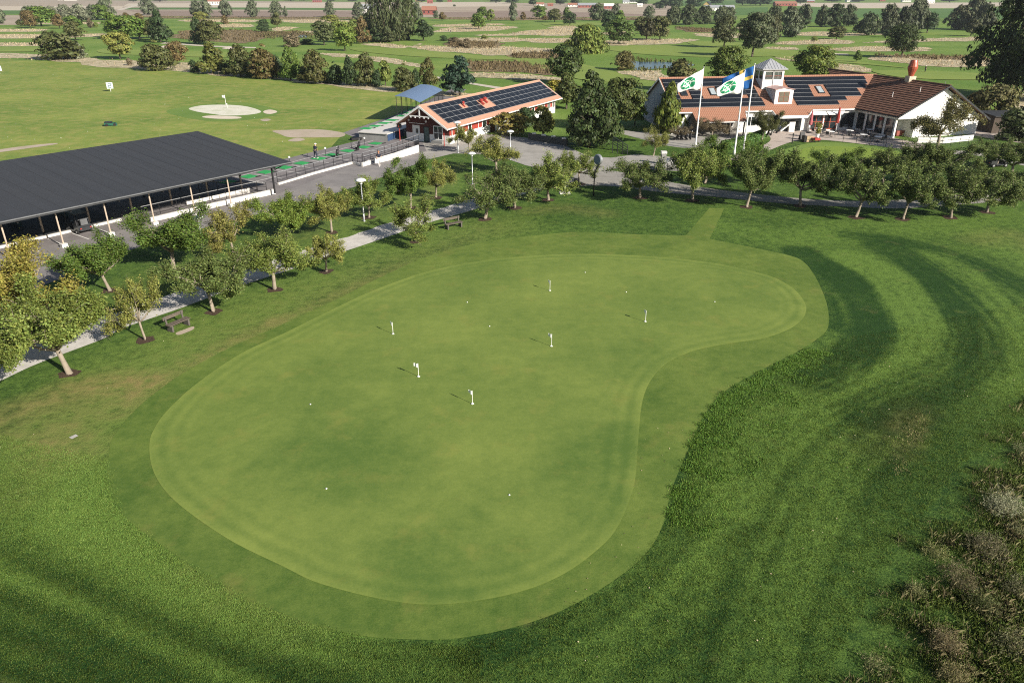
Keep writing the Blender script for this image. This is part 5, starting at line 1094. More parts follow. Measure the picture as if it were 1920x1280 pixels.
# ---------------------------------------------------------------- raised tee deck and shelter
def deck():
    t = thing('tee_deck', 'raised white tee deck with grey front wall at the end of the driving range', 'platform')
    A, B = G(673.7, 261.4), G(727, 265.6); H_ = 1.1
    poly = [A, B, Vector((-16.2, 112.6, 0)), Vector((-12.9, 121.5, 0)), Vector((-9.5, 141, 0)), Vector((-14.8, 143, 0)), Vector((-18.9, 125.3, 0))]
    m = MB(); m.prism(poly, .0, H_ - .1); m.build('wall', [M_greyc], t)
    m = MB(); c = sum((p for p in poly), Vector()) / 7; m.prism([c + (p - c) * 1.012 for p in poly], H_ - .098, H_); m.build('deck', pm('pale_deck', (.55, .53, .50), .8, var=.06), t)
    d = (poly[2] - B); m = MB(); nn = Vector((d.y, -d.x, 0)).normalized() * .05; m.slab([B + nn * .2 + Vector((0, 0, .95)), poly[2] + nn * .2 + Vector((0, 0, .95)), poly[2] + nn + Vector((0, 0, .95)), B + nn + Vector((0, 0, .95))], .9); m.build('side_wall_shade', M_blue, t)  # blue strip paints the shade on the deck's side wall
deck()
def shelter():
    t = thing('metal_shelter', 'open shelter with curved blue grey sheet metal roof on thin black posts', 'shelter', (-18.7, 123.7, 1.1), math.radians(82))
    L, Wd = 16.0, 4.0; n_ = 8; k = N('blue_sheet'); k.b.inputs['Roughness'].default_value = .35; k.b.inputs['Metallic'].default_value = .25
    wv = k.n('ShaderNodeTexWave', bands_direction='X', wave_profile='SIN'); wv.inputs['Scale'].default_value = 1.6; k.l(k.tc(), wv.inputs['Vector']); k.col(k.mix(wv.outputs['Fac'], (.13, .20, .33), (.19, .27, .42))); k.bump(wv.outputs['Fac'], .5, .04)
    zf = lambda s: 3.35 + .35 * math.sin(s * math.pi * .9) - 1.0 * s
    m = MB()
    for i in range(n_):
        a, b = i / n_, (i + 1) / n_; m.slab([(-.4, -Wd * a, zf(a)), (L, -Wd * a, zf(a)), (L, -Wd * b, zf(b)), (-.4, -Wd * b, zf(b))], .08)
    m.build('roof', k.m, t)
    for i in range(6):
        for s in (0, 1):
            x = .1 + i * (L - .4) / 5; m = MB(); m.tube([(x, -Wd * s, 0), (x, -Wd * s, zf(s) - .05)], .05, 6); m.build('post', M_black, t)
    for q in range(1, 5):
        s = q / 5; m = MB(); m.tube([(.05, -Wd * s, 0), (.05, -Wd * s, zf(s) - .05)], .035, 5); m.build('mullion', M_black, t)
    m = MB()
    for i in range(34): x = .3 + i * .5; m.box(x, x + .05, -Wd - .02, -Wd + .02, .1, 2.3)
    m.build('slat_screen', M_dark, t)
shelter()
# ---------------------------------------------------------------- painted lines, mats
lm = MB()
def pline(a, b, w_=.1, z=.026):
    a, b = Vector((a[0], a[1], z)), Vector((b[0], b[1], z)); d = (b - a).normalized(); n_ = Vector((-d.y, d.x, 0)) * w_ / 2; lm.face([a - n_, b - n_, b + n_, a + n_])
BA = math.radians(60); bd = Vector((math.cos(BA), math.sin(BA), 0)); bn = Vector((bd.y, -bd.x, 0))
MATPX = [(427, 341), (466, 331), (497.6, 322.7), (533.7, 314), (565.4, 306), (598, 297.2), (622, 290.5), (652, 282.8), (682, 276), (704.6, 269)]
for x, y in MATPX[1:]:
    p = G(x, y) - bd * 1.5; pline(p - bn * .2, p + bn * 4.3)
pline(G(440, 333), G(700, 264)); pline(G(430, 352), G(520, 331), .12)
for k_ in range(9):
    x = -17.0 - 2.05 * k_; pline(Sw(x, 4.4), Sw(x, 1.3), .1)
o = lm.build('painted_lines', M_line); o['kind'] = 'structure'
for i, (x, y) in enumerate(MATPX):
    p = G(x, y, .03); lab = 'green hitting mat on the asphalt bays, %s from the canopy end' % ORD[i]
    if i == 0: t0 = t = thing('hitting_mat', lab, 'mat', p, BA, 'green mats on the asphalt bays'); m = MB(); m.box(-.75, .75, -.8, .8, -.005, .03); m.build('turf', M_mat, t); m = MB(); m.box(.3, .95, -1.1, -.84, -.005, .05); m.build('ball_tray', M_tray, t)
    else: dup(t0, p, BA + RND.uniform(-.02, .02), lab)
DA = math.radians(74)
for i, (x, y) in enumerate([(687, 241), (703, 236.4), (719.7, 231), (734.7, 225.5), (754, 217.5), (764, 212), (772, 207)]):
    dup(t0, G(x, y, 1.11), DA, 'green hitting mat on the raised white tee deck, %s from the near end' % ORD[i], 'green mats on the tee deck')
# tee divider posts
def divider(x, yb, yt, white, label):
    p = G(x, yb); h = height(x, yb, yt); t = thing('divider_post', label, 'post', p, group='posts between the hitting bays')
    m = MB(); m.tube([(0, 0, 0), (0, 0, h)], .035, 6); m.build('pole', M_dark, t)
    if white: m = MB(); m.lathe([(.02, h - .05), (.13, h), (.13, h + .16), (.02, h + .2)], n=8); m.build('cap', M_whitep, t)
divider(543, 303, 296, True, 'white capped divider post beside the canopy roof corner'); divider(611, 293, 279, True, 'white capped divider post right of the swinging golfer'); divider(684, 272, 260, True, 'white capped divider post before the grey deck wall')
divider(577, 296, 287, False, 'bare dark divider post left of the swinging golfer'); divider(636, 285, 273, False, 'bare dark divider post above the nearer golf bag'); divider(659, 277, 266, False, 'bare dark divider post left of the farther golf bag')
# ---------------------------------------------------------------- lamps
def lamp_proto():
    t = thing('lamp_post', '', 'lamp', (0, 0, 0), 0, 'white domed lamp posts')
    m = MB(); m.lathe([(.14, 0), (.14, .04), (.075, .06), (.07, 1.0), (.05, 1.05), (.045, 3.35)], n=10); m.build('pole', M_galv, t, True)
    m = MB(); m.lathe([(.05, 3.3), (.13, 3.36), (.13, 3.62), (.06, 3.66)], n=10); m.build('lamp_housing', M_whitep, t, True)
    m = MB(); m.lathe([(.02, 3.62), (.46, 3.62), (.47, 3.66), (.40, 3.74), (.22, 3.82), (.02, 3.85)], n=16); m.build('lamp_shade', M_whitep, t, True); return t
lp = None
for x, yb, yt, lab in ((384, 478, 404, 'domed lamp post nearest the camera, in front of the canopy posts'), (683, 415, 334, 'domed lamp post standing alone beside the gravel path and asphalt road'), (886, 345, 285, 'domed lamp post on the open grass before the red range house'), (859, 287, 227, 'domed lamp post at the front corner of the red range house'), (957, 300, 244, 'domed lamp post half hidden by trees on the gravel court')):
    P = G(x, yb); s = height(x, yb, yt) / 3.85
    if lp is None: lp = lamp_proto(); lp.location = P; lp['label'] = lab; lp.scale = (s, s, s)
    else: dup(lp, P, 0, lab, scale=(s, s, s))
# ---------------------------------------------------------------- benches
def bench(label, a, b):
    A, B = G(*a), G(*b); L = (B - A).length; ang = math.atan2(B.y - A.y, B.x - A.x)
    t = thing('park_bench', label, 'bench', A, ang, 'wooden benches by the gravel path')
    m = MB()
    for i in range(3): m.box(-.18, L + .18, .02 + i * .16, .16 + i * .16, .43, .48)
    m.build('seat', M_woodd, t); m = MB(); m.box(-.15, L + .15, .62, .66, .70, .92); m.build('backrest', M_woodd, t)
    for x in (.0, L):
        m = MB(); m.box(x - .06, x + .06, .02, .5, 0, .42); m.slab([(x - .05, .5, .44), (x + .05, .5, .44), (x + .05, .60, .95), (x - .05, .60, .95)], .3); m.build('leg', pm('bench_leg', (.10, .09, .08), .9), t)
bench('weathered bench nearest the camera, on worn grass between two fruit trees', (326, 623), (356, 610)); bench('weathered bench farther off, beside a sparse fruit tree by the path', (841, 431), (866, 426))
sheet('worn_grass', [(330, 624), (345, 618), (362, 612), (363, 617), (348, 624), (334, 628)], .011, M_dirt); sheet('stone_slab', [(129, 820), (142, 814), (147, 817), (135, 823)], .014, pm('slab_stone', (.42, .40, .37), .9), False)
# ---------------------------------------------------------------- green furniture
def pinflag(P, h, label, name='pin_flag', group='white pins on the putting green', rz=2.4):
    t = thing(name, label, 'flag', P, rz, group); k = h / .85
    m = MB(); m.tube([(0, 0, 0), (0, 0, h)], .016 * k, 6); m.build('pole', M_whitep, t)
    m = MB(); n_ = 6
    for i in range(n_):
        a, b = i / n_, (i + 1) / n_; f_ = lambda q: .03 * math.sin(q * 6)
        m.slab([(.01 + .25 * k * a, f_(a), h - .02 * k), (.01 + .25 * k * b, f_(b), h - .02 * k), (.01 + .25 * k * b, f_(b) + .008, h - .02 * k), (.01 + .25 * k * a, f_(a) + .008, h - .02 * k)], .24 * k * (1 - .25 * a))
    m.build('flag', M_whitep, t); m = MB(); m.lathe([(.075, .0), (.085, .03), (.02, .032)], n=12); m.build('cup_rim', M_whitep, t)
for x, yb, yt, lab in ((737, 626, 604, 'white pin flag leftmost on the putting green'), (785, 706, 681, 'white pin flag second nearest, left of centre on the green'), (886, 757, 732, 'white pin flag nearest the camera on the putting green'), (1034, 649, 626, 'white pin flag in the middle of the green, below the farthest flag'), (1031, 545, 526, 'white pin flag farthest away on the putting green'), (1210, 603, 582, 'white pin flag rightmost on the putting green')):
    P = G(x, yb, .024); pinflag(P, height(x, yb, yt), lab, rz=2.4 + RND.uniform(-.5, .5))
for x, y, lab in ((876, 567, 'in the upper left of the green'), (918, 612, 'near the centre of the green'), (1097, 511, 'near the far edge of the green'), (1174, 548, 'right of the farthest flag'), (1340, 566, 'in the right lobe of the green'), (582, 758, 'at the left side of the green'), (612, 916, 'at the lower left of the green'), (955, 928, 'at the lower right of the green')):
    m = MB(); m.lathe([(.001, .0), (.036, .0), (.043, .015), (.04, .032), (.028, .045), (.001, .05)], n=10); o = m.build('hole_marker', M_whitep, loc=G(x, y, .02), smooth=True); tag(o, 'small white hole marker ' + lab, 'hole marker', 'white hole markers on the putting green')
pinflag(G(424, 198), 1.9, 'white flag on the sandy target green of the driving range', 'target_flag', None, 2.9)
pinflag(G(427, 203), .9, 'short white marker flag beside the target green flag', 'target_flag', None, 2.9)
# distance board
def board(x, yb, yt, lab, digit, sc=1.0):
    P = G(x, yb); h = height(x, yb, yt); t = thing('distance_sign', lab, 'sign', P, .25); m = MB(); m.tube([(0, 0, 0), (0, 0, h * .4)], .05, 6); m.build('post', M_whitep, t)
    w_ = h * .34; m = MB(); m.box(-w_, w_, -.04, .04, h * .33, h); b = m.build('board', pm('pale_blue_board', (.62, .72, .72), .5), t)
    if digit:
        q = MB(); z0, z1 = h * .42, h * .9; zm = (z0 + z1) / 2; a = w_ * .5; e = w_ * .17
        for bx in ((-a, a, z1 - e, z1), (a - e, a, zm, z1 - e), (-a, a, zm - e / 2, zm + e / 2), (-a, -a + e, z0, zm), (-a, a, z0, z0 + e)): q.box(bx[0], bx[1], -.055, -.041, bx[2], bx[3])
        q.build('numeral', pm('slate_numeral', (.07, .10, .13), .5), b)
board(208, 172, 155, 'pale distance board with a dark numeral two on the driving range', True); board(0, 138, 124, 'pale distance board cut off by the left picture edge', False)
# robot mower
t = thing('robot_mower', 'low dark green robot ball picker on the driving range grass', 'mower', G(208, 236), .4)
m = MB(); m.slab([(-.9, -.55, .55), (.7, -.55, .42), (.95, -.3, .3), (.95, .3, .3), (.7, .55, .42), (-.9, .55, .55)], .38); m.build('body', pm('mower_green', (.02, .09, .06), .4), t); m = MB(); m.box(-.8, .3, -.45, .45, .5, .66); m.build('cover', M_black, t)
for x, y in ((-.55, -.6), (-.55, .6), (.6, -.5), (.6, .5)):
    m = MB(); m.tube([(x, y - .07, .22), (x, y + .07, .22)], .22, 12); m.build('wheel', M_tray, t)
t = thing('litter_bin', 'flat black crate lying by the grey deck wall', 'crate', G(668, 262.5), .5); m = MB(); m.slab([(-.8, -.4, .35), (.8, -.4, .35), (.8, .4, .28), (-.8, .4, .28)], .3); m.build('body', M_tray, t)
# ---------------------------------------------------------------- people
M_skin = pm('skin', (.50, .30, .21), .6, var=.06); M_navy = pm('navy_cloth', (.022, .026, .045), .85); M_whitec = pm('white_cloth', (.72, .71, .69), .85); M_hair = pm('dark_hair', (.05, .03, .02), .7); M_den = pm('dark_trousers', (.03, .035, .055), .85); M_ora = pm('auburn_hair', (.35, .14, .06), .7)
def skin(name, J, E_, mat, par, levels=1, root=0):
    me = bpy.data.meshes.new(name); me.from_pydata([j[:3] for j in J], E_, []); me.materials.append(mat); o = link(name, me, par)
    md = o.modifiers.new('skin', 'SKIN'); md.use_smooth_shade = True
    for i, v in enumerate(me.skin_vertices[0].data if me.skin_vertices else []): v.radius = (J[i][3],) * 2
    if not me.skin_vertices:
        bm = bmesh.new(); bm.from_mesh(me); ly = bm.verts.layers.skin.verify()
        for i, v in enumerate(bm.verts): v[ly].radius = (J[i][3],) * 2; v[ly].use_root = (i == root)
        bm.to_mesh(me); bm.free()
    if levels: s = o.modifiers.new('sub', 'SUBSURF'); s.levels = s.render_levels = levels
    return o
def person(P, rz, label, pose, shirt, trou, hair=None, cap=None, name='person', group=None, s=1.0):
    """pose: joint positions for hands, elbows, knees and feet; 1.78 m tall"""
    t = thing(name, label, 'person', P, rz, group); t.scale = (s, s, s); ln = pose.get('lean', (0, 0)); lx, ly = ln
    hip = (0, 0, .95); ch = (lx * .6, ly * .6, 1.32); nk = (lx, ly, 1.50); hd = (lx * 1.15, ly * 1.15 + .01, 1.60); tp = (lx * 1.2, ly * 1.2, 1.73)
    J = [hip + (.13,), ch + (.15,), nk + (.058,), hd + (.085,), tp + (.075,)]; E_ = [(0, 1), (1, 2), (2, 3), (3, 4)]; sh = []; tr = []
    for sd in (-1, 1):
        k = 'L' if sd < 0 else 'R'; so_ = (ch[0] + sd * .18, ch[1], 1.42); el, ha = pose['el' + k], pose['ha' + k]; b = len(J)
        J += [so_ + (.06,), el + (.042,), ha + (.03,)]; E_ += [(1, b), (b, b + 1), (b + 1, b + 2)]
        hv = (Vector(ha) - Vector(el)).normalized(); sv = hv.cross(Vector((0, 0, 1))); sv = sv.normalized() if sv.length > .1 else Vector((1, 0, 0))
        pb = len(J); J.append(tuple(Vector(ha) + hv * .07) + (.026,)); E_.append((b + 2, pb))
        for q, off in enumerate((-.03, -.01, .01, .03)):
            a = Vector(ha) + hv * .075 + sv * off; l = (.06, .075, .07, .055)[q]; c = len(J); J += [tuple(a + hv * l * .5) + (.009,), tuple(a + hv * l + Vector((0, 0, -.02))) + (.008,)]; E_ += [(pb, c), (c, c + 1)]
        c = len(J); J.append(tuple(Vector(ha) + hv * .05 + sv * .05 * -sd) + (.011,)); E_.append((b + 2, c))
        hp = (sd * .09, 0, .9); kn, ft = pose['kn' + k], pose['ft' + k]; b = len(J); J += [hp + (.09,), kn + (.062,), ft + (.042,), (ft[0], ft[1] - .15, .035, .035)]; E_ += [(0, b), (b, b + 1), (b + 1, b + 2), (b + 2, b + 3)]
        sh.append((so_, el)); tr.append((hp, kn, ft))
    skin('body', J, E_, M_skin, t)
    J = [hip + (.15,), (ch[0], ch[1], ch[2]) + (.185,), (ch[0], ch[1], 1.45) + (.10,)]; E_ = [(0, 1), (1, 2)]
    for a, e in sh: b = len(J); J += [a + (.085,), e + (.06,)]; E_ += [(1, b), (b, b + 1)]
    skin('shirt', J, E_, shirt, t)
    J = [(0, 0, .98, .155)]; E_ = []
    for a, kn, ft in tr: b = len(J); J += [a + (.11,), kn + (.083,), (ft[0], ft[1], ft[2] + .04, .065)]; E_ += [(0, b), (b, b + 1), (b + 1, b + 2)]
    skin('trousers', J, E_, trou, t)
    m = MB(); c = Vector(hd) + Vector((0, 0, .04))
    if cap: m.lathe([(.115, .02), (.118, .06), (.09, .13), (.01, .16)], tuple(c), 10); m.box(c.x - .08, c.x + .08, c.y - .22, c.y - .09, c.z + .02, c.z + .04); m.build('cap', cap, t, True)
    else: m.lathe([(.09, -.06), (.115, .02), (.112, .08), (.08, .14), (.01, .165)], (c.x, c.y + .025, c.z), 10); m.build('hair', hair or M_hair, t, True)
    m = MB()
    for sd in (-1, 1): ft = pose['ft' + ('L' if sd < 0 else 'R')]; m.box(ft[0] - .05, ft[0] + .05, ft[1] - .22, ft[1] + .07, 0, .09)
    m.build('shoes', M_whitec, t); return t
STAND = dict(elL=(-.27, .0, 1.15), haL=(-.28, -.08, .92), elR=(.27, .0, 1.15), haR=(.28, -.08, .92), knL=(-.1, -.02, .5), knR=(.1, -.02, .5), ftL=(-.11, 0, .08), ftR=(.11, 0, .08))
SWING = dict(elL=(-.2, -.22, 1.2), haL=(-.06, -.36, .98), elR=(.14, -.24, 1.18), haR=(-.02, -.38, .95), knL=(-.19, -.06, .5), knR=(.17, -.06, .5), ftL=(-.24, 0, .08), ftR=(.24, .02, .08), lean=(.0, -.16))
WALK = dict(elL=(-.26, .1, 1.16), haL=(-.28, .1, .9), elR=(.27, -.05, 1.16), haR=(.3, -.22, .98), knL=(-.1, -.16, .52), knR=(.09, .04, .48), ftL=(-.1, -.26, .08), ftR=(.1, .3, .12), lean=(0, -.05))
gp = G(592, 297.5); g_ = person(gp, math.radians(150), 'golfer in dark polo and trousers with white cap, standing on a hitting mat', SWING, M_navy, M_den, cap=M_whitec, s=1.08)
def place(loc, rz, p): v = rotz(p, rz); return Vector((loc.x + v.x, loc.y + v.y, loc.z + v.z))
m = MB(); m.tube([(-.05, -.42, .98), (-.1, -.95, .06)], .012, 5); m.box(-.16, -.06, -1.02, -.93, .02, .08); tag(m.build('golf_club', M_galv, loc=gp, rz=math.radians(150)), 'golf club in the hands of the golfer on the mat', 'golf club')
person(G(711.5, 311), math.radians(20), 'walker in dark jacket and white trousers on the road below the white ramp wall', WALK, M_navy, M_whitec, hair=M_ora, s=1.02)
person(G(1734, 136), math.radians(90), 'distant golfer in dark clothes on the shaded fairway right of the chimney hood', STAND, M_navy, M_den, cap=M_whitec)
person(G(841, 60), math.radians(40), 'tiny golfer in dark clothes on the far fairway right of the poplars', STAND, M_navy, M_den)
person(G(845, 61), math.radians(140), 'tiny golfer in pale top beside the dark one on the far fairway', STAND, M_whitec, M_den)
person(G(437, 55), math.radians(140), 'tiny golfer at a sandy strip right of the upper left tree pair', STAND, M_navy, M_den)
def golfbag(label, P, rz, col, group=None, proto=[None]):
    t = thing('golf_trolley', label, 'golf trolley', P, rz, group)
    m = MB(); m.tube([(0, 0, .25), (0, -.32, 1.05)], [.13, .16], 10); m.build('bag', col, t, True); m = MB(); m.box(-.1, .1, -.38, -.24, .42, .7); m.build('pocket', M_black, t)
    for i, (a, b) in enumerate(((-.07, .02), (.05, .0), (0, .08), (.09, .06), (-.03, -.06))): m = MB(); m.tube([(a, -.3 + b * .5, .95), (a * 1.3, -.42 + b, 1.25)], .014, 5); m.lathe([(.01, 1.22), (.05, 1.25), (.055, 1.33), (.01, 1.38)], (a * 1.3, -.42 + b, 0), 6); m.build('club', M_whitec if i % 2 else M_black, t)
    for sd in (-1, 1): m = MB(); m.tube([(sd * .3, .1, .17), (sd * .36, .1, .17)], .17, 12); m.tube([(sd * .3, .1, .17), (0, .02, .35)], .02, 5); m.build('wheel', M_black, t)
    m = MB(); m.tube([(0, .02, .3), (0, .45, .95), (0, .62, 1.0)], .02, 5); m.tube([(0, -.1, .2), (0, -.45, .1)], .025, 5); m.build('frame', M_galv, t)
golfbag('black golf trolley with white bag top, right behind the swinging golfer', G(631, 296), 2.6, M_black); golfbag('black golf trolley on the hitting bays nearest the grey deck wall', G(671, 281), 2.2, M_black)
for x, y, c, lab in ((1437, 257, M_black, 'leftmost golf trolley parked by the hedge at the clubhouse entrance'), (1446, 254, M_whitec, 'pale golf trolley between two dark ones at the clubhouse entrance'), (1457, 250, M_navy, 'rightmost golf trolley parked before the white entrance wall')): golfbag(lab, G(x, y), 1.2, c, 'golf trolleys at the clubhouse entrance')
for i, x in enumerate((1268, 1276, 1284, 1292)): golfbag('dark golf trolley in the rack below the porch, %s from the left' % ORD[i], G(x, 263), .5, M_black, 'golf trolleys in the porch rack')
# ---------------------------------------------------------------- golf carts
def cart(label, P, rz, s=1.0):
    t = thing('golf_cart', label, 'golf cart', P, rz); t.scale = (s, s, s)      # rear faces -y
    m = MB(); m.slab([(-.6, -1.1, .78), (.6, -1.1, .78), (.6, -.3, .72), (-.6, -.3, .72)], .42); m.slab([(-.6, -.3, .34), (.6, -.3, .34), (.6, .75, .34), (-.6, .75, .34)], .12); m.slab([(-.58, .75, .72), (.58, .75, .72), (.5, 1.25, .55), (-.5, 1.25, .55)], .42)
    m.slab([(-.5, -1.22, .62), (.5, -1.22, .62), (.56, -1.1, .66), (-.56, -1.1, .66)], .3); m.build('body', pm('charcoal_paint', (.035, .038, .042), .3, spec=.5), t)
    m = MB(); m.box(-.55, .55, -.55, -.05, .73, .86); m.build('seat', M_black, t); m = MB(); m.slab([(-.55, -.62, 1.25), (.55, -.62, 1.25), (.55, -.52, 1.25), (-.55, -.52, 1.25)], .4); m.build('backrest', M_black, t)
    m = MB(); m.slab([(-.62, -.95, 1.84), (.62, -.95, 1.84), (.6, .9, 1.88), (-.6, .9, 1.88)], .07); m.build('roof', pm('cart_roof', (.05, .055, .06), .4), t)
    for x in (-.55, .55):
        m = MB(); m.tube([(x, -.9, .75), (x, -.85, 1.8)], .025, 5); m.tube([(x, .95, .7), (x, .75, 1.82)], .025, 5); m.build('roof_post', M_dark, t)
        m = MB(); m.box(x * .78 - .07, x * .78 + .07, -1.25, -1.2, .5, .6); m.build('tail_light', M_redp, t)
        for y in (-.72, .9):
            m = MB(); m.tube([(x - .1, y, .22), (x + .1, y, .22)], .22, 14); w_ = m.build('wheel', M_tray, t); m = MB(); m.tube([(x - .105, y, .22), (x + .105, y, .22)], .11, 10); m.build('rim', M_galv, w_)
    m = MB(); m.box(-.3, .3, -1.18, -1.0, .82, 1.35); m.tube([(-.45, -1.05, 1.3), (.45, -1.05, 1.3)], .03, 5); m.build('bag_rack', pm('grey_plastic', (.12, .125, .13), .5), t); m = MB(); m.tube([(-.28, .3, 1.0), (-.28, .62, .75)], .02, 5); m.lathe([(.16, .98), (.17, 1.0), (.16, 1.02)], (-.28, .3, 0), 10); m.build('steering_wheel', M_black, t)
cart('black golf cart parked under the canopy roof', G(150, 434), SA + .05); cart('dark utility cart on the grass under the fruit trees at right', G(1865, 312), -1.4, 1.05)
# ---------------------------------------------------------------- flag poles
def flagpole(x, yb, yt, label, kind, length, hoist):
    P = G(x, yb); h = height(x, yb, yt); t = thing('flagpole', label, 'flagpole', P, 0, 'flagpoles before the clubhouse')
    m = MB(); m.lathe([(.16, 0), (.16, .5), (.11, .55), (.10, h * .5), (.06, h)], n=10); m.build('pole', M_whitep, t, True); m = MB(); m.lathe([(.01, h), (.09, h + .04), (.09, h + .14), (.01, h + .2)], n=10); m.build('finial', M_frame, t, True)
    nu, nv = 22, 12; me = MB(); A = math.radians(188 if kind == 1 else 160); dx, dy = math.cos(A), math.sin(A)
    def pt(u, v):   # u along the fly, v down the hoist; the top edge sags more than the lower one
        w_ = .16 * math.sin(u * 8 + v * 2.2) * u + .08 * math.sin(u * 17 + v * 4); top = -.15 - (1.85 if kind == 1 else 1.6) * u ** 1.1; bot = -.15 - hoist - (.35 if kind == 1 else .9) * u - .12 * math.sin(u * 9)
        L = length * (1 - .06 * v); z = h + top + (bot - top) * v
        return (.08 * dx + dx * u * L - dy * w_, .08 * dy + dy * u * L + dx * w_, z)
    for i in range(nu):
        for j in range(nv):
            u, v = (i + .5) / nu, (j + .5) / nv
            if kind == 1:
                a, b = (u - .56) / .30, (v - .5) / .40; r = a * a + b * b; mi = 0
            else: mi = 2 if (abs(v - .5) < .11 or abs(u - .36) < .075) else 1
            me.face([pt(i / nu, j / nv), pt((i + 1) / nu, j / nv), pt((i + 1) / nu, (j + 1) / nv), pt(i / nu, (j + 1) / nv)], mi)
    f_ = me.build('flag', [M_whitep, pm('flag_blue', (.02, .12, .38), .8), pm('flag_yellow', (.72, .50, .10), .8)], t, True, merge=True)
    s = f_.modifiers.new('cloth', 'SOLIDIFY'); s.thickness = .015
    if kind == 1:
        e = MB(); n_ = 30
        for side in (-1, 1):
            for i in range(n_):
                for j in range(n_):
                    a0, b0, a1, b1 = (i / n_ * 2 - 1), (j / n_ * 2 - 1), ((i + 1) / n_ * 2 - 1), ((j + 1) / n_ * 2 - 1); a, b = (a0 + a1) / 2, (b0 + b1) / 2; r = math.hypot(a, b)
                    if r > 1: continue
                    ln = min(abs(b - .15 * math.sin(3 * a)), abs(a + .55 * b - .1), abs(a - .75 * b + .15), abs(math.hypot(a - .1, b) - .52))
                    if ln < .055: continue
                    q = [pt(.56 + .30 * x_, .5 + .42 * y_) for x_, y_ in ((a0, b0), (a1, b0), (a1, b1), (a0, b1))]; e.face([(p[0] - dy * .02 * side, p[1] + dx * .02 * side, p[2]) for p in q])
        e.build('emblem', pm('emblem_green', (.01, .24, .10), .8), f_)
flagpole(1304, 274, 128, 'white flagpole standing apart at left, flying a white flag with a round green emblem', 1, 3.5, 2.45)
flagpole(1376.6, 290, 134, 'white flagpole in the middle, its green emblem flag before the blue and yellow one', 1, 3.5, 2.4); flagpole(1392.6, 291, 122, 'tallest white flagpole at right, flying a blue flag with yellow cross', 2, 3.7, 2.5)
# ---------------------------------------------------------------- court furniture
def discpole():
    P = G(1113, 367); h = height(1113, 367, 291); t = thing('disc_sign', 'bent black pole carrying a large round grey disc at the road bend', 'sign', P)
    m = MB(); m.tube([(0, 0, 0), (0, 0, h * .56), (.1, 0, h * .64), (.48, 0, h * .8), (.54, 0, h * .96)], .075, 8); m.build('pole', M_black, t, True)
    c = Vector((.28, -.12, h * .9)); d_ = Vector((-.75, -.66, 0)); m = MB(); m.tube([c - d_ * .16, c - d_ * .1, c + d_ * .1, c + d_ * .16], [.42, .54, .54, .48], 28); m.tube([c - d_ * .1, (.54, 0, h * .92)], .05, 6); d = m.build('disc', M_galv, t); m = MB(); m.tube([c + d_ * .161, c + d_ * .175], [.45, .45], 28); m.build('disc_face', pm('blue_grey_face', (.16, .20, .27), .4), d)
discpole()
t = thing('parasol_stand', 'thin pale pole on a white square base plate on the lawn', 'stand', G(1059, 362)); m = MB(); m.box(-.55, .55, -.55, .55, 0, .07); m.build('base_plate', M_conc, t); m = MB(); m.tube([(0, 0, .07), (0, 0, 2.2)], .04, 8); m.build('pole', M_whitep, t)
t = thing('litter_bin', 'black litter bin at the end of the gravel path', 'litter bin', G(1080, 350)); m = MB(); m.lathe([(.2, 0), (.24, .75), (.24, .8), (.16, .9)], n=12); m.build('body', M_black, t, True); m = MB(); m.lathe([(.05, .8), (.245, .8), (.245, .86), (.05, .86)], n=12); m.build('rim', M_dark, t)
t = thing('litter_bin', 'black litter bin on the end of the tall white wall before the range house', 'litter bin', G(782, 279)); m = MB(); m.box(-.3, .3, -.25, .25, 0, 1.0); m.build('body', M_black, t); m = MB(); m.box(-.32, .32, -.27, .27, 1.0, 1.06); m.build('lid', M_dark, t)
t = thing('stone_pillar', 'grey stone pillar with pale cap beside the slanted information board', 'pillar', G(1243, 308)); m = MB(); m.box(-.28, .28, -.28, .28, 0, 1.35); m.build('shaft', M_greyc, t); m = MB(); m.box(-.34, .34, -.34, .34, 1.352, 1.6); m.build('cap', M_conc, t)
t = thing('information_board', 'slanted pale information board behind the road trees', 'sign', G(1262, 320), -.3); m = MB(); m.slab([(-.9, -.35, 1.0), (.9, -.35, 1.0), (.9, .35, 1.35), (-.9, .35, 1.35)], .08); m.build('panel', M_conc, t)
for x in (-.7, .7): m = MB(); m.tube([(x, 0, 0), (x, 0, 1.1)], .05, 6); m.build('leg', M_black, t)
def signal(x, yb, yt, lab, box):
    h = height(x, yb, yt); t = thing('signal_post', lab, 'post', G(x, yb), -.3); m = MB(); m.tube([(0, 0, 0), (0, 0, h)], .08, 8); m.build('pole', M_redp, t)
    if box:
        m = MB(); m.box(-.32, .32, -.15, .15, h * .76, h); b = m.build('signal_box', M_black, t); m = MB(); m.box(-.05, .05, -.17, -.151, h * .8, h * .96); m.build('divider', M_redp, b)
signal(750, 264, 232, 'red post with black double box before the dark range house gable', True); signal(833, 274, 247, 'plain red post before the big range house window', False)
t = thing('court_wall', 'low dark timber wall along the gravel court below the hedge trees', 'wall', G(990, 262)); A, B = G(990, 262) * 0, G(1062, 274) - G(990, 262); d = B.normalized(); nn = Vector((-d.y, d.x, 0)) * .3; m = MB(); m.slab([(p.x, p.y, .95) for p in (A, B, B + nn, A + nn)], .95); m.build('boards', pm('dark_boards', (.07, .075, .07), .8), t)
for q in (.2, .45, .7, .97): p = B * q; m = MB(); m.box(p.x - .5, p.x + .1, p.y - .1, p.y + .3, .951, 1.12); m.build('coping_block', M_conc, t)
t = thing('rail_fence', 'sloping dark rail rack on the bank right of the tall dark tree', 'rack', G(1148, 287)); B = G(1176, 291) - G(1148, 287)
for hh in (.35, .65, .95, 1.25): m = MB(); m.tube([(0, 0, hh + .9), (B.x, B.y, hh)], .05, 5); m.build('rail', M_dark, t)
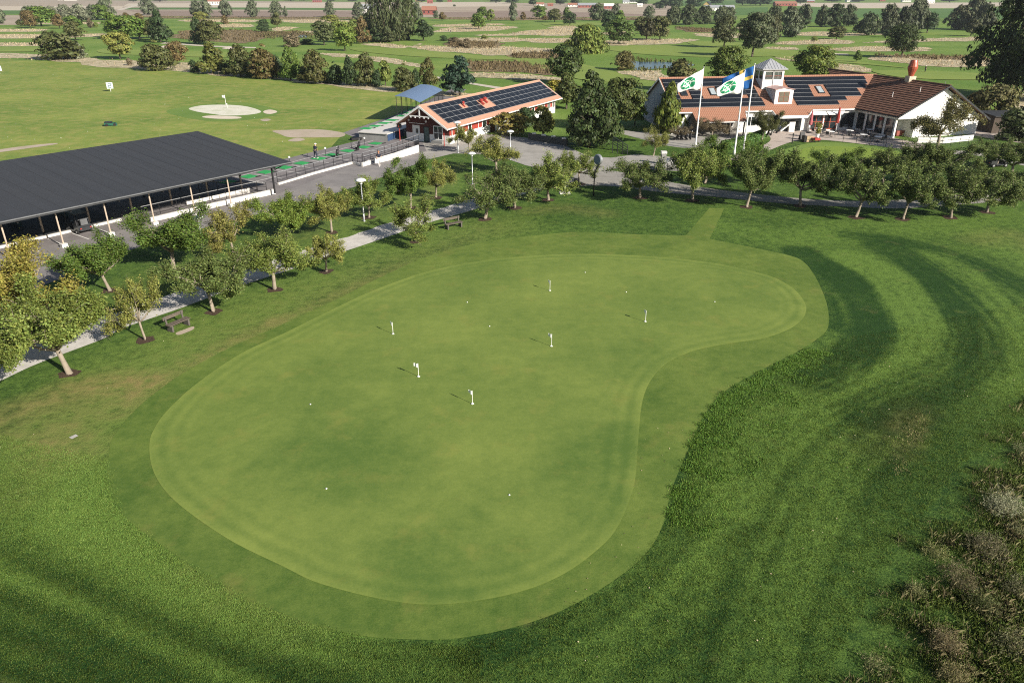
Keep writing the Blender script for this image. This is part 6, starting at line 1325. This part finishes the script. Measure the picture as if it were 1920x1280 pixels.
for q in (0, .33, .66, 1): m = MB(); m.tube([(B.x * q, B.y * q, 0), (B.x * q, B.y * q, 1.3 + .9 * (1 - q))], .05, 5); m.build('post', M_dark, t)
for i, (x, y) in enumerate(((1410, 292), (1247, 274), (1485, 269))):
    t = thing('path_light', ('short black path light at the paved path below the flagpoles', 'black path light on the gravel before the columnar tree', 'black post at the corner of the terrace path')[i], 'path light', G(x, y), 0, 'black path lights'); m = MB(); m.tube([(0, 0, 0), (0, 0, 1.15)], .07, 8); m.build('pole', M_black, t); m = MB(); m.lathe([(.1, 1.15), (.11, 1.2), (.11, 1.35), (.03, 1.4)], n=8); m.build('head', M_dark, t)
# trimmed hedge
def hedge():
    a = spline(W([(1352, 281), (1385, 274), (1412, 265), (1430, 257)]), False, 6); n_ = 5200; t_ = NP.random(n_) * (len(a) - 1.001); i = t_.astype(int); f_ = (t_ - i)[:, None]; A = np.array([(p.x, p.y) for p in a]); c2 = A[i] * (1 - f_) + A[i + 1] * f_
    ang = NP.random(n_) * math.pi; r = 1.0; d = np.stack([np.zeros(n_), np.cos(ang) * r, np.sin(ang) * 1.1], 1); c = np.concatenate([c2, np.zeros((n_, 1))], 1) + d + NP.normal(size=(n_, 3)) * .05; c[:, 2] = np.maximum(c[:, 2], .02)
    o = link('hedge', leaves('hedge', c, d + NP.normal(size=d.shape) * .5, .16 * (.6 + .8 * NP.random(n_)), M_leaf_far)); o.color = (.075, .14, .03, 1); tag(o, 'low rounded green hedge curving along the paved path to the clubhouse', 'hedge')
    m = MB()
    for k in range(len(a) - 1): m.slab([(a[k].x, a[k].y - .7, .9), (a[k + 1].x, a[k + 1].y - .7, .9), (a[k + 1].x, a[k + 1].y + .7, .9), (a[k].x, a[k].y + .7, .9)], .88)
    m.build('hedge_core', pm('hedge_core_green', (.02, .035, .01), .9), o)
hedge()
# ---------------------------------------------------------------- terrace
def parasol(x, yb, yt, lab, mat):
    P = G(x, yb); h = height(x, yb, yt); t = thing('parasol', lab, 'parasol', P, 0, 'closed parasols on the terrace'); m = MB(); m.tube([(0, 0, 0), (0, 0, h)], .035, 6); m.build('pole', M_whitep, t); m = MB(); m.lathe([(.06, h * .32), (.26, h * .36), (.24, h * .55), (.2, h * .75), (.1, h * .93), (.02, h * .99)], n=9); m.build('canopy', mat, t); m = MB(); m.box(-.35, .35, -.35, .35, 0, .1); m.build('base', M_dark, t)
parasol(1567, 247, 199, 'closed red parasol before the sun room windows', M_redp); parasol(1517, 249, 206, 'closed faded pink parasol at the entrance canopy corner', pm('pink_cloth', (.42, .12, .13), .8)); parasol(1677, 252, 228, 'closed pink parasol tucked against the right wing windows', pm('rose_cloth', (.40, .10, .10), .8))
TBL = [(1533, 250, 'by the potted reed plant'), (1556, 256, 'in the middle below the red parasol'), (1592, 254, 'left of the wing windows'), (1618, 262, 'before the wing windows'), (1645, 266, 'farthest right on the terrace'), (1583, 243, 'close against the sun room wall'), (1628, 252, 'tucked under the wing windows')]
tb = None
for x, y, w_ in TBL:
    P = G(x, y); lab = 'round pale terrace table ' + w_
    if tb is None:
        tb = thing('terrace_table', lab, 'table', P, 0, 'terrace tables'); m = MB(); m.lathe([(.55, .70), (.56, .72), (.55, .745), (.02, .75)], n=16); m.build('tabletop', M_white, tb); m = MB(); m.tube([(0, 0, 0), (0, 0, .7)], .04, 6); m.box(-.3, .3, -.3, .3, 0, .03); m.build('leg', M_dark, tb)
    else: dup(tb, P, RND.random(), lab)
chp = None; cn = 0
for ti, (x, y, w_) in enumerate(TBL):
    for k in range(4):
        a = k * math.pi / 2 + .5 + ti * .3; P = G(x, y) + Vector((math.cos(a), math.sin(a), 0)) * .95; lab = 'grey terrace chair at the table ' + w_
        if chp is None:
            chp = thing('terrace_chair', lab, 'chair', P, a - math.pi / 2, 'terrace chairs'); m = MB(); m.box(-.24, .24, -.24, .24, .43, .47); m.build('seat', M_dark, chp); m = MB(); m.box(-.24, .24, .21, .25, .47, .88); m.build('backrest', M_dark, chp)
            for sx in (-.21, .21):
                for sy in (-.21, .21): m = MB(); m.tube([(sx, sy, 0), (sx, sy, .43)], .018, 5); m.build('leg', M_galv, chp)
        else: dup(chp, P, a - math.pi / 2, lab, 'chairs around the terrace table %s' % w_)
chp['group'] = 'chairs around the terrace table ' + TBL[0][2]
railing('thin dark railing along the front edge of the terrace', [G(1535, 264), G(1580, 267), G(1630, 273), G(1690, 277)], h=1.0, n_=2.2, rails=(1.0, .5), top=M_dark)
railing('dark post and rail fence before the white gable of the right wing', [G(1718, 273), G(1765, 274), G(1815, 269), G(1862, 266)], h=1.25, n_=2.0, rails=(.95, .6, .25), top=M_dark)
t = thing('plant_pot', 'tall grassy plant in a white pot on the terrace', 'plant pot', G(1532, 259)); m = MB(); m.lathe([(.22, 0), (.3, .6), (.32, .65), (.02, .62)], n=12); m.build('pot', M_white, t); c = np.zeros((400, 3)); hh = NP.random(400) * 1.5; c[:, 2] = .65 + hh; c[:, :2] = NP.normal(size=(400, 2)) * (.12 + .14 * hh[:, None]); o = link('plant', leaves('plant', c, NP.normal(size=(400, 3)), .06 + .05 * NP.random(400), M_leaf, aspect=4, up=np.tile(np.array([0, 0, 1.0]), (400, 1))), t); o.color = (.2, .2, .05, 1)
t = thing('cardboard_box', 'brown cardboard box on the paved path by the terrace', 'box', G(1516, 266), .2); m = MB(); m.box(-.55, .55, -.35, .35, 0, .8); m.build('carton', M_card, t); m = MB(); m.box(-.95, -.58, -.35, .35, 0, .9); m.build('dark_side', M_black, t)
t = thing('wheelbarrow', 'red wheelbarrow standing beside the cardboard box', 'wheelbarrow', G(1529, 267), .5); m = MB(); m.slab([(-.55, -.35, .65), (.5, -.35, .6), (.5, .35, .6), (-.55, .35, .65)], .3); m.build('tray', M_redp, t); m = MB(); m.tube([(.75, -.05, .22), (.75, .05, .22)], .22, 12); m.build('wheel', M_tray, t)
for sd in (-.28, .28): m = MB(); m.tube([(.7, sd * .3, .25), (-.4, sd, .35), (-1.1, sd, .62)], .025, 5); m.tube([(-.35, sd, .35), (-.35, sd, 0)], .025, 5); m.build('handle', M_dark, t)
t = thing('menu_stand', 'black sandwich board on the paved path before the entrance', 'sign', G(1503, 262), .3); m = MB(); m.slab([(-.4, -.3, .02), (.4, -.3, .02), (.4, -.02, 1.15), (-.4, -.02, 1.15)], .05); m.slab([(-.4, .3, .02), (.4, .3, .02), (.4, .02, 1.15), (-.4, .02, 1.15)], .05); m.build('boards', M_black, t)
t = thing('entrance_ramp', 'white stepped wall block left of the clubhouse entrance doors', 'ramp', G(1474, 248), .14); m = MB(); m.slab([(-.9, 0, .3), (.4, 0, 1.3), (.4, .4, 1.3), (-.9, .4, .3)], .25); m.box(.4, 1.3, 0, .4, 0, 1.5); m.build('block', M_white, t)
wall('low_white_wall', 'low white garden wall at the clubhouse entrance behind the golf trolleys', [G(1430, 252), G(1452, 247), G(1470, 243.5)], .9, .9, .25, M_white)
t = thing('shed', 'small brown shed at the right edge behind the clubhouse wing', 'shed', G(1858, 250), .1); m = MB(); m.box(0, 5.2, 0, 3.5, 0, 2.5); m.build('wall', pm('brown_shed_boards', (.075, .058, .046), .8), t); m = MB(); m.slab([(-.2, -.3, 2.55), (5.4, -.3, 2.55), (5.4, 3.8, 2.8), (-.2, 3.8, 2.8)], .1); m.build('roof', M_dark, t); window(t, (1.2, 0, .05), (1, 0, 0), 1.1, 2.0, 'door', M_dark, glass=M_woodd)
t = thing('notice_sign', 'blue and white notice board standing behind the olive tree', 'sign', G(1178, 176), -.2); m = MB(); m.box(-1.1, 1.1, -.06, .06, 1.0, 2.9); b = m.build('board', pm('map_board', (.06, .10, .11), .4), t)
m = MB(); m.box(.0, .95, -.075, -.061, 1.5, 2.7); m.box(-.95, -.5, -.075, -.061, 2.2, 2.7); m.box(-.95, -.5, -.075, -.061, 1.15, 1.7); m.build('printed_field', pm('map_blue', (.16, .24, .36), .4), b)
for x in (-1.0, 1.0): m = MB(); m.tube([(x, .1, 0), (x, .1, 1.0)], .06, 6); m.build('leg', M_dark, t)
wall('low_white_wall', 'low white foot of the gable wall showing behind the rail fence', [G(1720, 268), G(1770, 269), G(1824, 263)], .75, .75, .2, M_white)  # stands in for the foot of the white gable wall
# ---------------------------------------------------------------- far buildings
def house(x, yb, yt, wd, lab, wallc, roofc, name='farm_building', cat='building', ang=.0, deep=.45, eave=.55):
    P = G(x, yb); h = max(height(x, yb, yt), 3); L = wpx(P, wd); D = max(6, min(L * deep, 14)); t = thing(name, lab, cat, P, ang, 'far farm buildings'); e = h * eave
    m = MB(); m.box(-L / 2, L / 2, 0, D, 0, e)
    for x_ in (-L / 2, L / 2): m.face([(x_, 0, e), (x_, D, e), (x_, D / 2, h - .15)])
    m.build('wall', wallc, t); m = MB(); m.slab([(-L / 2 - .4, -.5, e - .1), (L / 2 + .4, -.5, e - .1), (L / 2 + .4, D / 2, h), (-L / 2 - .4, D / 2, h)], .2); m.slab([(-L / 2 - .4, D + .5, e - .1), (L / 2 + .4, D + .5, e - .1), (L / 2 + .4, D / 2, h), (-L / 2 - .4, D / 2, h)], .2); m.build('roof', roofc, t)
    n_ = int(L / 4)
    for i in range(min(n_, 8)):
        u = -L / 2 + L * (i + .5) / min(n_, 8); m = MB(); m.box(u - .6, u + .6, -.06, -.01, e * .35, e * .75); m.build('window', M_glass, t)
RT = pm('far_red_tile', (.30, .14, .095), .8); GR = pm('far_grey_roof', (.30, .31, .33), .7); RW = pm('far_red_wall', (.27, .085, .07), .8); WW = pm('far_white_wall', (.72, .70, .66), .8); YW = pm('far_yellow_wall', (.62, .45, .20), .8)
house(804, 28, 12, 26, 'red barn with orange tile roof right of the tall poplars', RW, RT, ang=-.1); house(688, 26, 8, 36, 'white farmhouse hidden behind the tall poplars', WW, GR)
house(404, 10, -3, 34, 'white farm building at the top edge left of centre', WW, RT); house(130, 1.5, -4, 20, 'white house at the top edge far left', WW, GR); house(112, 1, -4, 8, 'small white house at the extreme top left', WW, GR)
house(594, 5, -3, 16, 'red house at the top edge left of the poplars', RW, GR); house(785, 3.5, -4, 12, 'orange house above the red barn', RT, RT); house(806, 7, 0, 10, 'small red house above the red barn', RW, RW); house(843, 4, -2, 8, 'tiny red house at the top edge right of the poplars', RW, RT)
house(1013, 12, 5, 14, 'red roofed house at the left of the middle farm row', WW, RT); house(1032, 12, 6, 10, 'second small red roofed house in the middle farm row', RW, RT); house(1074, 13, 6, 18, 'red roofed house before the long dark barn', WW, RT)
house(1102, 15, 6, 36, 'long dark red barn with grey roof in the middle of the farm row', RW, GR, deep=.5); house(1142, 17, 7, 18, 'red barn with white roof right of the long dark barn', RW, WW); house(1174, 7, 1, 12, 'white house in the middle of the top edge', WW, GR); house(1188, 6, 1, 14, 'dark roofed white house right of centre on the top edge', WW, M_dark); house(1200, 13, 7, 10, 'tiny white cottage below the dark roofed white house', WW, WW)
house(1349, 21, 10, 56, 'long low white barn with grey roof before the yellow house', WW, GR, deep=.3, eave=.6); house(1332, 16, 3, 26, 'yellow gabled house behind the long low white barn', YW, M_dark, ang=1.2)
house(1474, 12, 3, 40, 'long red tiled farmhouse at the top edge right of centre', RW, RT); house(1520, 5, 0, 14, 'red and grey house at the top right', RW, GR); house(1655, 3, -2, 10, 'small red house at the top right', RW, RW); house(1745, 7, 0, 14, 'bright white house at the top right edge', WW, WW); house(1600, 4, -2, 24, 'grey house at the top right among dark trees', WW, GR); house(1700, 4, -2, 16, 'grey roofed house left of the bright white one', WW, GR)
# ---------------------------------------------------------------- rough grass, reeds, weeds
TG = np.clip(tone, -.7, .6).reshape(ny, nx)
def tone_at(p): return TG[np.clip(np.searchsorted(gy, p[:, 1]), 0, ny - 1), np.clip(np.searchsorted(gx, p[:, 0]), 0, nx - 1)]
def blades(name, pts, hts, tint, label, cat, per=7, wid=.03, kind='stuff', mat=None, lean=.45, toned=False):
    n_ = len(pts) * per; b = np.repeat(pts, per, 0) + np.concatenate([NP.normal(size=(n_, 2)) * .09, np.zeros((n_, 1))], 1); h = np.repeat(hts, per) * (.5 + .8 * NP.random(n_)); a = NP.random(n_) * 6.283
    d = np.stack([np.cos(a), np.sin(a), np.zeros(n_)], 1); s = np.stack([-np.sin(a), np.cos(a), np.zeros(n_)], 1) * wid / 2; ln = (NP.random(n_) * lean + .1)[:, None]; hv = np.stack([np.zeros(n_), np.zeros(n_), h], 1)
    mid = b + hv * .6 + d * h[:, None] * ln * .35; tip = b + hv * (1 - ln * .3) + d * h[:, None] * ln
    v = np.stack([b - s, b + s, mid + s * .8, tip, mid - s * .8], 1); me = bpy.data.meshes.new(name); me.vertices.add(5 * n_); me.vertices.foreach_set('co', v.reshape(-1).astype(np.float32)); me.loops.add(5 * n_); me.loops.foreach_set('vertex_index', np.arange(5 * n_)); me.polygons.add(n_); me.polygons.foreach_set('loop_start', np.arange(0, 5 * n_, 5)); me.polygons.foreach_set('loop_total', np.full(n_, 5))
    for nm, ar in (('v', np.clip(.25 + .3 * NP.random(n_) + .55 * np.repeat(tone_at(pts), per), 0, 1) if toned else NP.random(n_) * .7 + .3 * np.repeat(NP.random(len(pts)), per)), ('h', NP.random(n_))): x = me.attributes.new(nm, 'FLOAT', 'FACE'); x.data.foreach_set('value', ar.astype(np.float32))
    me.materials.append(mat or M_leaf); me.update(); me.validate(); o = link(name, me); o.color = tint + (1,)
    if kind: tag(o, label, cat, kind=kind)
    return o
def inpoly(x, y, px):
    P = [(p.x, p.y) for p in W(px)]; r = np.zeros(len(x), bool); j = len(P) - 1
    for i in range(len(P)):
        xi, yi, xj, yj = *P[i], *P[j]; c = ((yi > y) != (yj > y)) & (x < (xj - xi) * (y - yi) / (yj - yi + 1e-12) + xi); r ^= c; j = i
    return r
def scatter(px, n_, clump=.0, seed=0):
    P = W(px); x0, x1 = min(p.x for p in P), max(p.x for p in P); y0, y1 = min(p.y for p in P), max(p.y for p in P); g = np.random.default_rng(seed); x = g.uniform(x0, x1, n_ * 3); y = g.uniform(y0, y1, n_ * 3)
    if clump:
        f_ = np.sin(x * 1.9 + 1.3 * np.sin(y * 1.1)) + np.sin(y * 2.3 + 1.7 * np.sin(x * .8)) + g.normal(size=len(x)) * .8; k = f_ > clump; x, y = x[k], y[k]
    k = inpoly(x, y, px); x, y = x[k][:n_], y[k][:n_]; return np.stack([x, y, np.zeros(len(x))], 1)
ROUGH = [(1960, 740), (1840, 780), (1720, 860), (1640, 960), (1580, 1060), (1520, 1180), (1460, 1300), (1960, 1320)]
RW_ = np.array([(q.x, q.y) for q in W([(1930, 800), (1835, 900), (1750, 1020), (1675, 1170), (1630, 1300)])])
def inside(p):      # how far into the rough a point lies, metres right of its ragged edge line
    i = np.interp(p[:, 1], RW_[::-1, 1], RW_[::-1, 0]); return p[:, 0] - i + .8 * np.sin(p[:, 1] * 1.7) + .5 * np.sin(p[:, 1] * 4.1 + p[:, 0])
s_ = scatter(ROUGH, 26000, -1.4, 1); d_ = inside(s_); s_ = s_[NP.random(len(s_)) < np.clip((d_ + 2.2) / 5, .0, 1)]; d_ = np.clip((inside(s_) + 2) / 4, .25, 1); blades('rough_grass', s_, (.06 + .17 * NP.random(len(s_))) * d_, (.12, .165, .042), 'long dark green rough grass at the lower right corner', 'grass', 8, .014)
s_ = scatter(ROUGH, 9000, .1, 2); d_ = inside(s_); s_ = s_[NP.random(len(s_)) < np.clip((d_ + .8) / 5, .0, 1)]; blades('dry_rough_grass', s_, .12 + .30 * NP.random(len(s_)) ** 2, (.225, .205, .11), 'dry straw coloured tufts in the rough at the lower right corner', 'grass', 7, .009)
s_ = scatter([(1655, 860), (1690, 790), (1740, 760), (1730, 840), (1690, 900)], 420, .4, 6); blades('dry_rough_grass', s_, .04 + .07 * NP.random(len(s_)), (.36, .32, .16), 'pale dry grass patch on the lawn above the rough', 'grass', 6, .012)
EDGE = [(1520, 660), (1500, 669), (1448, 693), (1392, 722), (1356, 748), (1330, 782), (1312, 816), (1292, 862), (1268, 925), (1256, 985), (1330, 1010), (1410, 900), (1480, 790), (1530, 710), (1545, 670)]
s_ = scatter(EDGE, 5200, .35, 3); blades('tufted_grass', s_, .04 + .055 * NP.random(len(s_)), (.125, .22, .044), 'ragged tufts of longer grass along the right fringe edge', 'grass', 8, .02)
LAWNR = [(1560, 640), (1960, 560), (1960, 800), (1800, 870), (1640, 1090), (1540, 1300), (900, 1300), (800, 1215), (960, 1190), (1160, 1095), (1250, 985), (1320, 800)]
s_ = scatter(LAWNR, 40000, 0, 4); s_ = s_[NP.random(len(s_)) < np.clip((52 - s_[:, 1]) / 22, 0, 1)]; blades('lawn_blades', s_, .03 + .04 * NP.random(len(s_)), (.15, .222, .049), 'uneven mown lawn blades right and below the putting green', 'grass', 6, .016, toned=True)
LAWNL = [(-60, 800), (200, 860), (230, 965), (345, 1055), (530, 1155), (700, 1200), (900, 1215), (900, 1320), (-80, 1320)]
s_ = scatter(LAWNL, 26000, 0, 5); s_ = s_[NP.random(len(s_)) < np.clip((40 - s_[:, 1]) / 16, 0, 1)]; blades('lawn_blades', s_, .028 + .035 * NP.random(len(s_)), (.128, .195, .044), 'uneven mown lawn blades at the lower left', 'grass', 6, .016, toned=True)
def weed(x, y, wd, h, tint, lab, n_=420):
    P = G(x, y); r = wpx(P, wd) / 2; ns = n_ // 2; st = NP.random(2) * .5 + .75; k = NP.normal(size=(ns, 2)) * r * .46 * st; k = k[np.hypot(k[:, 0], k[:, 1]) < r]; ns = len(k); R_ = np.hypot(k[:, 0], k[:, 1]) / r; hh = h * 1.15 * (1.15 - .7 * R_) * (.45 + .8 * NP.random(ns)); dr = np.concatenate([k / r * .35 + NP.normal(size=(ns, 2)) * .28, np.ones((ns, 1))], 1)
    C_ = []; A_ = []; S_ = []; U_ = []
    for q in (.12, .37, .62, .87):
        C_.append(np.concatenate([k, np.zeros((ns, 1))], 1) + dr * (hh * q)[:, None] + NP.normal(size=(ns, 3)) * .01); U_.append(dr); S_.append(np.full(ns, .008)); A_.append(hh * .27 / .008)
    nf = ns * 6; i = NP.integers(0, ns, nf); t = .25 + .8 * NP.random(nf); C_.append(np.concatenate([k[i], np.zeros((nf, 1))], 1) + dr[i] * (hh[i] * t)[:, None] + NP.normal(size=(nf, 3)) * .045); U_.append(NP.normal(size=(nf, 3))); S_.append(.008 + .016 * NP.random(nf)); A_.append(1.5 + 4 * NP.random(nf))
    c = np.concatenate(C_); c[:, 2] = np.maximum(c[:, 2], .01); vv = np.clip(.15 + .85 * NP.random(len(c)), 0, 1)
    o = link('dry_weed', leaves('dry_weed', c, NP.normal(size=c.shape) + np.array([.4, -.5, .5]), np.concatenate(S_), M_leaf, aspect=np.concatenate(A_)[:, None], vv=vv, up=np.concatenate(U_))); o.location = P; o.color = tint + (1,); tag(o, lab, 'dry weed', 'dry weeds in the rough')
for a in [(1882, 958, 72, .75, (0.295, 0.295, 0.185), 'pale grey brown dry bush highest up in the rough', 900), (1850, 1034, 84, .6, (0.157, 0.144, 0.082), 'brown dry weed clump just below the pale grey one', 800), (1798, 1092, 78, .6, (0.147, 0.127, 0.067), 'reddish brown dry weed clump in the middle of the rough', 700), (1752, 1042, 50, .4, (0.184, 0.188, 0.072), 'low straw coloured clump left of the brown weeds', 360), (1716, 1112, 46, .3, (0.175, 0.182, 0.077), 'small straw clump at the left side of the rough', 300),
 (1776, 1215, 70, .55, (0.175, 0.144, 0.077), 'rusty weed clump with fallen stalks near the bottom edge', 700), (1842, 1140, 60, .5, (0.102, 0.116, 0.043), 'olive weed clump between the brown ones', 520), (1905, 1110, 60, .55, (0.129, 0.127, 0.063), 'brown weed clump at the right edge of the rough', 520), (1786, 1275, 60, .5, (0.201, 0.177, 0.082), 'tan weed clump cut by the bottom edge', 520), (1640, 1250, 50, .3, (0.184, 0.182, 0.082), 'flat straw tuft near the bottom left of the rough', 260), (1900, 1215, 70, .5, (0.157, 0.155, 0.077), 'brown weed clump at the lower right corner', 520), (1905, 1000, 40, .4, (0.157, 0.160, 0.077), 'thin tan weeds right below the pale bush', 260), (1918, 845, 40, .35, (0.184, 0.188, 0.096), 'thin dry tuft on the lawn at the right edge', 220)]: weed(*a)
s_ = np.concatenate([scatter([(1165, 102), (1200, 112), (1290, 117), (1305, 124), (1240, 134), (1185, 136), (1150, 112)], 330, 0, 7), scatter([(490, 65), (580, 62), (590, 74), (500, 74)], 300, 0, 8)]); k_ = np.array([not (inpoly(np.array([p[0]]), np.array([p[1]]), [(1172, 107), (1188, 113), (1195, 118), (1240, 118), (1292, 122), (1240, 128), (1194, 130), (1184, 120)])[0] or inpoly(np.array([p[0]]), np.array([p[1]]), [(505, 67), (560, 66), (575, 68), (570, 71), (510, 69)])[0]) for p in s_])
blades('reeds', s_[k_], .6 + .6 * NP.random(int(k_.sum())), (.15, .16, .06), 'olive reeds around the ponds', 'reeds', 8, .14)
def tall(name, polys, dens, hmin, hmax, tint, label, wid, per):
    out = []
    for i, p in enumerate(polys):
        P = W(p); n_ = len(P); area = abs(sum(P[j].x * P[(j + 1) % n_].y - P[(j + 1) % n_].x * P[j].y for j in range(n_))) / 2; out.append(scatter(p, int(min(area * dens, 900)), -.4, 40 + i))
    q = np.concatenate(out); blades(name, q, hmin + (hmax - hmin) * NP.random(len(q)), tint, label, 'grass', per, wid)
tall('tall_dry_grass', DRYPX, .55, .25, .7, (.55, .46, .31), 'pale dry grass standing in strips between the far fairways', .07, 5)
tall('tall_brown_grass', BRNPX, .9, .5, 1.2, (.21, .165, .09), 'tall brown grass and weeds between the far fairways', .10, 6)
e_ = [p_ for p_ in spline(W([(1512, 655), (1497, 664), (1446, 689), (1389, 718), (1353, 744), (1325, 778), (1307, 814), (1286, 861), (1262, 924), (1250, 975)]), False, 8)]
ci = NP.integers(0, len(e_) - 1, 330); cf = NP.random(330)[:, None]; ea = np.array([(p_.x, p_.y) for p_ in e_]); cc = ea[ci] * (1 - cf) + ea[ci + 1] * cf + np.abs(NP.normal(size=(330, 1))) * np.array([[.7, -.35]]) - np.array([[.03, 0]])
cn_ = 16; q_ = np.repeat(cc, cn_, 0) + NP.normal(size=(330 * cn_, 2)) * np.array([.13, .07]); q_ = np.concatenate([q_, np.full((len(q_), 1), .01)], 1)
blades('ragged_tufts', q_, .05 + .06 * NP.random(len(q_)), (.14, .245, .048), 'ragged clumps leaning over the cut edge of the right fringe', 'grass', 6, .016)
# fallen leaves and lost balls
def specks(name, px, n_, size, tint, lab, cat, seed):
    p = scatter(px, n_, 0, seed); p[:, 2] = .035; nr = NP.normal(size=p.shape) * .4 + np.array([0, 0, 1]); o = link(name, leaves(name, p, nr, size * (.6 + .8 * NP.random(len(p))), M_leaf, aspect=1.3)); o.color = tint + (1,); tag(o, lab, cat, kind='stuff')
specks('fallen_leaves', [(1560, 640), (1900, 620), (1960, 1300), (1000, 1300), (1160, 1080), (1260, 960), (1330, 780)], 150, .042, (.40, .34, .22), 'scattered pale fallen leaves on the lawn right of the green', 'fallen leaves', 11)
specks('fallen_leaves', [(1190, 860), (1215, 800), (1310, 800), (1250, 970), (1150, 1080), (1060, 1130), (1070, 1080), (1160, 1000)], 50, .04, (.42, .35, .22), 'scattered pale fallen leaves on the fringe at lower right', 'fallen leaves', 12)
specks('fallen_leaves', [(0, 720), (300, 590), (800, 420), (1000, 390), (700, 500), (300, 720), (0, 900)], 90, .045, (.42, .37, .25), 'scattered pale fallen leaves under the path trees', 'fallen leaves', 13)
specks('range_balls', [(-60, 130), (300, 140), (700, 180), (640, 245), (520, 290), (-60, 280)], 340, .10, (.5, .5, .45), 'white practice balls scattered over the driving range', 'balls', 14)
# ---------------------------------------------------------------- thin autumn air
def air():
    m = bpy.data.materials.new('haze'); m.use_nodes = True; t_ = m.node_tree; t_.nodes.remove(t_.nodes['Principled BSDF']); v = t_.nodes.new('ShaderNodeVolumePrincipled')
    v.inputs['Color'].default_value = (.80, .88, .96, 1); v.inputs['Density'].default_value = .0001; v.inputs['Anisotropy'].default_value = .2
    t_.links.new(v.outputs[0], t_.nodes['Material Output'].inputs['Volume']); b = MB(); b.box(-5200, 5200, -900, 7000, -1, 60); o = b.build('haze', m); o['kind'] = 'stuff'
air()
